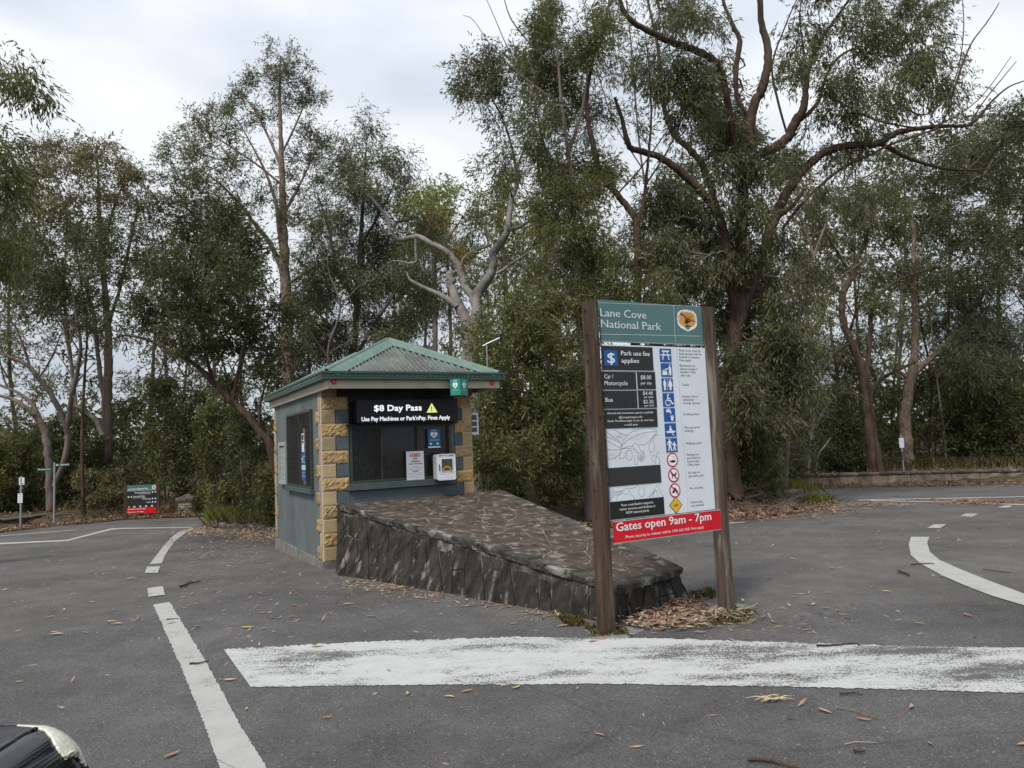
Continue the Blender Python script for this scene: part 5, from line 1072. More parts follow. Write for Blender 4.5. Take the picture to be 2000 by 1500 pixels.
tree('wattle_tree', 'feathery grey green tree with hanging foliage between the tan-barked tree and the twisted gum', 'tree', 25,
 [[(700, 960, 16), (695, 850, 14), (690, 740, 13), (694, 640, 12), (700, 540, 10), (706, 440, 8), (712, 360, 6), (715, 290, 3)],
  [(692, 700, 8), (740, 620, 7), (780, 560, 5), (820, 520, 3)], [(697, 600, 8), (660, 520, 6), (640, 440, 4), (620, 380, 2)], [(704, 480, 6), (740, 420, 5), (770, 360, 3)], [(693, 680, 6), (650, 640, 5), (610, 600, 3)]],
 [(700, 235, 36, 22, .7), (680, 280, 48, 30, .7), (735, 320, 50, 32, .8), (775, 305, 28, 25, .7), (790, 345, 25, 22, .7), (660, 350, 50, 40), (710, 385, 55, 42), (650, 430, 52, 42), (735, 440, 45, 40), (690, 490, 60, 40), (620, 500, 45, 42), (750, 510, 48, 45), (660, 560, 60, 42), (720, 580, 60, 42), (610, 590, 50, 42), (790, 560, 45, 42), (640, 640, 60, 40), (710, 650, 60, 38), (780, 630, 50, 35), (820, 440, 45, 45, .9), (830, 520, 40, 40, .9), (680, 710, 60, 30), (600, 680, 50, 36), (850, 590, 40, 40), (760, 700, 50, 30)],
 bark_grey, lf_cas, dens=.42, ln=.16, wd=.022, droop=1.3)
tree('gum_tree', 'far yellow green rounded gum seen in the sky gap above the twisted gum branch', 'tree', 34,
 [[(850, 960, 12), (848, 800, 11), (850, 640, 10), (848, 520, 9), (845, 440, 7), (842, 380, 3)], [(848, 520, 6), (880, 460, 5), (900, 430, 3)], [(847, 500, 6), (820, 430, 4), (800, 400, 2)]],
 [(840, 362, 38, 18), (870, 385, 30, 20), (815, 385, 32, 20), (845, 405, 45, 24), (880, 425, 32, 22), (810, 420, 30, 22), (900, 470, 30, 26), (860, 450, 40, 26), (890, 510, 35, 30), (830, 470, 35, 28)],
 bark_grey, lf_yel, dens=.34, ln=.2, wd=.05, puff=.45)
tree('gum_tree', 'far yellow green gum tucked behind the right limb of the twisted gum', 'tree', 33,
 [[(1000, 960, 12), (995, 800, 11), (990, 650, 10), (985, 520, 8), (975, 420, 5), (968, 370, 3)], [(985, 500, 6), (940, 440, 4), (915, 420, 2)]],
 [(960, 365, 36, 20), (925, 400, 25, 18), (985, 385, 35, 22), (945, 440, 30, 20, .6), (1000, 430, 40, 26, .7), (1030, 480, 40, 30, .7), (1000, 560, 40, 40, .8), (1050, 600, 45, 40, .8), (990, 630, 40, 35, .8)],
 bark_grey, lf_yel, dens=.32, ln=.2, wd=.05, puff=.45)
tree('dying_tree', 'thin tree with orange brown dying foliage just left of the sky gap', 'tree', 27,
 [[(885, 960, 9), (882, 800, 8), (880, 650, 7), (876, 540, 6), (870, 470, 3)]],
 [(872, 470, 34, 34, .8), (885, 510, 34, 34, .8), (860, 430, 26, 30, .5)], bark_grey, lf_org, dens=.25, ln=.14, wd=.02, droop=1.2)
# left eucalypts
tree('gum_tree', 'tall straight pinkish gum behind the small direction sign, thicker of the two straight trunks', 'tree', 30,
 [[(213, 985, 22), (211, 930, 19), (210, 880, 19), (209, 800, 18), (211, 740, 17), (212, 680, 15), (208, 600, 12), (200, 520, 10), (195, 440, 8), (192, 370, 6), (190, 310, 3)],
  [(209, 800, 10), (196, 740, 9), (190, 680, 8), (180, 600, 6), (150, 500, 5), (130, 420, 4), (110, 350, 2)], [(210, 640, 7), (235, 560, 6), (255, 470, 5), (270, 400, 3)], [(200, 520, 6), (215, 430, 5), (240, 360, 3)]],
 [(80, 285, 42, 20), (110, 300, 40, 22), (165, 300, 38, 20), (205, 275, 24, 13), (205, 300, 40, 20), (245, 325, 38, 20), (275, 345, 28, 18), (150, 335, 50, 22, .8), (210, 345, 50, 22, .8), (75, 330, 40, 24), (115, 370, 45, 22), (170, 385, 45, 20, .8), (240, 375, 45, 22), (285, 385, 32, 22), (60, 375, 36, 22), (90, 410, 45, 20, .8), (230, 415, 40, 18, .7)],
 bark_pink, lf_olive, dens=.33, ln=.17, wd=.04, puff=.36)
tree('gum_tree', 'slim pale straight gum rising directly behind the small direction sign', 'tree', 32,
 [[(289, 980, 10), (289, 900, 10), (290, 840, 9), (295, 780, 8), (298, 740, 7), (300, 690, 6), (305, 620, 4)], [(297, 775, 5), (305, 750, 4), (318, 715, 3), (322, 690, 2)]],
 [(300, 640, 40, 22, .7), (270, 740, 30, 16, .5), (330, 700, 30, 20, .6), (300, 590, 45, 30, .8), (310, 760, 26, 18, .5)], bark_grey, lf_grey, dens=.3, ln=.16, wd=.035)
tree('gum_tree', 'leaning many-armed grey gum at the far left whose bare limbs spread before the white sky', 'tree', 27,
 [[(100, 985, 16), (95, 900, 15), (88, 850, 14), (72, 815, 12), (48, 795, 9), (20, 778, 7), (-20, 770, 5)],
  [(88, 850, 9), (70, 800, 8), (40, 770, 6), (0, 752, 5), (-30, 740, 3)],
  [(135, 850, 12), (120, 810, 11), (100, 770, 10), (75, 740, 9), (55, 715, 8), (25, 700, 6), (0, 690, 5)],
  [(130, 842, 11), (140, 780, 9), (150, 730, 8), (158, 680, 6), (150, 620, 4), (140, 560, 3)],
  [(105, 950, 10), (125, 900, 10), (135, 850, 12)], [(60, 725, 6), (50, 690, 5), (30, 640, 4), (0, 610, 3)], [(200, 850, 9), (185, 820, 8), (160, 800, 7), (140, 790, 5)], [(75, 740, 5), (100, 700, 4), (120, 650, 2)]],
 [(30, 590, 45, 26, .7), (-5, 640, 40, 25, .7), (90, 560, 50, 26, .8), (140, 600, 50, 30, .8), (20, 665, 34, 20, .6), (30, 740, 30, 16, .5), (70, 690, 30, 16, .5), (180, 640, 40, 26, .7), (15, 820, 50, 25, .8), (60, 770, 35, 14, .4), (110, 740, 30, 18, .5), (50, 530, 55, 30, .8)],
 bark_grey, lf_grey, dens=.3, ln=.16, wd=.034)
tree('gum_tree', 'nearest left gum with long drooping leaves hanging in from the left frame edge', 'tree', 12,
 [[(-190, 1060, 60), (-180, 800, 50), (-165, 500, 40), (-140, 330, 26), (-90, 250, 16), (-40, 228, 9), (0, 205, 5), (20, 185, 3)], [(-165, 480, 16), (-110, 420, 10), (-50, 400, 6), (0, 390, 3)], [(-150, 360, 14), (-110, 200, 9), (-60, 140, 6), (0, 120, 3)]],
 [(15, 135, 38, 26, 1, 0), (50, 150, 32, 24, 1, 0), (75, 185, 20, 22, 1, .2), (-30, 150, 40, 40), (0, 270, 40, 30, .8), (30, 290, 30, 22, .7), (-30, 330, 50, 50), (15, 330, 38, 36, .8), (5, 400, 42, 34), (20, 450, 36, 30), (-20, 480, 50, 40), (10, 510, 38, 26), (-60, 240, 40, 40)],
 bark_grey, lf_mid, dens=.16, ln=.15, wd=.024, droop=1.8, puff=.22)
tree('banksia_tree', 'dark leaning banksia whose brown trunk slants up left beside the booth side wall', 'tree', 18,
 [[(560, 965, 18), (530, 880, 15), (505, 840, 14), (480, 808, 14), (455, 785, 13), (435, 765, 12), (415, 745, 12), (390, 720, 10), (370, 705, 8), (340, 690, 6), (300, 668, 6), (250, 655, 5), (225, 660, 3)],
  [(415, 745, 8), (400, 680, 7), (390, 610, 6), (400, 540, 5), (420, 470, 3)], [(455, 785, 8), (470, 700, 7), (490, 620, 5), (500, 560, 3)], [(370, 705, 6), (340, 640, 5), (320, 580, 3)], [(505, 840, 6), (510, 780, 5), (530, 720, 3)]],
 [(410, 430, 52, 32), (360, 470, 45, 30), (450, 485, 50, 34), (400, 530, 60, 34), (335, 540, 48, 30), (470, 560, 55, 36), (310, 600, 45, 28, .9), (380, 595, 55, 32), (440, 630, 60, 32), (520, 620, 40, 38), (345, 650, 50, 26, .9), (270, 630, 40, 22, .8), (400, 680, 50, 26, .8), (490, 690, 48, 36), (235, 665, 30, 18, .7), (550, 690, 35, 36), (520, 755, 34, 34), (460, 740, 32, 22, .6), (310, 430, 40, 36, .8), (385, 390, 40, 22, .8), (500, 500, 30, 28, .7), (260, 570, 34, 22, .7)],
 bark_red, lf_dark, dens=.25, ln=.15, wd=.032, droop=.1, puff=.26)
tree('banksia_tree', 'dark rounded banksia crown standing before the pinkish gum at left', 'tree', 26.5,
 [[(165, 985, 12), (160, 850, 11), (165, 740, 9), (170, 640, 7), (160, 560, 5), (150, 500, 3)], [(163, 700, 6), (120, 630, 5), (90, 580, 3)], [(168, 660, 5), (210, 600, 4), (235, 550, 2)]],
 [(60, 470, 50, 30), (120, 460, 50, 30), (180, 470, 50, 32), (240, 460, 40, 36), (90, 520, 55, 30), (160, 530, 55, 30), (225, 530, 45, 30), (70, 570, 40, 22, .7), (130, 580, 50, 26, .8), (200, 590, 45, 26, .8), (170, 630, 45, 20, .7), (120, 640, 34, 18, .6), (280, 500, 35, 40, .8)],
 bark_dk, lf_dark, dens=.30, ln=.16, wd=.034, droop=.1, puff=.28, wmul=.55)
# dark tree above and left of the sign
tree('paperbark_tree', 'tall dark bushy tree with feathery foliage filling the upper middle, left of the sign', 'tree', 16.5,
 [[(1150, 1010, 17), (1143, 900, 15), (1138, 780, 14), (1133, 660, 13), (1128, 560, 12), (1122, 450, 11), (1115, 340, 9), (1100, 230, 7), (1090, 120, 5), (1080, 20, 3)],
  [(1120, 420, 7), (1085, 350, 6), (1060, 270, 4), (1040, 180, 3)], [(1110, 300, 6), (1140, 200, 5), (1150, 100, 3)], [(1130, 560, 6), (1080, 500, 5), (1050, 450, 3)], [(1130, 600, 6), (1170, 520, 4), (1180, 460, 2)],
  [(1085, 130, 5), (1040, 90, 4), (1000, 40, 3), (985, 0, 2)], [(1075, 190, 4), (1010, 140, 3), (960, 90, 2), (925, 40, 1.5), (905, 30, 1)], [(1030, 160, 2.5), (990, 90, 2), (960, 20, 1.5), (945, -10, 1)]],
 [(1085, 30, 45, 40), (1045, 70, 32, 40), (1100, 90, 50, 40), (1060, 130, 40, 36), (1120, 150, 50, 40), (1085, 190, 50, 36), (1045, 220, 35, 30, .8), (1110, 240, 50, 40), (1070, 290, 45, 34), (1040, 340, 36, 26, .8), (1110, 330, 50, 40), (1085, 390, 50, 34), (1140, 400, 45, 38), (1050, 440, 42, 26, .8), (1110, 460, 55, 36), (1065, 505, 45, 28, .8), (1130, 530, 50, 36), (1170, 480, 40, 36), (1150, 60, 40, 50), (1165, 230, 36, 50, .8), (1165, 330, 30, 40, .8), (1080, 570, 45, 30, .7), (1170, 570, 40, 32), (1120, 610, 45, 26, .6)],
 bark_grey, lf_mid, dens=.34, ln=.13, wd=.022, droop=.7, puff=.26)
tree('gum_tree', 'dark slender gum forking into a long curved black limb above the sign left post', 'tree', 17,
 [[(1232, 1000, 24), (1238, 860, 22), (1240, 700, 20), (1243, 620, 18), (1246, 540, 16), (1244, 470, 16), (1243, 430, 15), (1226, 405, 14), (1205, 380, 13), (1186, 358, 13), (1172, 335, 12), (1162, 300, 12), (1154, 265, 11), (1148, 225, 10), (1146, 190, 9), (1152, 150, 7), (1160, 110, 6), (1174, 80, 5), (1184, 40, 4), (1192, -20, 3)],
  [(1243, 435, 9), (1256, 400, 8), (1262, 350, 6), (1268, 290, 5), (1272, 220, 4), (1268, 140, 3), (1260, 60, 2)], [(1205, 380, 4), (1250, 330, 3), (1300, 260, 3), (1340, 200, 2)], [(1262, 360, 4), (1300, 300, 3), (1330, 240, 2)]],
 [(1200, 40, 40, 40, .6), (1180, 120, 30, 45, .5), (1230, 110, 30, 50, .6), (1215, 460, 35, 30, .7), (1250, 510, 40, 32, .8), (1195, 540, 36, 34, .8), (1285, 560, 45, 34), (1220, 590, 40, 30), (1240, 240, 25, 40, .4)],
 bark_dk, lf_mid, dens=.24, ln=.14, wd=.024, droop=1.6, puff=.22)
# the large spreading tree right of the sign, with loose wisps of foliage between its limbs
_w = random.Random(5); wisps = []
for _ in range(48):
    x_, y_ = _w.uniform(1190, 1890), _w.uniform(-20, 400)
    if x_ > 1780 and y_ > 200 or (x_ > 1840 and y_ < 60): continue
    wisps.append((x_, y_, _w.uniform(24, 40), _w.uniform(18, 30), _w.uniform(.25, .5)))

tree('gum_tree', 'massive spreading dark-barked gum behind the sign right post, its limbs filling the upper right', 'tree', 18.5,
 [[(1418, 985, 74), (1415, 920, 62), (1412, 860, 66), (1418, 800, 52), (1425, 740, 38), (1434, 660, 30), (1440, 600, 27), (1446, 540, 25), (1448, 470, 24), (1450, 400, 23), (1455, 330, 21), (1464, 260, 20), (1472, 205, 19), (1490, 170, 18), (1499, 130, 17), (1498, 85, 15), (1488, 50, 13), (1482, -20, 11)],
  [(1438, 640, 22), (1430, 540, 18), (1415, 460, 17), (1396, 408, 16), (1360, 365, 15), (1320, 328, 14), (1285, 306, 13), (1252, 296, 12), (1230, 288, 11), (1222, 262, 9), (1213, 225, 7), (1200, 190, 5)],
  [(1420, 480, 15), (1398, 400, 14), (1375, 330, 13), (1345, 290, 13), (1316, 262, 12), (1298, 215, 11), (1290, 160, 10), (1286, 100, 8), (1274, 40, 6), (1260, -20, 4)],
  [(1452, 360, 14), (1436, 300, 14), (1425, 220, 13), (1414, 160, 14), (1400, 125, 14), (1384, 110, 14), (1350, 95, 13), (1318, 84, 13), (1290, 72, 12), (1262, 58, 11), (1235, 42, 10), (1215, 15, 9), (1205, -30, 7)],
  [(1462, 320, 18), (1480, 304, 18), (1510, 290, 18), (1538, 270, 19), (1552, 240, 20), (1568, 214, 16), (1574, 180, 12), (1578, 140, 10), (1590, 105, 9), (1602, 78, 8), (1630, 40, 6), (1664, -10, 4)],
  [(1436, 660, 26), (1460, 580, 22), (1490, 500, 21), (1512, 430, 21), (1528, 390, 19), (1548, 360, 18), (1565, 335, 17), (1590, 312, 16), (1615, 296, 16), (1645, 286, 15), (1680, 282, 14), (1715, 280, 13), (1750, 260, 11), (1780, 253, 10), (1820, 248, 8), (1860, 246, 7), (1893, 244, 6), (1915, 225, 5), (1940, 195, 4), (1970, 170, 3), (2000, 158, 2)],
  [(1715, 280, 10), (1740, 290, 9), (1765, 305, 8), (1800, 318, 7), (1840, 328, 6), (1880, 332, 5), (1930, 330, 3)],
  [(1530, 445, 6), (1565, 400, 7), (1605, 360, 7), (1650, 325, 6), (1700, 302, 5), (1745, 280, 5), (1800, 262, 4), (1840, 240, 4), (1862, 180, 4), (1882, 120, 4), (1900, 80, 3), (1930, 40, 2.5), (1952, 5, 1.5)],
  [(1552, 240, 12), (1575, 225, 9), (1600, 195, 7), (1610, 160, 6), (1630, 120, 5), (1670, 95, 4), (1720, 110, 3), (1790, 105, 2)],
  [(1470, 240, 7), (1440, 190, 10), (1438, 130, 11), (1445, 80, 11), (1432, 50, 9), (1415, 10, 7), (1405, -30, 5)],
  [(1610, 182, 5), (1650, 205, 5), (1690, 225, 5), (1730, 240, 4), (1790, 250, 3)], [(1760, 205, 4), (1800, 225, 3), (1840, 200, 3), (1870, 140, 2.5), (1882, 60, 2), (1880, 0, 1.5)],
  [(1893, 244, 3), (1920, 200, 2.5), (1960, 150, 2), (1985, 120, 1.2)], [(1820, 248, 3), (1870, 225, 2.5), (1920, 185, 2), (1975, 110, 1.2)],
  [(1512, 430, 9), (1550, 400, 8), (1570, 370, 6)], [(1540, 270, 5), (1520, 200, 5), (1508, 130, 4), (1530, 60, 3), (1560, -10, 2)], [(1575, 155, 5), (1568, 90, 4), (1562, 30, 3), (1568, -20, 2)]],
 [(1330, 170, 50, 36, .8), (1380, 190, 46, 36, .9), (1420, 210, 50, 38, 1), (1440, 250, 45, 36, 1), (1395, 270, 50, 34, 1), (1350, 230, 45, 34, .8), (1300, 140, 36, 34, .6), (1260, 130, 40, 36, .5), (1310, 30, 40, 34, .6), (1360, 40, 40, 30, .6), (1390, 60, 30, 30, .5), (1460, 310, 34, 40, 1), (1430, 340, 45, 36, 1),
  (1470, 430, 38, 40, .7), (1340, 130, 40, 30, .7), (1300, 380, 46, 30, .8), (1350, 430, 56, 34), (1270, 430, 40, 30, .7), (1400, 460, 50, 36), (1330, 490, 60, 34), (1440, 510, 56, 36), (1290, 480, 40, 26, .8), (1380, 540, 60, 34), (1490, 560, 50, 36), (1430, 580, 56, 30), (1540, 590, 44, 34, .9), (1470, 620, 60, 36), (1540, 650, 56, 34), (1410, 640, 34, 36, .9), (1500, 690, 64, 34), (1570, 700, 46, 30, .9), (1440, 710, 40, 34, .9), (1490, 750, 56, 34), (1550, 760, 50, 28, .9), (1440, 780, 34, 36), (1500, 810, 46, 32), (1465, 850, 40, 36), (1500, 880, 30, 26, .8),
  (1620, 55, 45, 30, .5), (1690, 50, 50, 32, .5), (1750, 40, 45, 30, .5), (1800, 45, 38, 28, .5), (1840, 75, 28, 30, .5), (1660, 110, 50, 28, .5), (1720, 100, 45, 26, .5), (1790, 120, 45, 28, .5), (1640, 160, 40, 26, .5), (1700, 175, 50, 26, .5), (1760, 170, 45, 26, .5), (1820, 165, 40, 26, .5), (1860, 180, 26, 24, .5), (1680, 225, 50, 24, .5), (1740, 215, 40, 22, .5), (1560, 60, 34, 34, .5), (1540, 140, 30, 34, .4), (1600, 220, 34, 26, .5), (1540, 470, 36, 30, .7), (1580, 540, 34, 30, .7)] + wisps, bark_red, lf_grey, dens=.36, ln=.17, wd=.028, droop=1.7, puff=.26, depth=1.1, spread=.4, wmul=1.0)
# trees along the right
tree('gum_tree', 'gnarled brown forked gum leaning left just behind the right stone wall', 'tree', 29,
 [[(1712, 930, 28), (1706, 880, 24), (1700, 830, 22), (1695, 790, 20), (1690, 750, 18), (1680, 710, 16), (1664, 670, 15), (1650, 640, 14), (1644, 600, 13), (1650, 565, 13), (1664, 540, 12), (1672, 515, 9), (1690, 470, 8), (1700, 430, 5), (1710, 380, 3)],
  [(1694, 745, 11), (1696, 700, 10), (1700, 650, 10), (1702, 610, 9), (1715, 580, 8), (1735, 560, 7), (1760, 545, 6), (1800, 530, 5), (1850, 520, 3)], [(1664, 540, 7), (1640, 500, 5), (1610, 450, 4), (1580, 400, 2)], [(1702, 770, 8), (1720, 740, 7), (1760, 720, 6), (1790, 705, 5)], [(1660, 670, 6), (1630, 690, 5), (1600, 720, 4), (1570, 760, 2)]],
 [(1610, 400, 50, 28, .8), (1670, 390, 50, 28, .8), (1730, 400, 50, 28, .8), (1590, 450, 50, 28, .8), (1650, 450, 55, 28, .8), (1720, 460, 55, 30, .9), (1600, 500, 45, 26, .8), (1660, 500, 45, 26, .7), (1740, 520, 50, 26, .7), (1620, 560, 40, 26, .7), (1760, 590, 50, 26, .6), (1620, 620, 36, 24, .6), (1680, 590, 36, 24, .5), (1730, 640, 40, 24, .7), (1630, 690, 40, 22, .6), (1740, 690, 36, 20, .5)],
 bark_red, lf_mid, dens=.30, ln=.17, wd=.04, puff=.36)
tree('gum_tree', 'tan gum with a wide V fork behind the right pole sign', 'tree', 31,
 [[(1778, 930, 24), (1772, 880, 22), (1768, 830, 21), (1772, 780, 19), (1780, 730, 18), (1786, 690, 15), (1788, 640, 13), (1785, 580, 11), (1783, 520, 9), (1786, 460, 8), (1780, 400, 6), (1790, 340, 3)],
  [(1778, 735, 13), (1800, 715, 12), (1830, 690, 11), (1850, 670, 10), (1872, 645, 10), (1900, 610, 7), (1930, 560, 4)], [(1775, 740, 9), (1750, 725, 7), (1720, 745, 5), (1700, 765, 4)], [(1783, 520, 6), (1820, 450, 5), (1850, 380, 3)], [(1784, 560, 5), (1740, 500, 4), (1710, 450, 2)]],
 [(1790, 280, 55, 24, .7), (1840, 300, 50, 26, .8), (1900, 290, 50, 30, .9), (1960, 300, 50, 34), (1780, 340, 50, 26, .8), (1850, 350, 50, 28, .9), (1920, 360, 50, 30), (1980, 370, 45, 36), (1800, 400, 55, 28, .9), (1870, 420, 55, 30), (1940, 430, 55, 32), (1820, 460, 50, 28, .9), (1890, 480, 50, 30), (1960, 500, 50, 32), (1850, 530, 50, 26, .8), (1930, 560, 45, 28, .9), (1800, 570, 40, 24, .7), (1960, 235, 45, 26, .8), (2000, 240, 40, 40)],
 bark_tan, lf_dark, dens=.32, ln=.17, wd=.038, puff=.36)
for i, (x0, pts, lab) in enumerate([
  (1, [(1975, 935, 9), (1966, 880, 9), (1950, 820, 8), (1935, 770, 7), (1928, 720, 7), (1925, 670, 6), (1915, 600, 4), (1905, 520, 3)], 'slim dark curved casuarina trunk nearest the right edge behind the wall'),
  (2, [(1888, 930, 8), (1888, 850, 7), (1890, 760, 7), (1893, 680, 6), (1896, 600, 5), (1890, 520, 3)], 'slim upright dark casuarina between the V forked gum and the right edge'),
  (3, [(1660, 935, 9), (1655, 850, 8), (1640, 760, 7), (1630, 700, 6), (1620, 620, 4)], 'slim casuarina left of the gnarled brown gum on the right')]):
    xx, yy = pts[-3][:2]
    tree('casuarina_tree', lab, 'tree', 33+i, [pts, [(pts[3][0], pts[3][1], 4), (pts[3][0]+30, pts[3][1]-60, 3), (pts[3][0]+50, pts[3][1]-120, 2)], [(pts[2][0], pts[2][1], 4), (pts[2][0]-30, pts[2][1]-50, 3), (pts[2][0]-50, pts[2][1]-90, 2)]],
     [(xx-20, yy-60, 45, 40), (xx+30, yy-20, 45, 45), (xx-30, yy+20, 45, 45), (xx+20, yy+60, 50, 45), (xx-25, yy+100, 50, 40), (xx+35, yy+130, 45, 35), (xx, yy+165, 50, 35)], bark_dk, lf_cas, dens=.42, ln=.24, wd=.03, droop=1.4, puff=.45)
tree('sapling', 'thin pale forked sapling standing in front of the right bushland near the wall end', 'tree', 28.5,
 [[(1594, 935, 5), (1594, 905, 4), (1592, 875, 4), (1588, 850, 3)], [(1594, 905, 4), (1600, 885, 3), (1612, 870, 3), (1622, 855, 2)], [(1594, 930, 3), (1590, 880, 3), (1580, 840, 2)]], [(1600, 820, 40, 30, .4), (1570, 830, 40, 26, .4)], bark_pale, lf_cas, dens=.3, ln=.2, wd=.022, droop=1.2)
tree('sapling', 'leafy green sapling with a reddish stem directly right of the booth', 'tree', 15.5,
 [[(1052, 1000, 14), (1030, 900, 12), (1020, 830, 11), (1012, 760, 9), (1008, 690, 7), (1004, 630, 4), (1000, 590, 2)], [(1015, 780, 5), (985, 740, 4), (960, 700, 3), (945, 670, 2)], [(1014, 800, 5), (1050, 750, 4), (1080, 690, 3)], [(1020, 840, 4), (990, 820, 3), (965, 830, 2)], [(1009, 700, 4), (1040, 650, 3), (1060, 600, 2)]],
 [(985, 640, 40, 28, .7), (1030, 640, 42, 30, .8), (950, 700, 34, 30, .7), (1000, 700, 46, 30, .8), (1060, 690, 45, 32, .9), (1100, 660, 40, 30, .8), (965, 760, 40, 32, 1), (1020, 760, 50, 32), (1080, 750, 46, 32), (955, 820, 30, 34), (1000, 830, 50, 34), (1060, 820, 50, 34), (1110, 800, 36, 36), (960, 890, 36, 30), (1010, 900, 46, 34), (1070, 890, 50, 34), (1120, 880, 30, 34), (1010, 580, 34, 26, .6), (1070, 600, 40, 28, .7), (1125, 740, 30, 34), (900, 640, 26, 22, .5), (950, 625, 28, 20, .5), (935, 675, 30, 22, .6)],
 bark_red, lf_under, dens=.34, ln=.12, wd=.028, droop=.6, puff=.22)
# mid-distance forest trees filling behind, each with its own crown
fill = [(30, 46, 30), (130, 44, 34), (330, 40, 40), (400, 48, 36), (480, 42, 38), (620, 40, 42), (760, 46, 38), (830, 42, 30), (930, 50, 36), (1060, 44, 44), (1150, 40, 40), (1280, 46, 44), (1350, 42, 40), (1500, 48, 40), (1580, 42, 34), (1680, 50, 34), (1760, 44, 32), (1850, 42, 38), (1930, 48, 40), (2010, 40, 40)]
topy = [420, 400, 470, 430, 500, 540, 470, 430, 500, 400, 330, 340, 330, 340, 340, 320, 300, 270, 260, 240]
hues = [(lf_mid, 'mid green'), (lf_dark, 'dark green'), (lf_olive, 'olive'), (lf_grey, 'grey green')]
land = ['far left behind the leaning many-armed gum', 'left of the small direction sign', 'just right of the small direction sign', 'left of the booth behind the leaning banksia', 'close left of the booth roof', 'straight above the booth left eave', 'above the booth roof peak', 'right of the booth roof peak', 'behind the base of the twisted gum', 'between the booth and the sign', 'immediately left of the park sign', 'behind the park sign header', 'behind the middle of the park sign', 'just right of the park sign', 'above the left end of the right wall', 'left of the right pole sign', 'behind the right pole sign', 'right of the V forked gum', 'near the right frame edge', 'at the right frame edge']
rz = random.Random(12)
for i, ((x, Yd, rw), ty) in enumerate(zip(fill, topy)):
    x += rz.uniform(-15, 15); L = [[(x+rz.uniform(-8, 8), 945, 9), (x+rz.uniform(-10, 10), 850, 8), (x+rz.uniform(-12, 12), 750, 7), (x+rz.uniform(-12, 12), (750+ty)/2, 5), (x, ty+10, 2)]]
    for k in range(6):
        y0 = rz.uniform(ty+60, 800); s_ = rz.choice((-1, 1)); L.append([(x, y0, 4), (x+s_*20, y0-30, 3), (x+s_*rz.uniform(30, 60), y0-rz.uniform(50, 90), 1.5)])
    cl = []; y = ty
    while y < (790 if x > 1540 or x < 560 else 800):
        thin = .42 if y > 600 and (x > 1540 or x < 560) else 1.0
        for k in range(2): cl.append((x+rz.uniform(-1, 1)*rw*1.3, y+rz.uniform(-14, 14), rz.uniform(26, 44), rz.uniform(20, 32), rz.uniform(.5, 1.0)*thin))
        y += 50
    lfm, hn = hues[i % 4]
    tree('forest_tree', f'{hn} bushland tree in the background {land[i]}', 'tree', Yd, L, cl, bark_grey if i % 3 else bark_dk, lfm, dens=.17, ln=.32, wd=.085, puff=.55, droop=.7, depth=.5)

for i, (x0, y0, pts, Yd, lab) in enumerate([
  (0, 0, [[(1530, 950, 7), (1545, 800, 6), (1560, 640, 5), (1590, 500, 5), (1640, 380, 4), (1700, 260, 3), (1740, 120, 2)], [(1560, 640, 4), (1620, 560, 3), (1700, 500, 2)], [(1590, 500, 4), (1560, 400, 3), (1545, 300, 2)], [(1640, 380, 3), (1720, 330, 3), (1830, 300, 2), (1940, 250, 1.5)], [(1700, 260, 2.5), (1780, 200, 2), (1850, 120, 1.5)]], 24, 'slim half bare grey tree crossing behind the massive gum right limbs'),
  (0, 0, [[(1290, 960, 8), (1300, 780, 7), (1310, 620, 6), (1290, 480, 5), (1255, 330, 4), (1240, 180, 4), (1230, 60, 3), (1220, -20, 2)], [(1310, 620, 4), (1360, 540, 3), (1430, 480, 2)], [(1290, 480, 4), (1330, 400, 3), (1370, 330, 2), (1400, 240, 1.5)], [(1255, 330, 3), (1200, 240, 2.5), (1170, 150, 2)], [(1240, 180, 3), (1290, 90, 2), (1320, 10, 1.5)]], 22, 'slim half bare grey tree rising behind the park sign header'),
  (0, 0, [[(650, 960, 7), (655, 800, 6), (640, 690, 5), (665, 600, 4), (640, 520, 3), (650, 430, 2)], [(640, 690, 3), (700, 660, 2.5), (760, 655, 1.5)], [(665, 600, 3), (700, 560, 2), (730, 545, 1.5)], [(655, 720, 3), (600, 640, 2), (570, 600, 1.5)]], 22, 'small half bare pale tree just above the booth left eave'),
  (0, 0, [[(1090, 960, 8), (1080, 820, 7), (1095, 680, 6), (1060, 560, 5), (1080, 450, 4), (1050, 330, 3), (1060, 240, 2)], [(1095, 680, 4), (1130, 600, 3), (1150, 540, 2)], [(1060, 560, 4), (1020, 520, 3), (985, 500, 2)], [(1080, 450, 3), (1130, 380, 2)]], 21, 'slim half bare grey tree between the twisted gum and the park sign')]):
    cl = [(q[0]+rz.uniform(-20, 20), q[1]-5, 34, 24, .45) for L_ in pts for q in L_[-2:]]
    tree('slender_tree', lab, 'tree', Yd, pts, cl, bark_grey, lf_grey, dens=.25, ln=.15, wd=.028, droop=1.2)
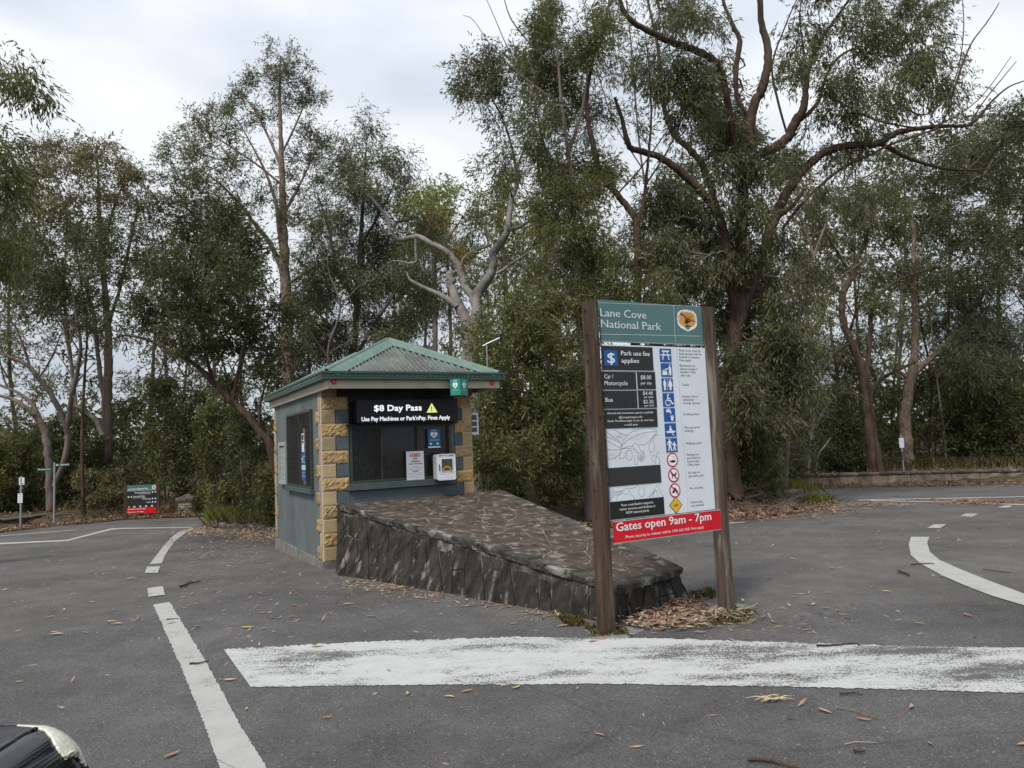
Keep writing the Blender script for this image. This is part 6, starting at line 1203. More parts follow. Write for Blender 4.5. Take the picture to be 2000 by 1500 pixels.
for x, lab, Yd, m_ in ((1578, 'slender pale stem above the left end of the right wall', 30, bark_grey), (1640, 'slender dark stem left of the gnarled gum foot', 32, bark_dk), (1738, 'slender grey stem between the gnarled gum and the pole sign', 34, bark_grey), (1812, 'slender dark stem just right of the V forked gum', 33, bark_dk), (1852, 'slender pale leaning stem midway along the right wall', 32, bark_grey), (1925, 'slender brown stem beside the curved casuarina', 36, bark_red), (1990, 'slender dark stem at the right frame edge', 34, bark_dk), (345, 'slender pale stem right of the direction sign', 33, bark_grey), (160, 'slender grey stem left of the pinkish gum', 33, bark_grey), (420, 'slender brown stem behind the gate pillar', 31, bark_red), (1005, 'slender dark stem right of the booth', 24, bark_dk), (1105, 'slender pale stem left of the park sign', 23, bark_pale)):
    d1, d2 = rz.uniform(-25, 25), rz.uniform(-40, 40); P_ = [(x, 945, 6), (x+d1*.4, 840, 5), (x+d1, 740, 4.5), (x+d2, 620, 3.5), (x+d2*1.4, 520, 2)]
    L = [P_]+[[(P_[k][0], P_[k][1], 3), (P_[k][0]+s_*28, P_[k][1]-46, 2.2), (P_[k][0]+s_*64, P_[k][1]-84, 1.3)] for k, s_ in ((1, 1), (2, -1), (2, 1), (3, -1), (3, 1))]
    tree('slender_tree', lab, 'tree', Yd, L, [(q[-1][0], q[-1][1], 34, 22, .4) for q in L], m_, lf_grey, dens=.25, ln=.2, wd=.035, droop=1.0, group='slender stems in the bushland')
# ------------------------------------------------------------------ shrubs of the understorey
def shrub(label, px, pyb, w_, h_, Y, leaf, dens=.3, ln=.12, wd=.035, seed=1, droop=.3, name='shrub'):
    r = np.random.default_rng(seed); k = pxm(Y); b = at(px, pyb, Y); bz = float(fl_h(np.array([b[0]]), np.array([Y]))[0]); b[2] = bz
    rt_ = root(name, b, label, 'shrub'); hw, hh_ = w_*k/2, h_*k; T = Tubes(); n_p = max(12, int(hw*hh_/(.20*.20)*.8)); LV = []; RN = []
    nst = 7; tips = []
    for s_ in range(nst):
        e = b+np.array([r.uniform(-.6, .6)*hw, r.uniform(-.5, .5)*hw, hh_*r.uniform(.5, .9)]); m_ = b+(e-b)*.5+np.array([r.normal()*.1, r.normal()*.1, .05]); T.add(catmull([b-[0, 0, .1], m_, e], 4), np.linspace(.022, .006, 9), 5); tips += [m_, e]
    T.build('stem', bark_grey, rt_)
    nl = int(dens*w_*h_*.8/n_p)+3
    for i in range(n_p):
        a = r.uniform(0, 2*np.pi); q = r.uniform(.1, 1)**.5; z = r.uniform(.05, 1); wz = math.sqrt(max(.05, 1-(abs(z-.35)/.68)**2.2))
        pc = b+np.array([math.cos(a)*q*hw*wz, math.sin(a)*q*hw*wz*.8, z*hh_*r.uniform(.85, 1.08)]); m_ = max(3, int(nl*r.uniform(.5, 1.5)))
        D = r.normal(size=(m_, 3))*.15; LV.append(pc+D); RN.append(np.clip(r.uniform(0, .5)+r.uniform(0, .5, m_), 0, 1))
    C = np.concatenate(LV); V, F = leaf_arrays(C, ln, wd, droop, r); TRI[0] += 2*len(F); V[:, 2] = np.maximum(V[:, 2], bz-.1)
    o = objnp('foliage', V, F, leaf, rt_, rnd=np.concatenate(RN)); o['kind'] = 'stuff'; return rt_
sh = [(-60, 1010, 170, 150, 27, lf_under, 'broad green shrub cut by the left frame edge'), (20, 1005, 130, 150, 28.5, lf_under, 'green shrub behind the two stacked white signs'), (75, 1000, 130, 170, 29, lf_mid, 'light green shrub under the bicycle route blades'),
      (150, 995, 130, 180, 29.5, lf_dark, 'dark shrub between the street pole and the pinkish gum'), (190, 985, 90, 80, 27.6, lf_olive, 'low brownish scrub at the foot of the pinkish gum'), (250, 990, 130, 200, 31, lf_under, 'tall shrub behind the small direction sign'), (325, 1000, 110, 240, 29, lf_under, 'tall dense shrub right of the small direction sign'),
      (385, 1003, 100, 250, 28.5, lf_dark, 'dark tall shrub behind the stone gate pillar'), (440, 1000, 110, 260, 27, lf_under, 'tall glossy shrub behind the bright grass tuft'), (500, 1015, 90, 230, 21, lf_dark, 'dark leafy bush touching the booth side wall'), (528, 1025, 50, 130, 18.5, lf_mid, 'small bright leafed bush at the booth back corner'),
      (600, 1000, 130, 250, 22, lf_dark, 'bush mostly hidden behind the booth'), (700, 1000, 150, 250, 24, lf_dark, 'bush behind the middle of the booth'), (820, 1000, 150, 260, 23, lf_under, 'bush behind the right half of the booth'), (950, 985, 90, 170, 17.5, lf_under, 'leafy bush against the booth right wall'),
      (1000, 990, 110, 160, 18.5, lf_dark, 'dark bush behind the green sapling'), (1085, 992, 100, 170, 18, lf_under, 'bush between the sapling and the sign left post'), (1120, 985, 60, 200, 20, lf_mid, 'narrow light bush seen just left of the sign'), (1210, 1000, 150, 260, 20, lf_dark, 'bush behind the left half of the park sign'),
      (1320, 995, 160, 260, 21, lf_under, 'bush behind the right half of the park sign'), (1475, 955, 110, 150, 19, lf_mid, 'weeping green bush right of the sign right post'), (1540, 945, 120, 160, 28, lf_cas, 'dim feathery bush above the left end of the right wall'), (1620, 938, 130, 170, 31, lf_cas, 'dim bush left of the gnarled gum'),
      (1660, 936, 110, 110, 30.5, lf_dark, 'low dark bush at the foot of the gnarled gum'), (1745, 932, 110, 160, 33, lf_under, 'bush between the gnarled gum and the V forked gum'), (1830, 930, 140, 180, 33, lf_cas, 'feathery dark bush right of the V forked gum'), (1915, 928, 130, 190, 32, lf_under, 'green bush behind the slim curved casuarina'),
      (1990, 925, 130, 200, 31, lf_dark, 'dark bush at the right frame edge'), (2080, 920, 150, 200, 30, lf_under, 'bush beyond the right frame edge')]
for i, (x, y, w_, h_, Yd, m_, lab) in enumerate(sh): shrub(lab, x, y, w_, h_, Yd, m_, dens=.36, seed=300+i, ln=.13 if Yd < 24 else .18, wd=.035 if Yd < 24 else .05)

# far wood: leaves and stems of bushland beyond, one mass
r = np.random.default_rng(4); nF = 42000
X = r.uniform(-75, 75, nF); Yv = r.uniform(50, 78, nF); k_ = (X/Yv)
topz = 5.6+1.2*np.sin(k_*9)+1.0*np.sin(k_*23+1)+.8*np.sin(k_*51+2)+1.0*np.clip(k_, -.2, 1)
Zv = -1+(topz+1)*r.uniform(0, 1, nF)**1.35
V, F = leaf_arrays(np.stack([X, Yv, Zv], 1), .75, .34, .3, r); TRI[0] += 2*nF
fw = objnp('far_bushland', V, F, lf_under, None, rnd=r.uniform(0, .7, nF)); tag(fw, 'distant dark bushland seen through the gaps between the trunks', 'bushland', kind='stuff')
# ================================================================== ground cover
litter_m = leaf_mat('dry_leaf_litter', [(.085, .045, .028), (.18, .10, .062), (.32, .215, .14), (.44, .35, .24)], .8, .1)
grass_m = leaf_mat('green_grass_blades', [(.13, .15, .03), (.26, .28, .05), (.36, .35, .11)], .6, .3)
dgrass_m = leaf_mat('dry_grass_blades', [(.10, .09, .035), (.18, .16, .07), (.26, .22, .12)], .7, .25)
def flat_leaves(X, Y, Z, ln, wd, r, tilt=.25):
    n = len(X); a = r.uniform(0, 2*np.pi, n); L = ln*r.uniform(.5, 1.3, n); W = wd*r.uniform(.6, 1.3, n)/2
    d = np.stack([np.cos(a), np.sin(a), r.normal(size=n)*tilt], 1); s = np.stack([-np.sin(a), np.cos(a), r.normal(size=n)*tilt*1.5], 1); C = np.stack([X, Y, Z], 1)
    V = np.empty((n, 4, 3)); V[:, 0] = C; V[:, 1] = C+d*(L*.45)[:, None]+s*W[:, None]; V[:, 2] = C+d*L[:, None]; V[:, 3] = C+d*(L*.45)[:, None]-s*W[:, None]
    V[:, :, 2] = np.maximum(V[:, :, 2], (C[:, 2]-.004)[:, None]); return V.reshape(-1, 3), np.arange(n*4).reshape(n, 4)
r = np.random.default_rng(9)
# litter on the forest floor and banks (visible belt)
ed = dens([(p[0], p[1]) for p in far_edge], 12); ed = np.array(ed)
idx = r.integers(0, len(ed), 60000); X = ed[idx, 0]+r.normal(size=60000)*.8; Y = ed[idx, 1]+r.normal(size=60000)*.9
keep = (~in_poly(X, Y, asph)) & (abs(X) < 24) & ~((X > 10) & (Y > 24) & (r.random(60000) < .75)); X, Y = X[keep], Y[keep]
V, F = flat_leaves(X, Y, fl_h(X, Y)+r.uniform(.0, .05, len(X)), .13, .035, r, .35)
tag(objnp('leaf_litter', V, F, litter_m, None, rnd=r.uniform(0, .8, len(X))), 'deep brown leaf litter covering the banks along the far edges of the asphalt', 'leaf litter', kind='stuff'); TRI[0] += 2*len(X)
X = r.uniform(-26, 24, 26000); Y = r.uniform(14, 34, 26000); keep = ~in_poly(X, Y, asph); X, Y = X[keep], Y[keep]
V, F = flat_leaves(X, Y, fl_h(X, Y)+r.uniform(.0, .04, len(X)), .16, .045, r, .4)
tag(objnp('leaf_litter', V, F, litter_m, None, rnd=r.uniform(0, .7, len(X))), 'scattered brown litter on the shaded bushland floor under the trees', 'leaf litter', kind='stuff'); TRI[0] += 2*len(X)
# drifts of leaves on the asphalt: (photo x, y, spread x px, spread y px, count, tone low, high)
def drift(lab, spots, ln=.10, wd=.022, dz=.012, z=.03):
    XX_, YY_, RR_ = [], [], []
    for (x, y, sx, sy, n, t0, t1) in spots:
        px = x+r.normal(size=n)*sx*.5; py = y+r.normal(size=n)*sy*.5
        for a, b in zip(px, py): g_ = gr(a, max(b, 945)); XX_.append(g_[0]); YY_.append(g_[1]); RR_.append(r.uniform(t0, t1))
    X, Y = np.array(XX_), np.array(YY_); V, F = flat_leaves(X, Y, gza(Y)+dz+r.uniform(0, z, len(X)), ln, wd, r, .2)
    o = tag(objnp('leaf_litter', V, F, litter_m, None, rnd=np.array(RR_)), lab, 'leaf litter', kind='stuff'); TRI[0] += 2*len(X)
drift('pale dry leaves drifted against the low kerb left of the booth', [(400, 1040, 60, 8, 350, .5, 1), (460, 1044, 110, 12, 900, .45, 1), (510, 1050, 60, 14, 500, .4, 1), (440, 1060, 160, 40, 260, .4, 1)], .13, .03)
drift('red brown leaves along the edge of the garden bed right of the sign', [(1480, 990, 130, 9, 1500, .15, .8), (1480, 1010, 130, 7, 700, .2, .8), (1600, 998, 90, 6, 500, .2, .8), (1690, 988, 90, 4, 500, .25, .8), (1450, 1014, 60, 6, 300, .2, .8)], .13, .03)
drift('red brown leaf patch on the road lines at the far right', [(1900, 983, 90, 5, 600, .2, .6), (1860, 979, 120, 4, 200, .2, .7), (1950, 981, 60, 4, 260, .2, .6)], .13, .03)
drift('leaf litter strip along the foot of the right stone wall', [(1620, 953, 120, 3, 500, .1, .7), (1760, 950, 160, 3, 700, .1, .7), (1900, 948, 200, 3, 800, .1, .7)], .13, .03)
drift('thin orange fringe of leaves at the foot of the stone ramp wall', [(690, 1138, 60, 8, 110, .4, 1), (760, 1150, 80, 8, 150, .4, 1), (850, 1166, 90, 8, 110, .4, 1), (960, 1182, 110, 8, 90, .4, 1), (1080, 1200, 80, 10, 110, .4, 1)], .075, .017, .005, .012)
drift('fine leaves and bark scraps sprinkled over the asphalt before the booth', [(420, 1095, 260, 70, 120, .6, 1), (250, 1150, 400, 120, 90, .7, 1), (560, 1180, 300, 70, 70, .6, 1), (120, 1100, 260, 100, 60, .7, 1), (700, 1230, 500, 120, 50, .5, 1), (1500, 1100, 400, 120, 70, .5, 1), (1750, 1040, 400, 60, 70, .4, 1), (1500, 1050, 250, 40, 80, .4, 1), (1300, 1330, 1300, 260, 60, .5, 1), (1550, 1210, 200, 50, 80, .3, 1)], .085, .016, .008, .006)
drift('small pile of pink brown leaves and bark between the two sign posts', [(1310, 1205, 70, 22, 520, .15, .75), (1290, 1222, 90, 14, 260, .5, 1), (1380, 1210, 110, 18, 240, .3, 1), (1340, 1190, 50, 20, 220, .1, .6), (1350, 1170, 30, 12, 60, .2, .8)], .085, .02, .008, .055)
# moss patches
def patch(pxs, dz, name, m, lab, cat, hgt=.02):
    P = np.array([gr(*p)[:2] for p in pxs]); x0, y0 = P.min(0); x1, y1 = P.max(0); n = 1500
    X = r.uniform(x0, x1, n); Y = r.uniform(y0, y1, n); k_ = in_poly(X, Y, P); X, Y = X[k_], Y[k_]
    V, F = flat_leaves(X, Y, gza(Y)+dz+r.uniform(0, hgt*.6, len(X)), .016, .014, r, .9); TRI[0] += 2*len(X)
    tag(objnp(name, V, F, m, None, rnd=r.uniform(0, 1, len(X))), lab, cat, kind='stuff')
moss_l = leaf_mat('moss_tufts', [(.035, .03, .010), (.075, .065, .015), (.13, .11, .03)], .9, .1)
patch([(1345, 1160), (1385, 1150), (1400, 1158), (1396, 1170), (1360, 1172)], .004, 'moss', moss_l, 'yellow green moss cushion at the ramp nose corner beside the right post', 'moss')
patch([(1380, 1205), (1440, 1188), (1480, 1195), (1460, 1215), (1400, 1225)], .004, 'moss', moss_l, 'mossy patch on the ground in front of the right post', 'moss')
patch([(1085, 1205), (1130, 1205), (1150, 1222), (1110, 1225)], .004, 'moss', moss_l, 'moss spot on the asphalt left of the left post foot', 'moss')
patch([(1140, 1226), (1215, 1222), (1230, 1240), (1160, 1246)], .004, 'moss', moss_l, 'dark moss around the foot of the left post', 'moss', .015)
# concrete footings
sheet([gr(*p) for p in [(1140, 1232), (1205, 1222), (1260, 1232), (1225, 1248), (1165, 1248)]], .008, 'footing', concrete)
sheet([gr(*p) for p in [(1378, 1188), (1440, 1180), (1478, 1188), (1440, 1200), (1388, 1202)]], .008, 'footing', concrete)
# grass
def grass(lab, spots, m, h_, n, wd=.02, name='grass'):
    C = []
    for (x, y, sx, sy, kk) in spots:
        for _ in range(int(n*kk)): g_ = gr(x+r.normal()*sx*.5, y+r.normal()*sy*.5); C.append(g_)
    C = np.array(C); C[:, 2] = fl_h(C[:, 0], C[:, 1])+.05*0; k_ = len(C); a = r.uniform(0, 2*np.pi, k_); H_ = h_*r.uniform(.5, 1.2, k_); lean = r.uniform(.1, .6, k_)
    d = np.stack([np.cos(a)*lean, np.sin(a)*lean, np.ones(k_)], 1)*H_[:, None]; s = np.stack([-np.sin(a), np.cos(a), 0*a], 1)*wd/2
    bend = np.stack([np.cos(a), np.sin(a), -np.ones(k_)*.5], 1)*(H_*lean*.35)[:, None]
    V = np.empty((k_, 5, 3)); V[:, 0] = C-s; V[:, 1] = C+s; V[:, 2] = C+d*.55+s*.7; V[:, 3] = C+d+bend; V[:, 4] = C+d*.55-s*.7
    o = objnp(name, V.reshape(-1, 3), np.arange(k_*5).reshape(k_, 5), m, None, rnd=r.uniform(0, 1, k_)); TRI[0] += 3*k_; tag(o, lab, 'grass', kind='stuff')
grass('bright yellow green grass tuft on the bed left of the booth', [(450, 1024, 42, 4, 1)], grass_m, .5, 700, .022)
grass('lush strappy grass on the bed right of the sign', [(1490, 962, 110, 7, 1), (1545, 958, 40, 5, .5), (1430, 966, 60, 8, .5)], grass_m, .45, 700, .022)
grass('small vivid green grass tuft at the point of the right garden bed', [(1602, 985, 34, 5, 1)], grass_m, .26, 420, .014)
grass('dry straw coloured grass fringe on top of the right stone wall', [(1650, 934, 180, 4, 1), (1820, 930, 240, 4, 1.2), (1950, 928, 150, 4, .7)], dgrass_m, .45, 900, .022)
grass('dry grass and weeds on the bed left of the booth', [(500, 1030, 70, 5, 1), (470, 1018, 60, 5, .5)], dgrass_m, .4, 350, .016)
grass('dull dry grass along the left bank behind the poles', [(60, 1010, 200, 8, 1), (200, 1000, 120, 8, .6), (300, 1005, 100, 5, .4)], dgrass_m, .4, 700, .018)
grass('green grass verge under the bushes left of the sign', [(1110, 985, 80, 10, 1), (1060, 985, 80, 10, .6)], grass_m, .35, 700, .018)
# heap of dry twigs on the right bed
Tw = Tubes(); rk2 = np.random.default_rng(6)
for _ in range(420):
    g_ = gr(1480+rk2.normal()*55, 985+rk2.normal()*9); z_ = float(fl_h(np.array([g_[0]]), np.array([g_[1]]))[0]); a = rk2.uniform(0, 6.28); l = rk2.uniform(.25, .9); d_ = np.array([math.cos(a), math.sin(a)*.6, rk2.uniform(-.1, .45)])*l; P0 = np.array([g_[0], g_[1], z_+rk2.uniform(0, .12)])
    Tw.add([P0, P0+d_*.5+rk2.normal(size=3)*.03, P0+d_], [.009, .007, .003], 4)
tb = Tw.build('twig_heap', bark_grey, None); tag(tb, 'tangle of dry grey brown twigs on the garden bed right of the sign', 'twigs', kind='stuff')
# kerb stones and logs edging the beds
def log(lab, pxs, rad, name='log', m=None, cat='log', dz=.06):
    P = [np.array(gr(*p))+[0, 0, dz] for p in pxs]; P = [np.array([p[0], p[1], p[2]]) for p in P]; P = [np.array([p[0], p[1], float(fl_h(np.array([p[0]]), np.array([p[1]]))[0])+rad*.7]) for p in P]; Q = catmull(P, 6); rr0 = np.random.default_rng(len(lab)); Q += rr0.normal(size=Q.shape)*rad*.12; R_ = rad*(1+rr0.normal(size=len(Q))*.08)
    k = root(name, P[0]-[0, 0, dz], lab, cat); q = MB().tube(list(Q), list(R_), 9); q.build('stem', m or bark_grey, k, smooth=True)
log('fallen weathered log edging the upper garden bed right of the sign', [(1400, 986), (1440, 982), (1500, 976), (1565, 966)], .10, dz=.18)
log('half buried log lying along the asphalt edge of the right garden bed', [(1400, 1008), (1450, 1006), (1510, 1004)], .07, dz=.05, m=bark_dk)
log('rough log at the tip of the bed where the vivid grass grows', [(1575, 999), (1600, 996), (1625, 991)], .06, dz=.04)
kb = root('stone_kerb', gr(420, 1031), 'row of rough dark kerb stones edging the bed left of the booth', 'kerb'); ks_ = []
Pk = np.array([gr(*p) for p in dens([(408, 1029), (450, 1033), (490, 1036), (536, 1041)], 4)]); rk = random.Random(2)
for A_, B_ in zip(Pk[:-1], Pk[1:]):
    f5 = Fr(A_[:2], (B_-A_)[:2]); L = np.linalg.norm((B_-A_)[:2]); MB().bev(f5, .01, L-.01, -.18, rk.uniform(-.02, .02), A_[2]-.1, A_[2]+rk.uniform(.10, .16), .025).build('stone', stone_cop, kb)
# sticks
def stick(pxs, rad, lab, m=None, dz=.012):
    P = [np.array(gr(*p))+[0, 0, dz+rad] for p in pxs]; k = np.random.default_rng(int(pxs[0][0])); Q = catmull(P, 4); Q[1:-1, :2] += k.normal(size=(len(Q)-2, 2))*rad*.6
    V, F = tube_np(Q, np.linspace(rad, rad*.5, len(Q)), 6); o = obj('twig', V, F, m or bark_red, None, origin=P[0], smooth=True); tag(o, lab, 'twig')
tw_p = M('bleached_twig', (.3, .26, .2), (.42, .37, .29), 20, .8)
stick([(1460, 1491), (1500, 1493), (1530, 1500), (1560, 1508)], .009, 'dark reddish stick cut by the bottom frame edge right of centre')
stick([(1632, 1387), (1665, 1392), (1690, 1401), (1720, 1411)], .004, 'long thin curved twig right of the straw coloured bark scrap', bark_grey)
stick([(1668, 1475), (1690, 1474)], .009, 'short dark stub of wood near the bottom right')
stick([(1641, 1360), (1670, 1359), (1685, 1362)], .006, 'short red brown twig just under the white stop line')
stick([(1650, 1460), (1670, 1455), (1712, 1456)], .003, 'fine pale curved twig near the bottom right', tw_p)
stick([(370, 1301), (390, 1300), (408, 1295)], .008, 'reddish twig lying across the thick white line')
stick([(326, 1213), (350, 1211)], .006, 'short dark twig on the upper end of the thick white line')
stick([(352, 1150), (370, 1144), (392, 1138)], .014, 'dark forked stick beside the small white dash', bark_dk); stick([(360, 1146), (372, 1138), (376, 1140)], .008, 'dark side shoot of the forked stick near the white dash', bark_dk)
stick([(1780, 1106), (1815, 1103), (1825, 1105)], .008, 'thin dark twig crossing the white curved line at right', bark_dk)
stick([(1755, 1119), (1770, 1125), (1777, 1128)], .014, 'thick red brown stub left of the white curved line')
stick([(1920, 1115), (1950, 1119), (1975, 1122)], .007, 'long dark twig right of the white curved line', bark_dk)
stick([(1596, 1266), (1630, 1265), (1670, 1262), (1680, 1266)], .008, 'dark twig lying on the worn stop line right of the sign', bark_dk)
stick([(1402, 1024), (1430, 1025), (1455, 1023)], .02, 'pale stick on the asphalt right of the sign right post', tw_p)
stick([(1440, 1194), (1462, 1192), (1480, 1182)], .007, 'pale bent twig on the footing beside the right post', tw_p)
stick([(1215, 1232), (1228, 1243), (1236, 1246)], .008, 'dark curved twig at the foot of the left post', bark_dk)
stick([(1360, 1165), (1372, 1180), (1384, 1192)], .008, 'dark thin stick leaning off the ramp nose toward the right post', bark_dk, .03)
# fork of a stick on the ramp top
# bark scrap
bs = root('bark_scrap', gr(1510, 1372), 'straw coloured scrap of shredded bark on the asphalt right of the sign', 'bark scrap'); q = MB(); b_ = np.array(gr(1510, 1372)); kk = random.Random(4)
for i in range(16):
    a = kk.uniform(-.35, .35)+(math.pi if i % 2 else 0)+(.9 if i % 5 == 0 else 0); l = kk.uniform(.05, .13); s_ = b_+np.array([kk.uniform(-.05, .05), kk.uniform(-.015, .015), kk.uniform(.01, .035)]); e_ = s_+np.array([math.cos(a)*l, math.sin(a)*l*.7, kk.uniform(-.01, .012)]); e_[2] = max(e_[2], .008)
    q.tube([s_, (s_+e_)/2+[0, 0, .008], e_], [.004, .0035, .0012], 5)
q.build('shred', M('straw_bark', (.42, .33, .2), (.58, .48, .32), 30, .8), bs)
# single fallen leaves, each its own object (shared meshes)
def leafmesh(seed):
    k = random.Random(seed); V = []; F = []; n = 7; bend = k.uniform(-.5, .5); curl = k.uniform(.06, .16)
    for i in range(n):
        t = i/(n-1); w_ = .5*math.sin(math.pi*t**.8)*.26+(.012 if i == 0 else 0); cx = bend*.35*math.sin(math.pi*t); z = .04+curl*(t-.5)**2*2
        V += [(t-.5, cx-w_, z+curl*.6*(w_/.13)), (t-.5, cx, z), (t-.5, cx+w_, z+curl*.6*(w_/.13))]
    for i in range(n-1): a = i*3; F += [(a, a+3, a+4, a+1), (a+1, a+4, a+5, a+2)]
    me = bpy.data.meshes.new('fallen_leaf'); me.from_pydata(V, [], F); me.update(); return me
lm = [M('leaf_straw', (.42, .32, .19), (.55, .43, .27), 3, .8), M('leaf_tan', (.30, .19, .12), (.40, .27, .18), 3, .8), M('leaf_pink_brown', (.26, .14, .10), (.36, .21, .15), 3, .8), M('leaf_ochre', (.45, .30, .07), (.55, .40, .12), 3, .8), M('leaf_green_yellow', (.28, .30, .06), (.38, .38, .09), 3, .7)]
meshes = []
for c in range(5):
    for s_ in range(3): me = leafmesh(c*7+s_); me.materials.append(lm[c]); meshes.append(me)
uniq = [(794, 1358, .065, 1.7, 3, 'small ochre leaf under the stop line left of centre'), (878, 1365, .08, -.4, 3, 'ochre leaf below the stop line, left of a brown one'), (913, 1353, .085, .5, 1, 'tan leaf just under the stop line, right of the ochre one'), (1008, 1345, .09, .9, 4, 'green yellow leaf touching the lower edge of the stop line'), (1171, 1440, .07, -.7, 2, 'lone pink brown leaf in the open bottom centre asphalt'),
        (1612, 1393, .10, -1.1, 1, 'curled pale leaf right of the straw coloured bark scrap'), (1688, 1409, .08, -.4, 2, 'pink leaf below the long thin curved twig'), (1778, 1384, .085, 1.0, 1, 'tan hooked leaf near the right under the stop line'), (336, 1478, .11, 1.0, 2, 'pink tan leaf between the car and the thick white line'), (480, 1388, .055, 1.7, 3, 'ochre leaf just right of the thick white line'), (450, 1331, .10, .1, 0, 'straw leaf between the thick line and the stop line corner'), (432, 1330, .05, -.1, 1, 'tiny tan leaf touching the thick white line right edge'),
        (484, 1228, .13, .1, 3, 'long ochre leaf on the asphalt above the stop line corner'), (466, 1242, .05, 1.2, 0, 'short straw leaf above the stop line corner'), (110, 1243, .14, .2, 0, 'straw leaf on the left asphalt near the seam'), (38, 1334, .06, .2, 3, 'small ochre leaf alone on the far left asphalt'), (219, 1216, .11, 0, 0, 'straw leaf left of the thick line, upper of two'), (228, 1222, .12, .1, 0, 'straw leaf left of the thick line, lower of two'), (620, 1265, .12, 0, 3, 'ochre leaf on the top edge of the stop line at left'), (1160, 1256, .1, .3, 2, 'pink leaf on the stop line left of the post'),
        (725, 1206, .1, .2, 2, 'reddish leaf on the asphalt before the ramp wall, right one'), (680, 1183, .12, .3, 0, 'straw leaf in front of the ramp wall foot'), (1005, 1221, .09, .2, 2, 'pink tan leaf before the ramp wall near the sign'), (1100, 1225, .12, .3, 1, 'tan leaf beside the moss spot left of the left post'), (2000, 1457, .09, .3, 1, 'pale leaf cut by the right frame edge near the bottom')]
nfl = 0
for i, (x, y, l, a, c, lab) in enumerate(uniq):
    g_ = gr(x, y, .011); o = bpy.data.objects.new('fallen_leaf', meshes[c*3+i % 3]); COL.objects.link(o); o.location = g_; o.rotation_euler = (0, 0, a); o.scale = (l, l, l*.8); tag(o, lab, 'leaf', 'single dry leaves on the asphalt')
k = random.Random(31)
areas = [((20, 640), (1090, 1240), 46, 'pale dry leaf scattered on the asphalt left of the ramp wall'), ((1440, 1960), (1030, 1230), 24, 'dry leaf scattered on the asphalt right of the sign'), ((1230, 1400), (1190, 1232), 16, 'brown leaf in the pile between the sign posts')]
for (xa, xb), (ya, yb), n, lab in areas:
    for i in range(n):
        x, y = k.uniform(xa, xb), k.uniform(ya, yb)
        g_ = gr(x, y, .012 if n > 20 else .03+k.uniform(0, .04)); o = bpy.data.objects.new('fallen_leaf', meshes[k.randrange(9)]); COL.objects.link(o); o.location = g_; l = k.uniform(.05, .115); o.rotation_euler = (k.uniform(-.1, .1), k.uniform(-.1, .1), k.uniform(0, 6.3)); o.scale = (l, l*k.uniform(.6, 1), l); tag(o, lab, 'leaf', lab.replace('leaf', 'leaves').replace('a pale', 'pale'))

# ================================================================== car corner at the lower left
cream = M('cream_car_paint', (.62, .60, .50), (.64, .62, .52), 3, .18, spec=.6); blk_g = M('gloss_black_lens', (.006, .009, .010), rough=.06, spec=.8); bon_m = M('dark_bonnet_paint', (.045, .045, .05), (.05, .05, .055), 3, .22, spec=.6)
tyre_m = M('tyre_rubber', (.012, .012, .012), rough=.8)
HT = 1.06
car = root('parked_car', (-3.2, 1.1, 0), 'glossy black and cream front corner of a car at the lower left', 'car')
cx0, cx1, cy0, cy1 = -5.4, -.94, .25, 1.75; RX = .15
def car_z(x, y):      # rounded top surface of the nose
    dx = max(0, x-(cx1-RX))/RX; dy = max(0, abs(y-(cy0+cy1)/2)-((cy1-cy0)/2-RX))/RX; d = (dx**2.2+dy**2.2)**(1/2.2)
    return HT+.08*min(1, max(0, (cx1-x)/1.4))-(.30*(1-math.sqrt(max(0, 1-min(d, 1)**2.3))))
n1, n2 = 44, 40; V = []; F = []
cs_ = RX*np.sin(np.linspace(0, np.pi/2, 20)); xs_ = np.concatenate([np.linspace(cx1-1.6, cx1-RX-.02, 16), cx1-RX+cs_]); ys_ = np.concatenate([cy0+RX-cs_[::-1], np.linspace(cy0+RX+.02, cy1-RX-.02, 12), cy1-RX+cs_])
inside = lambda x, y: (max(0, x-(cx1-RX))/RX)**2.2+(max(0, abs(y-(cy0+cy1)/2)-((cy1-cy0)/2-RX))/RX)**2.2
def sq(x, y):         # square plan eased onto the rounded plan
    ax = x-(cx1-RX); yc = (cy0+cy1)/2; e_ = (cy1-cy0)/2-RX; ay = abs(y-yc)-e_
    if ax > 0 and ay > 0:
        u, v = ax/RX, ay/RX; s_ = max(u, v)/((u**2.2+v**2.2)**(1/2.2)); x = (cx1-RX)+ax*s_; y = yc+math.copysign(e_+ay*s_, y-yc)
    return x, y
for y in ys_:
    for x in xs_: x2, y2 = sq(x, y); V.append((x2, y2, car_z(x2, y2)))
for j in range(len(ys_)-1):
    for i in range(len(xs_)-1): a = j*len(xs_)+i; F.append((a, a+1, a+1+len(xs_), a+len(xs_)))
rimi = [i for i in range(len(xs_))]+[j*len(xs_)+len(xs_)-1 for j in range(1, len(ys_))]+[(len(ys_)-1)*len(xs_)+i for i in range(len(xs_)-2, -1, -1)]
nb_ = len(V)
for i in rimi: V.append((V[i][0], V[i][1], .25))
for a, b in zip(range(len(rimi)-1), range(1, len(rimi))): F.append((rimi[a], nb_+a, nb_+b, rimi[b]))
obj('front_body', V, F, blk_g, car, smooth=True)
def on_car(px, py):
    d = ray(px, py); lo = None; t = 1.0
    while t < 3.0:
        P = np.array([0, 0, EYE])+d*t
        if P[0] <= cx1 and cy0 <= P[1] <= cy1 and inside(P[0], P[1]) <= 1 and P[2] <= car_z(P[0], P[1]): return P
        t += .002
    return None
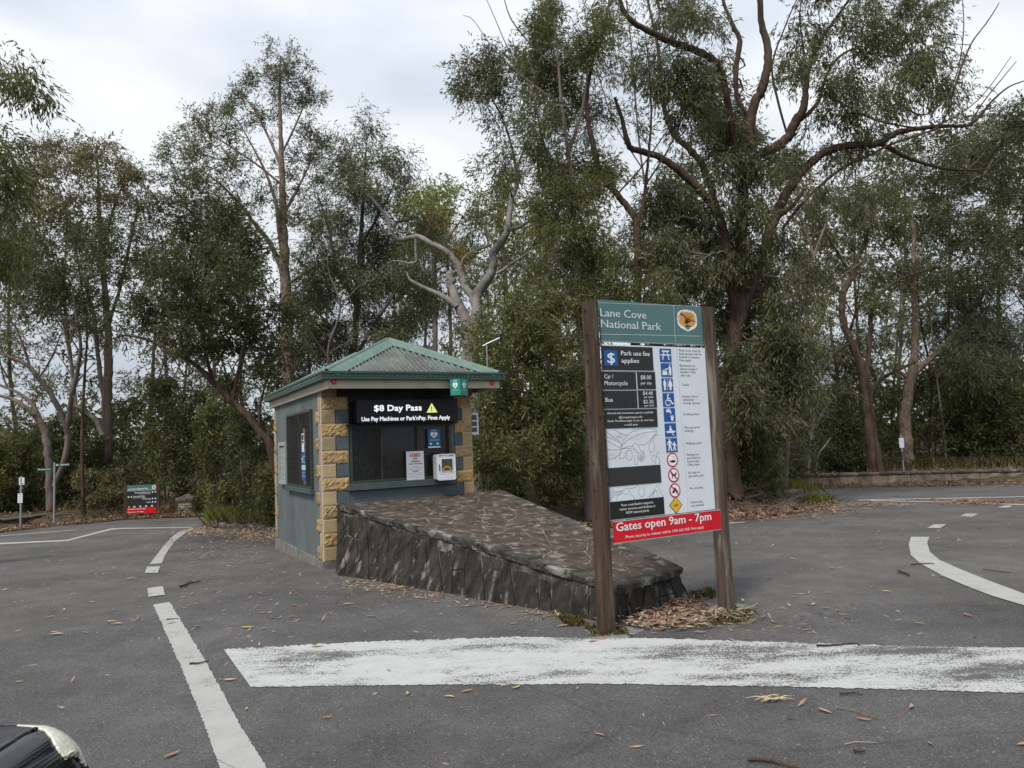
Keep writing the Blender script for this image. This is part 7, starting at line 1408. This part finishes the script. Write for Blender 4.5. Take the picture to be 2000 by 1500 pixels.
def skin(name, rows, m, lift=.006):
    """patch of bodywork: rows of photo points laid onto the nose surface, given thickness"""
    G_ = [[on_car(*p) for p in row] for row in rows]; V = []; ok = {}
    for j, row in enumerate(G_):
        for i, P in enumerate(row):
            if P is not None: ok[(j, i)] = len(V); V.append(P+np.array([.3, .1, 1])*lift)
    F = []
    for j in range(len(G_)-1):
        for i in range(len(G_[0])-1):
            q_ = [(j, i), (j, i+1), (j+1, i+1), (j+1, i)]
            if all(c in ok for c in q_): F.append(tuple(ok[c] for c in q_))
    if F:
        o = obj(name, V, F, m, car, smooth=True); md = o.modifiers.new('s', 'SOLIDIFY'); md.thickness = .008; md.offset = -1
MB().box(Fr((-6, .3), (1, 0)), 0, 3.47, -1.4, -.0, .25, 1.12).build('rear_body', cream, car)
MB().prism([np.array([-5.7, .40, 1.12]), np.array([-3.0, .40, 1.12]), np.array([-3.7, .55, 1.45]), np.array([-5.3, .55, 1.45])], (0, 1.2, 0)).build('cabin', glass_d, car)
for x in (-5.2, -2.1):
    for y in (.24, 1.55): MB().tube([(x, y, .32), (x, y+.2, .32)], .32, 24).build('wheel', tyre_m, car)
CARDBG = (car_z, on_car)
def lerp_rows(A_, B_, n):     # A_, B_ two polylines with equal counts
    return [[(a[0]+(b[0]-a[0])*k/n, a[1]+(b[1]-a[1])*k/n) for a, b in zip(A_, B_)] for k in range(n+1)]
outer = [(30, 1420.5), (60, 1419), (90, 1418), (114, 1418), (126, 1422), (135, 1430), (143, 1444), (150, 1458), (157, 1473), (163, 1489), (168, 1502)]
innr = [(32, 1422.5), (58, 1424), (73, 1426), (86, 1431), (95, 1438), (102, 1448), (109, 1462), (116, 1476), (123, 1484), (140, 1473), (156, 1490)]
skin('fender', lerp_rows(dens(innr, 5), dens([(p[0]+1, p[1]-1) for p in outer], 5), 16), cream)
skin('bonnet', lerp_rows(dens([(-80, 1515), (-40, 1490), (0, 1466), (25, 1449), (50, 1433), (68, 1426.5)], 5), dens([(-80, 1422), (-40, 1421), (0, 1421), (25, 1421), (50, 1424), (68, 1425.5)], 5), 10), bon_m, .005)
print('TRIS leaf/tube', TRI[0])
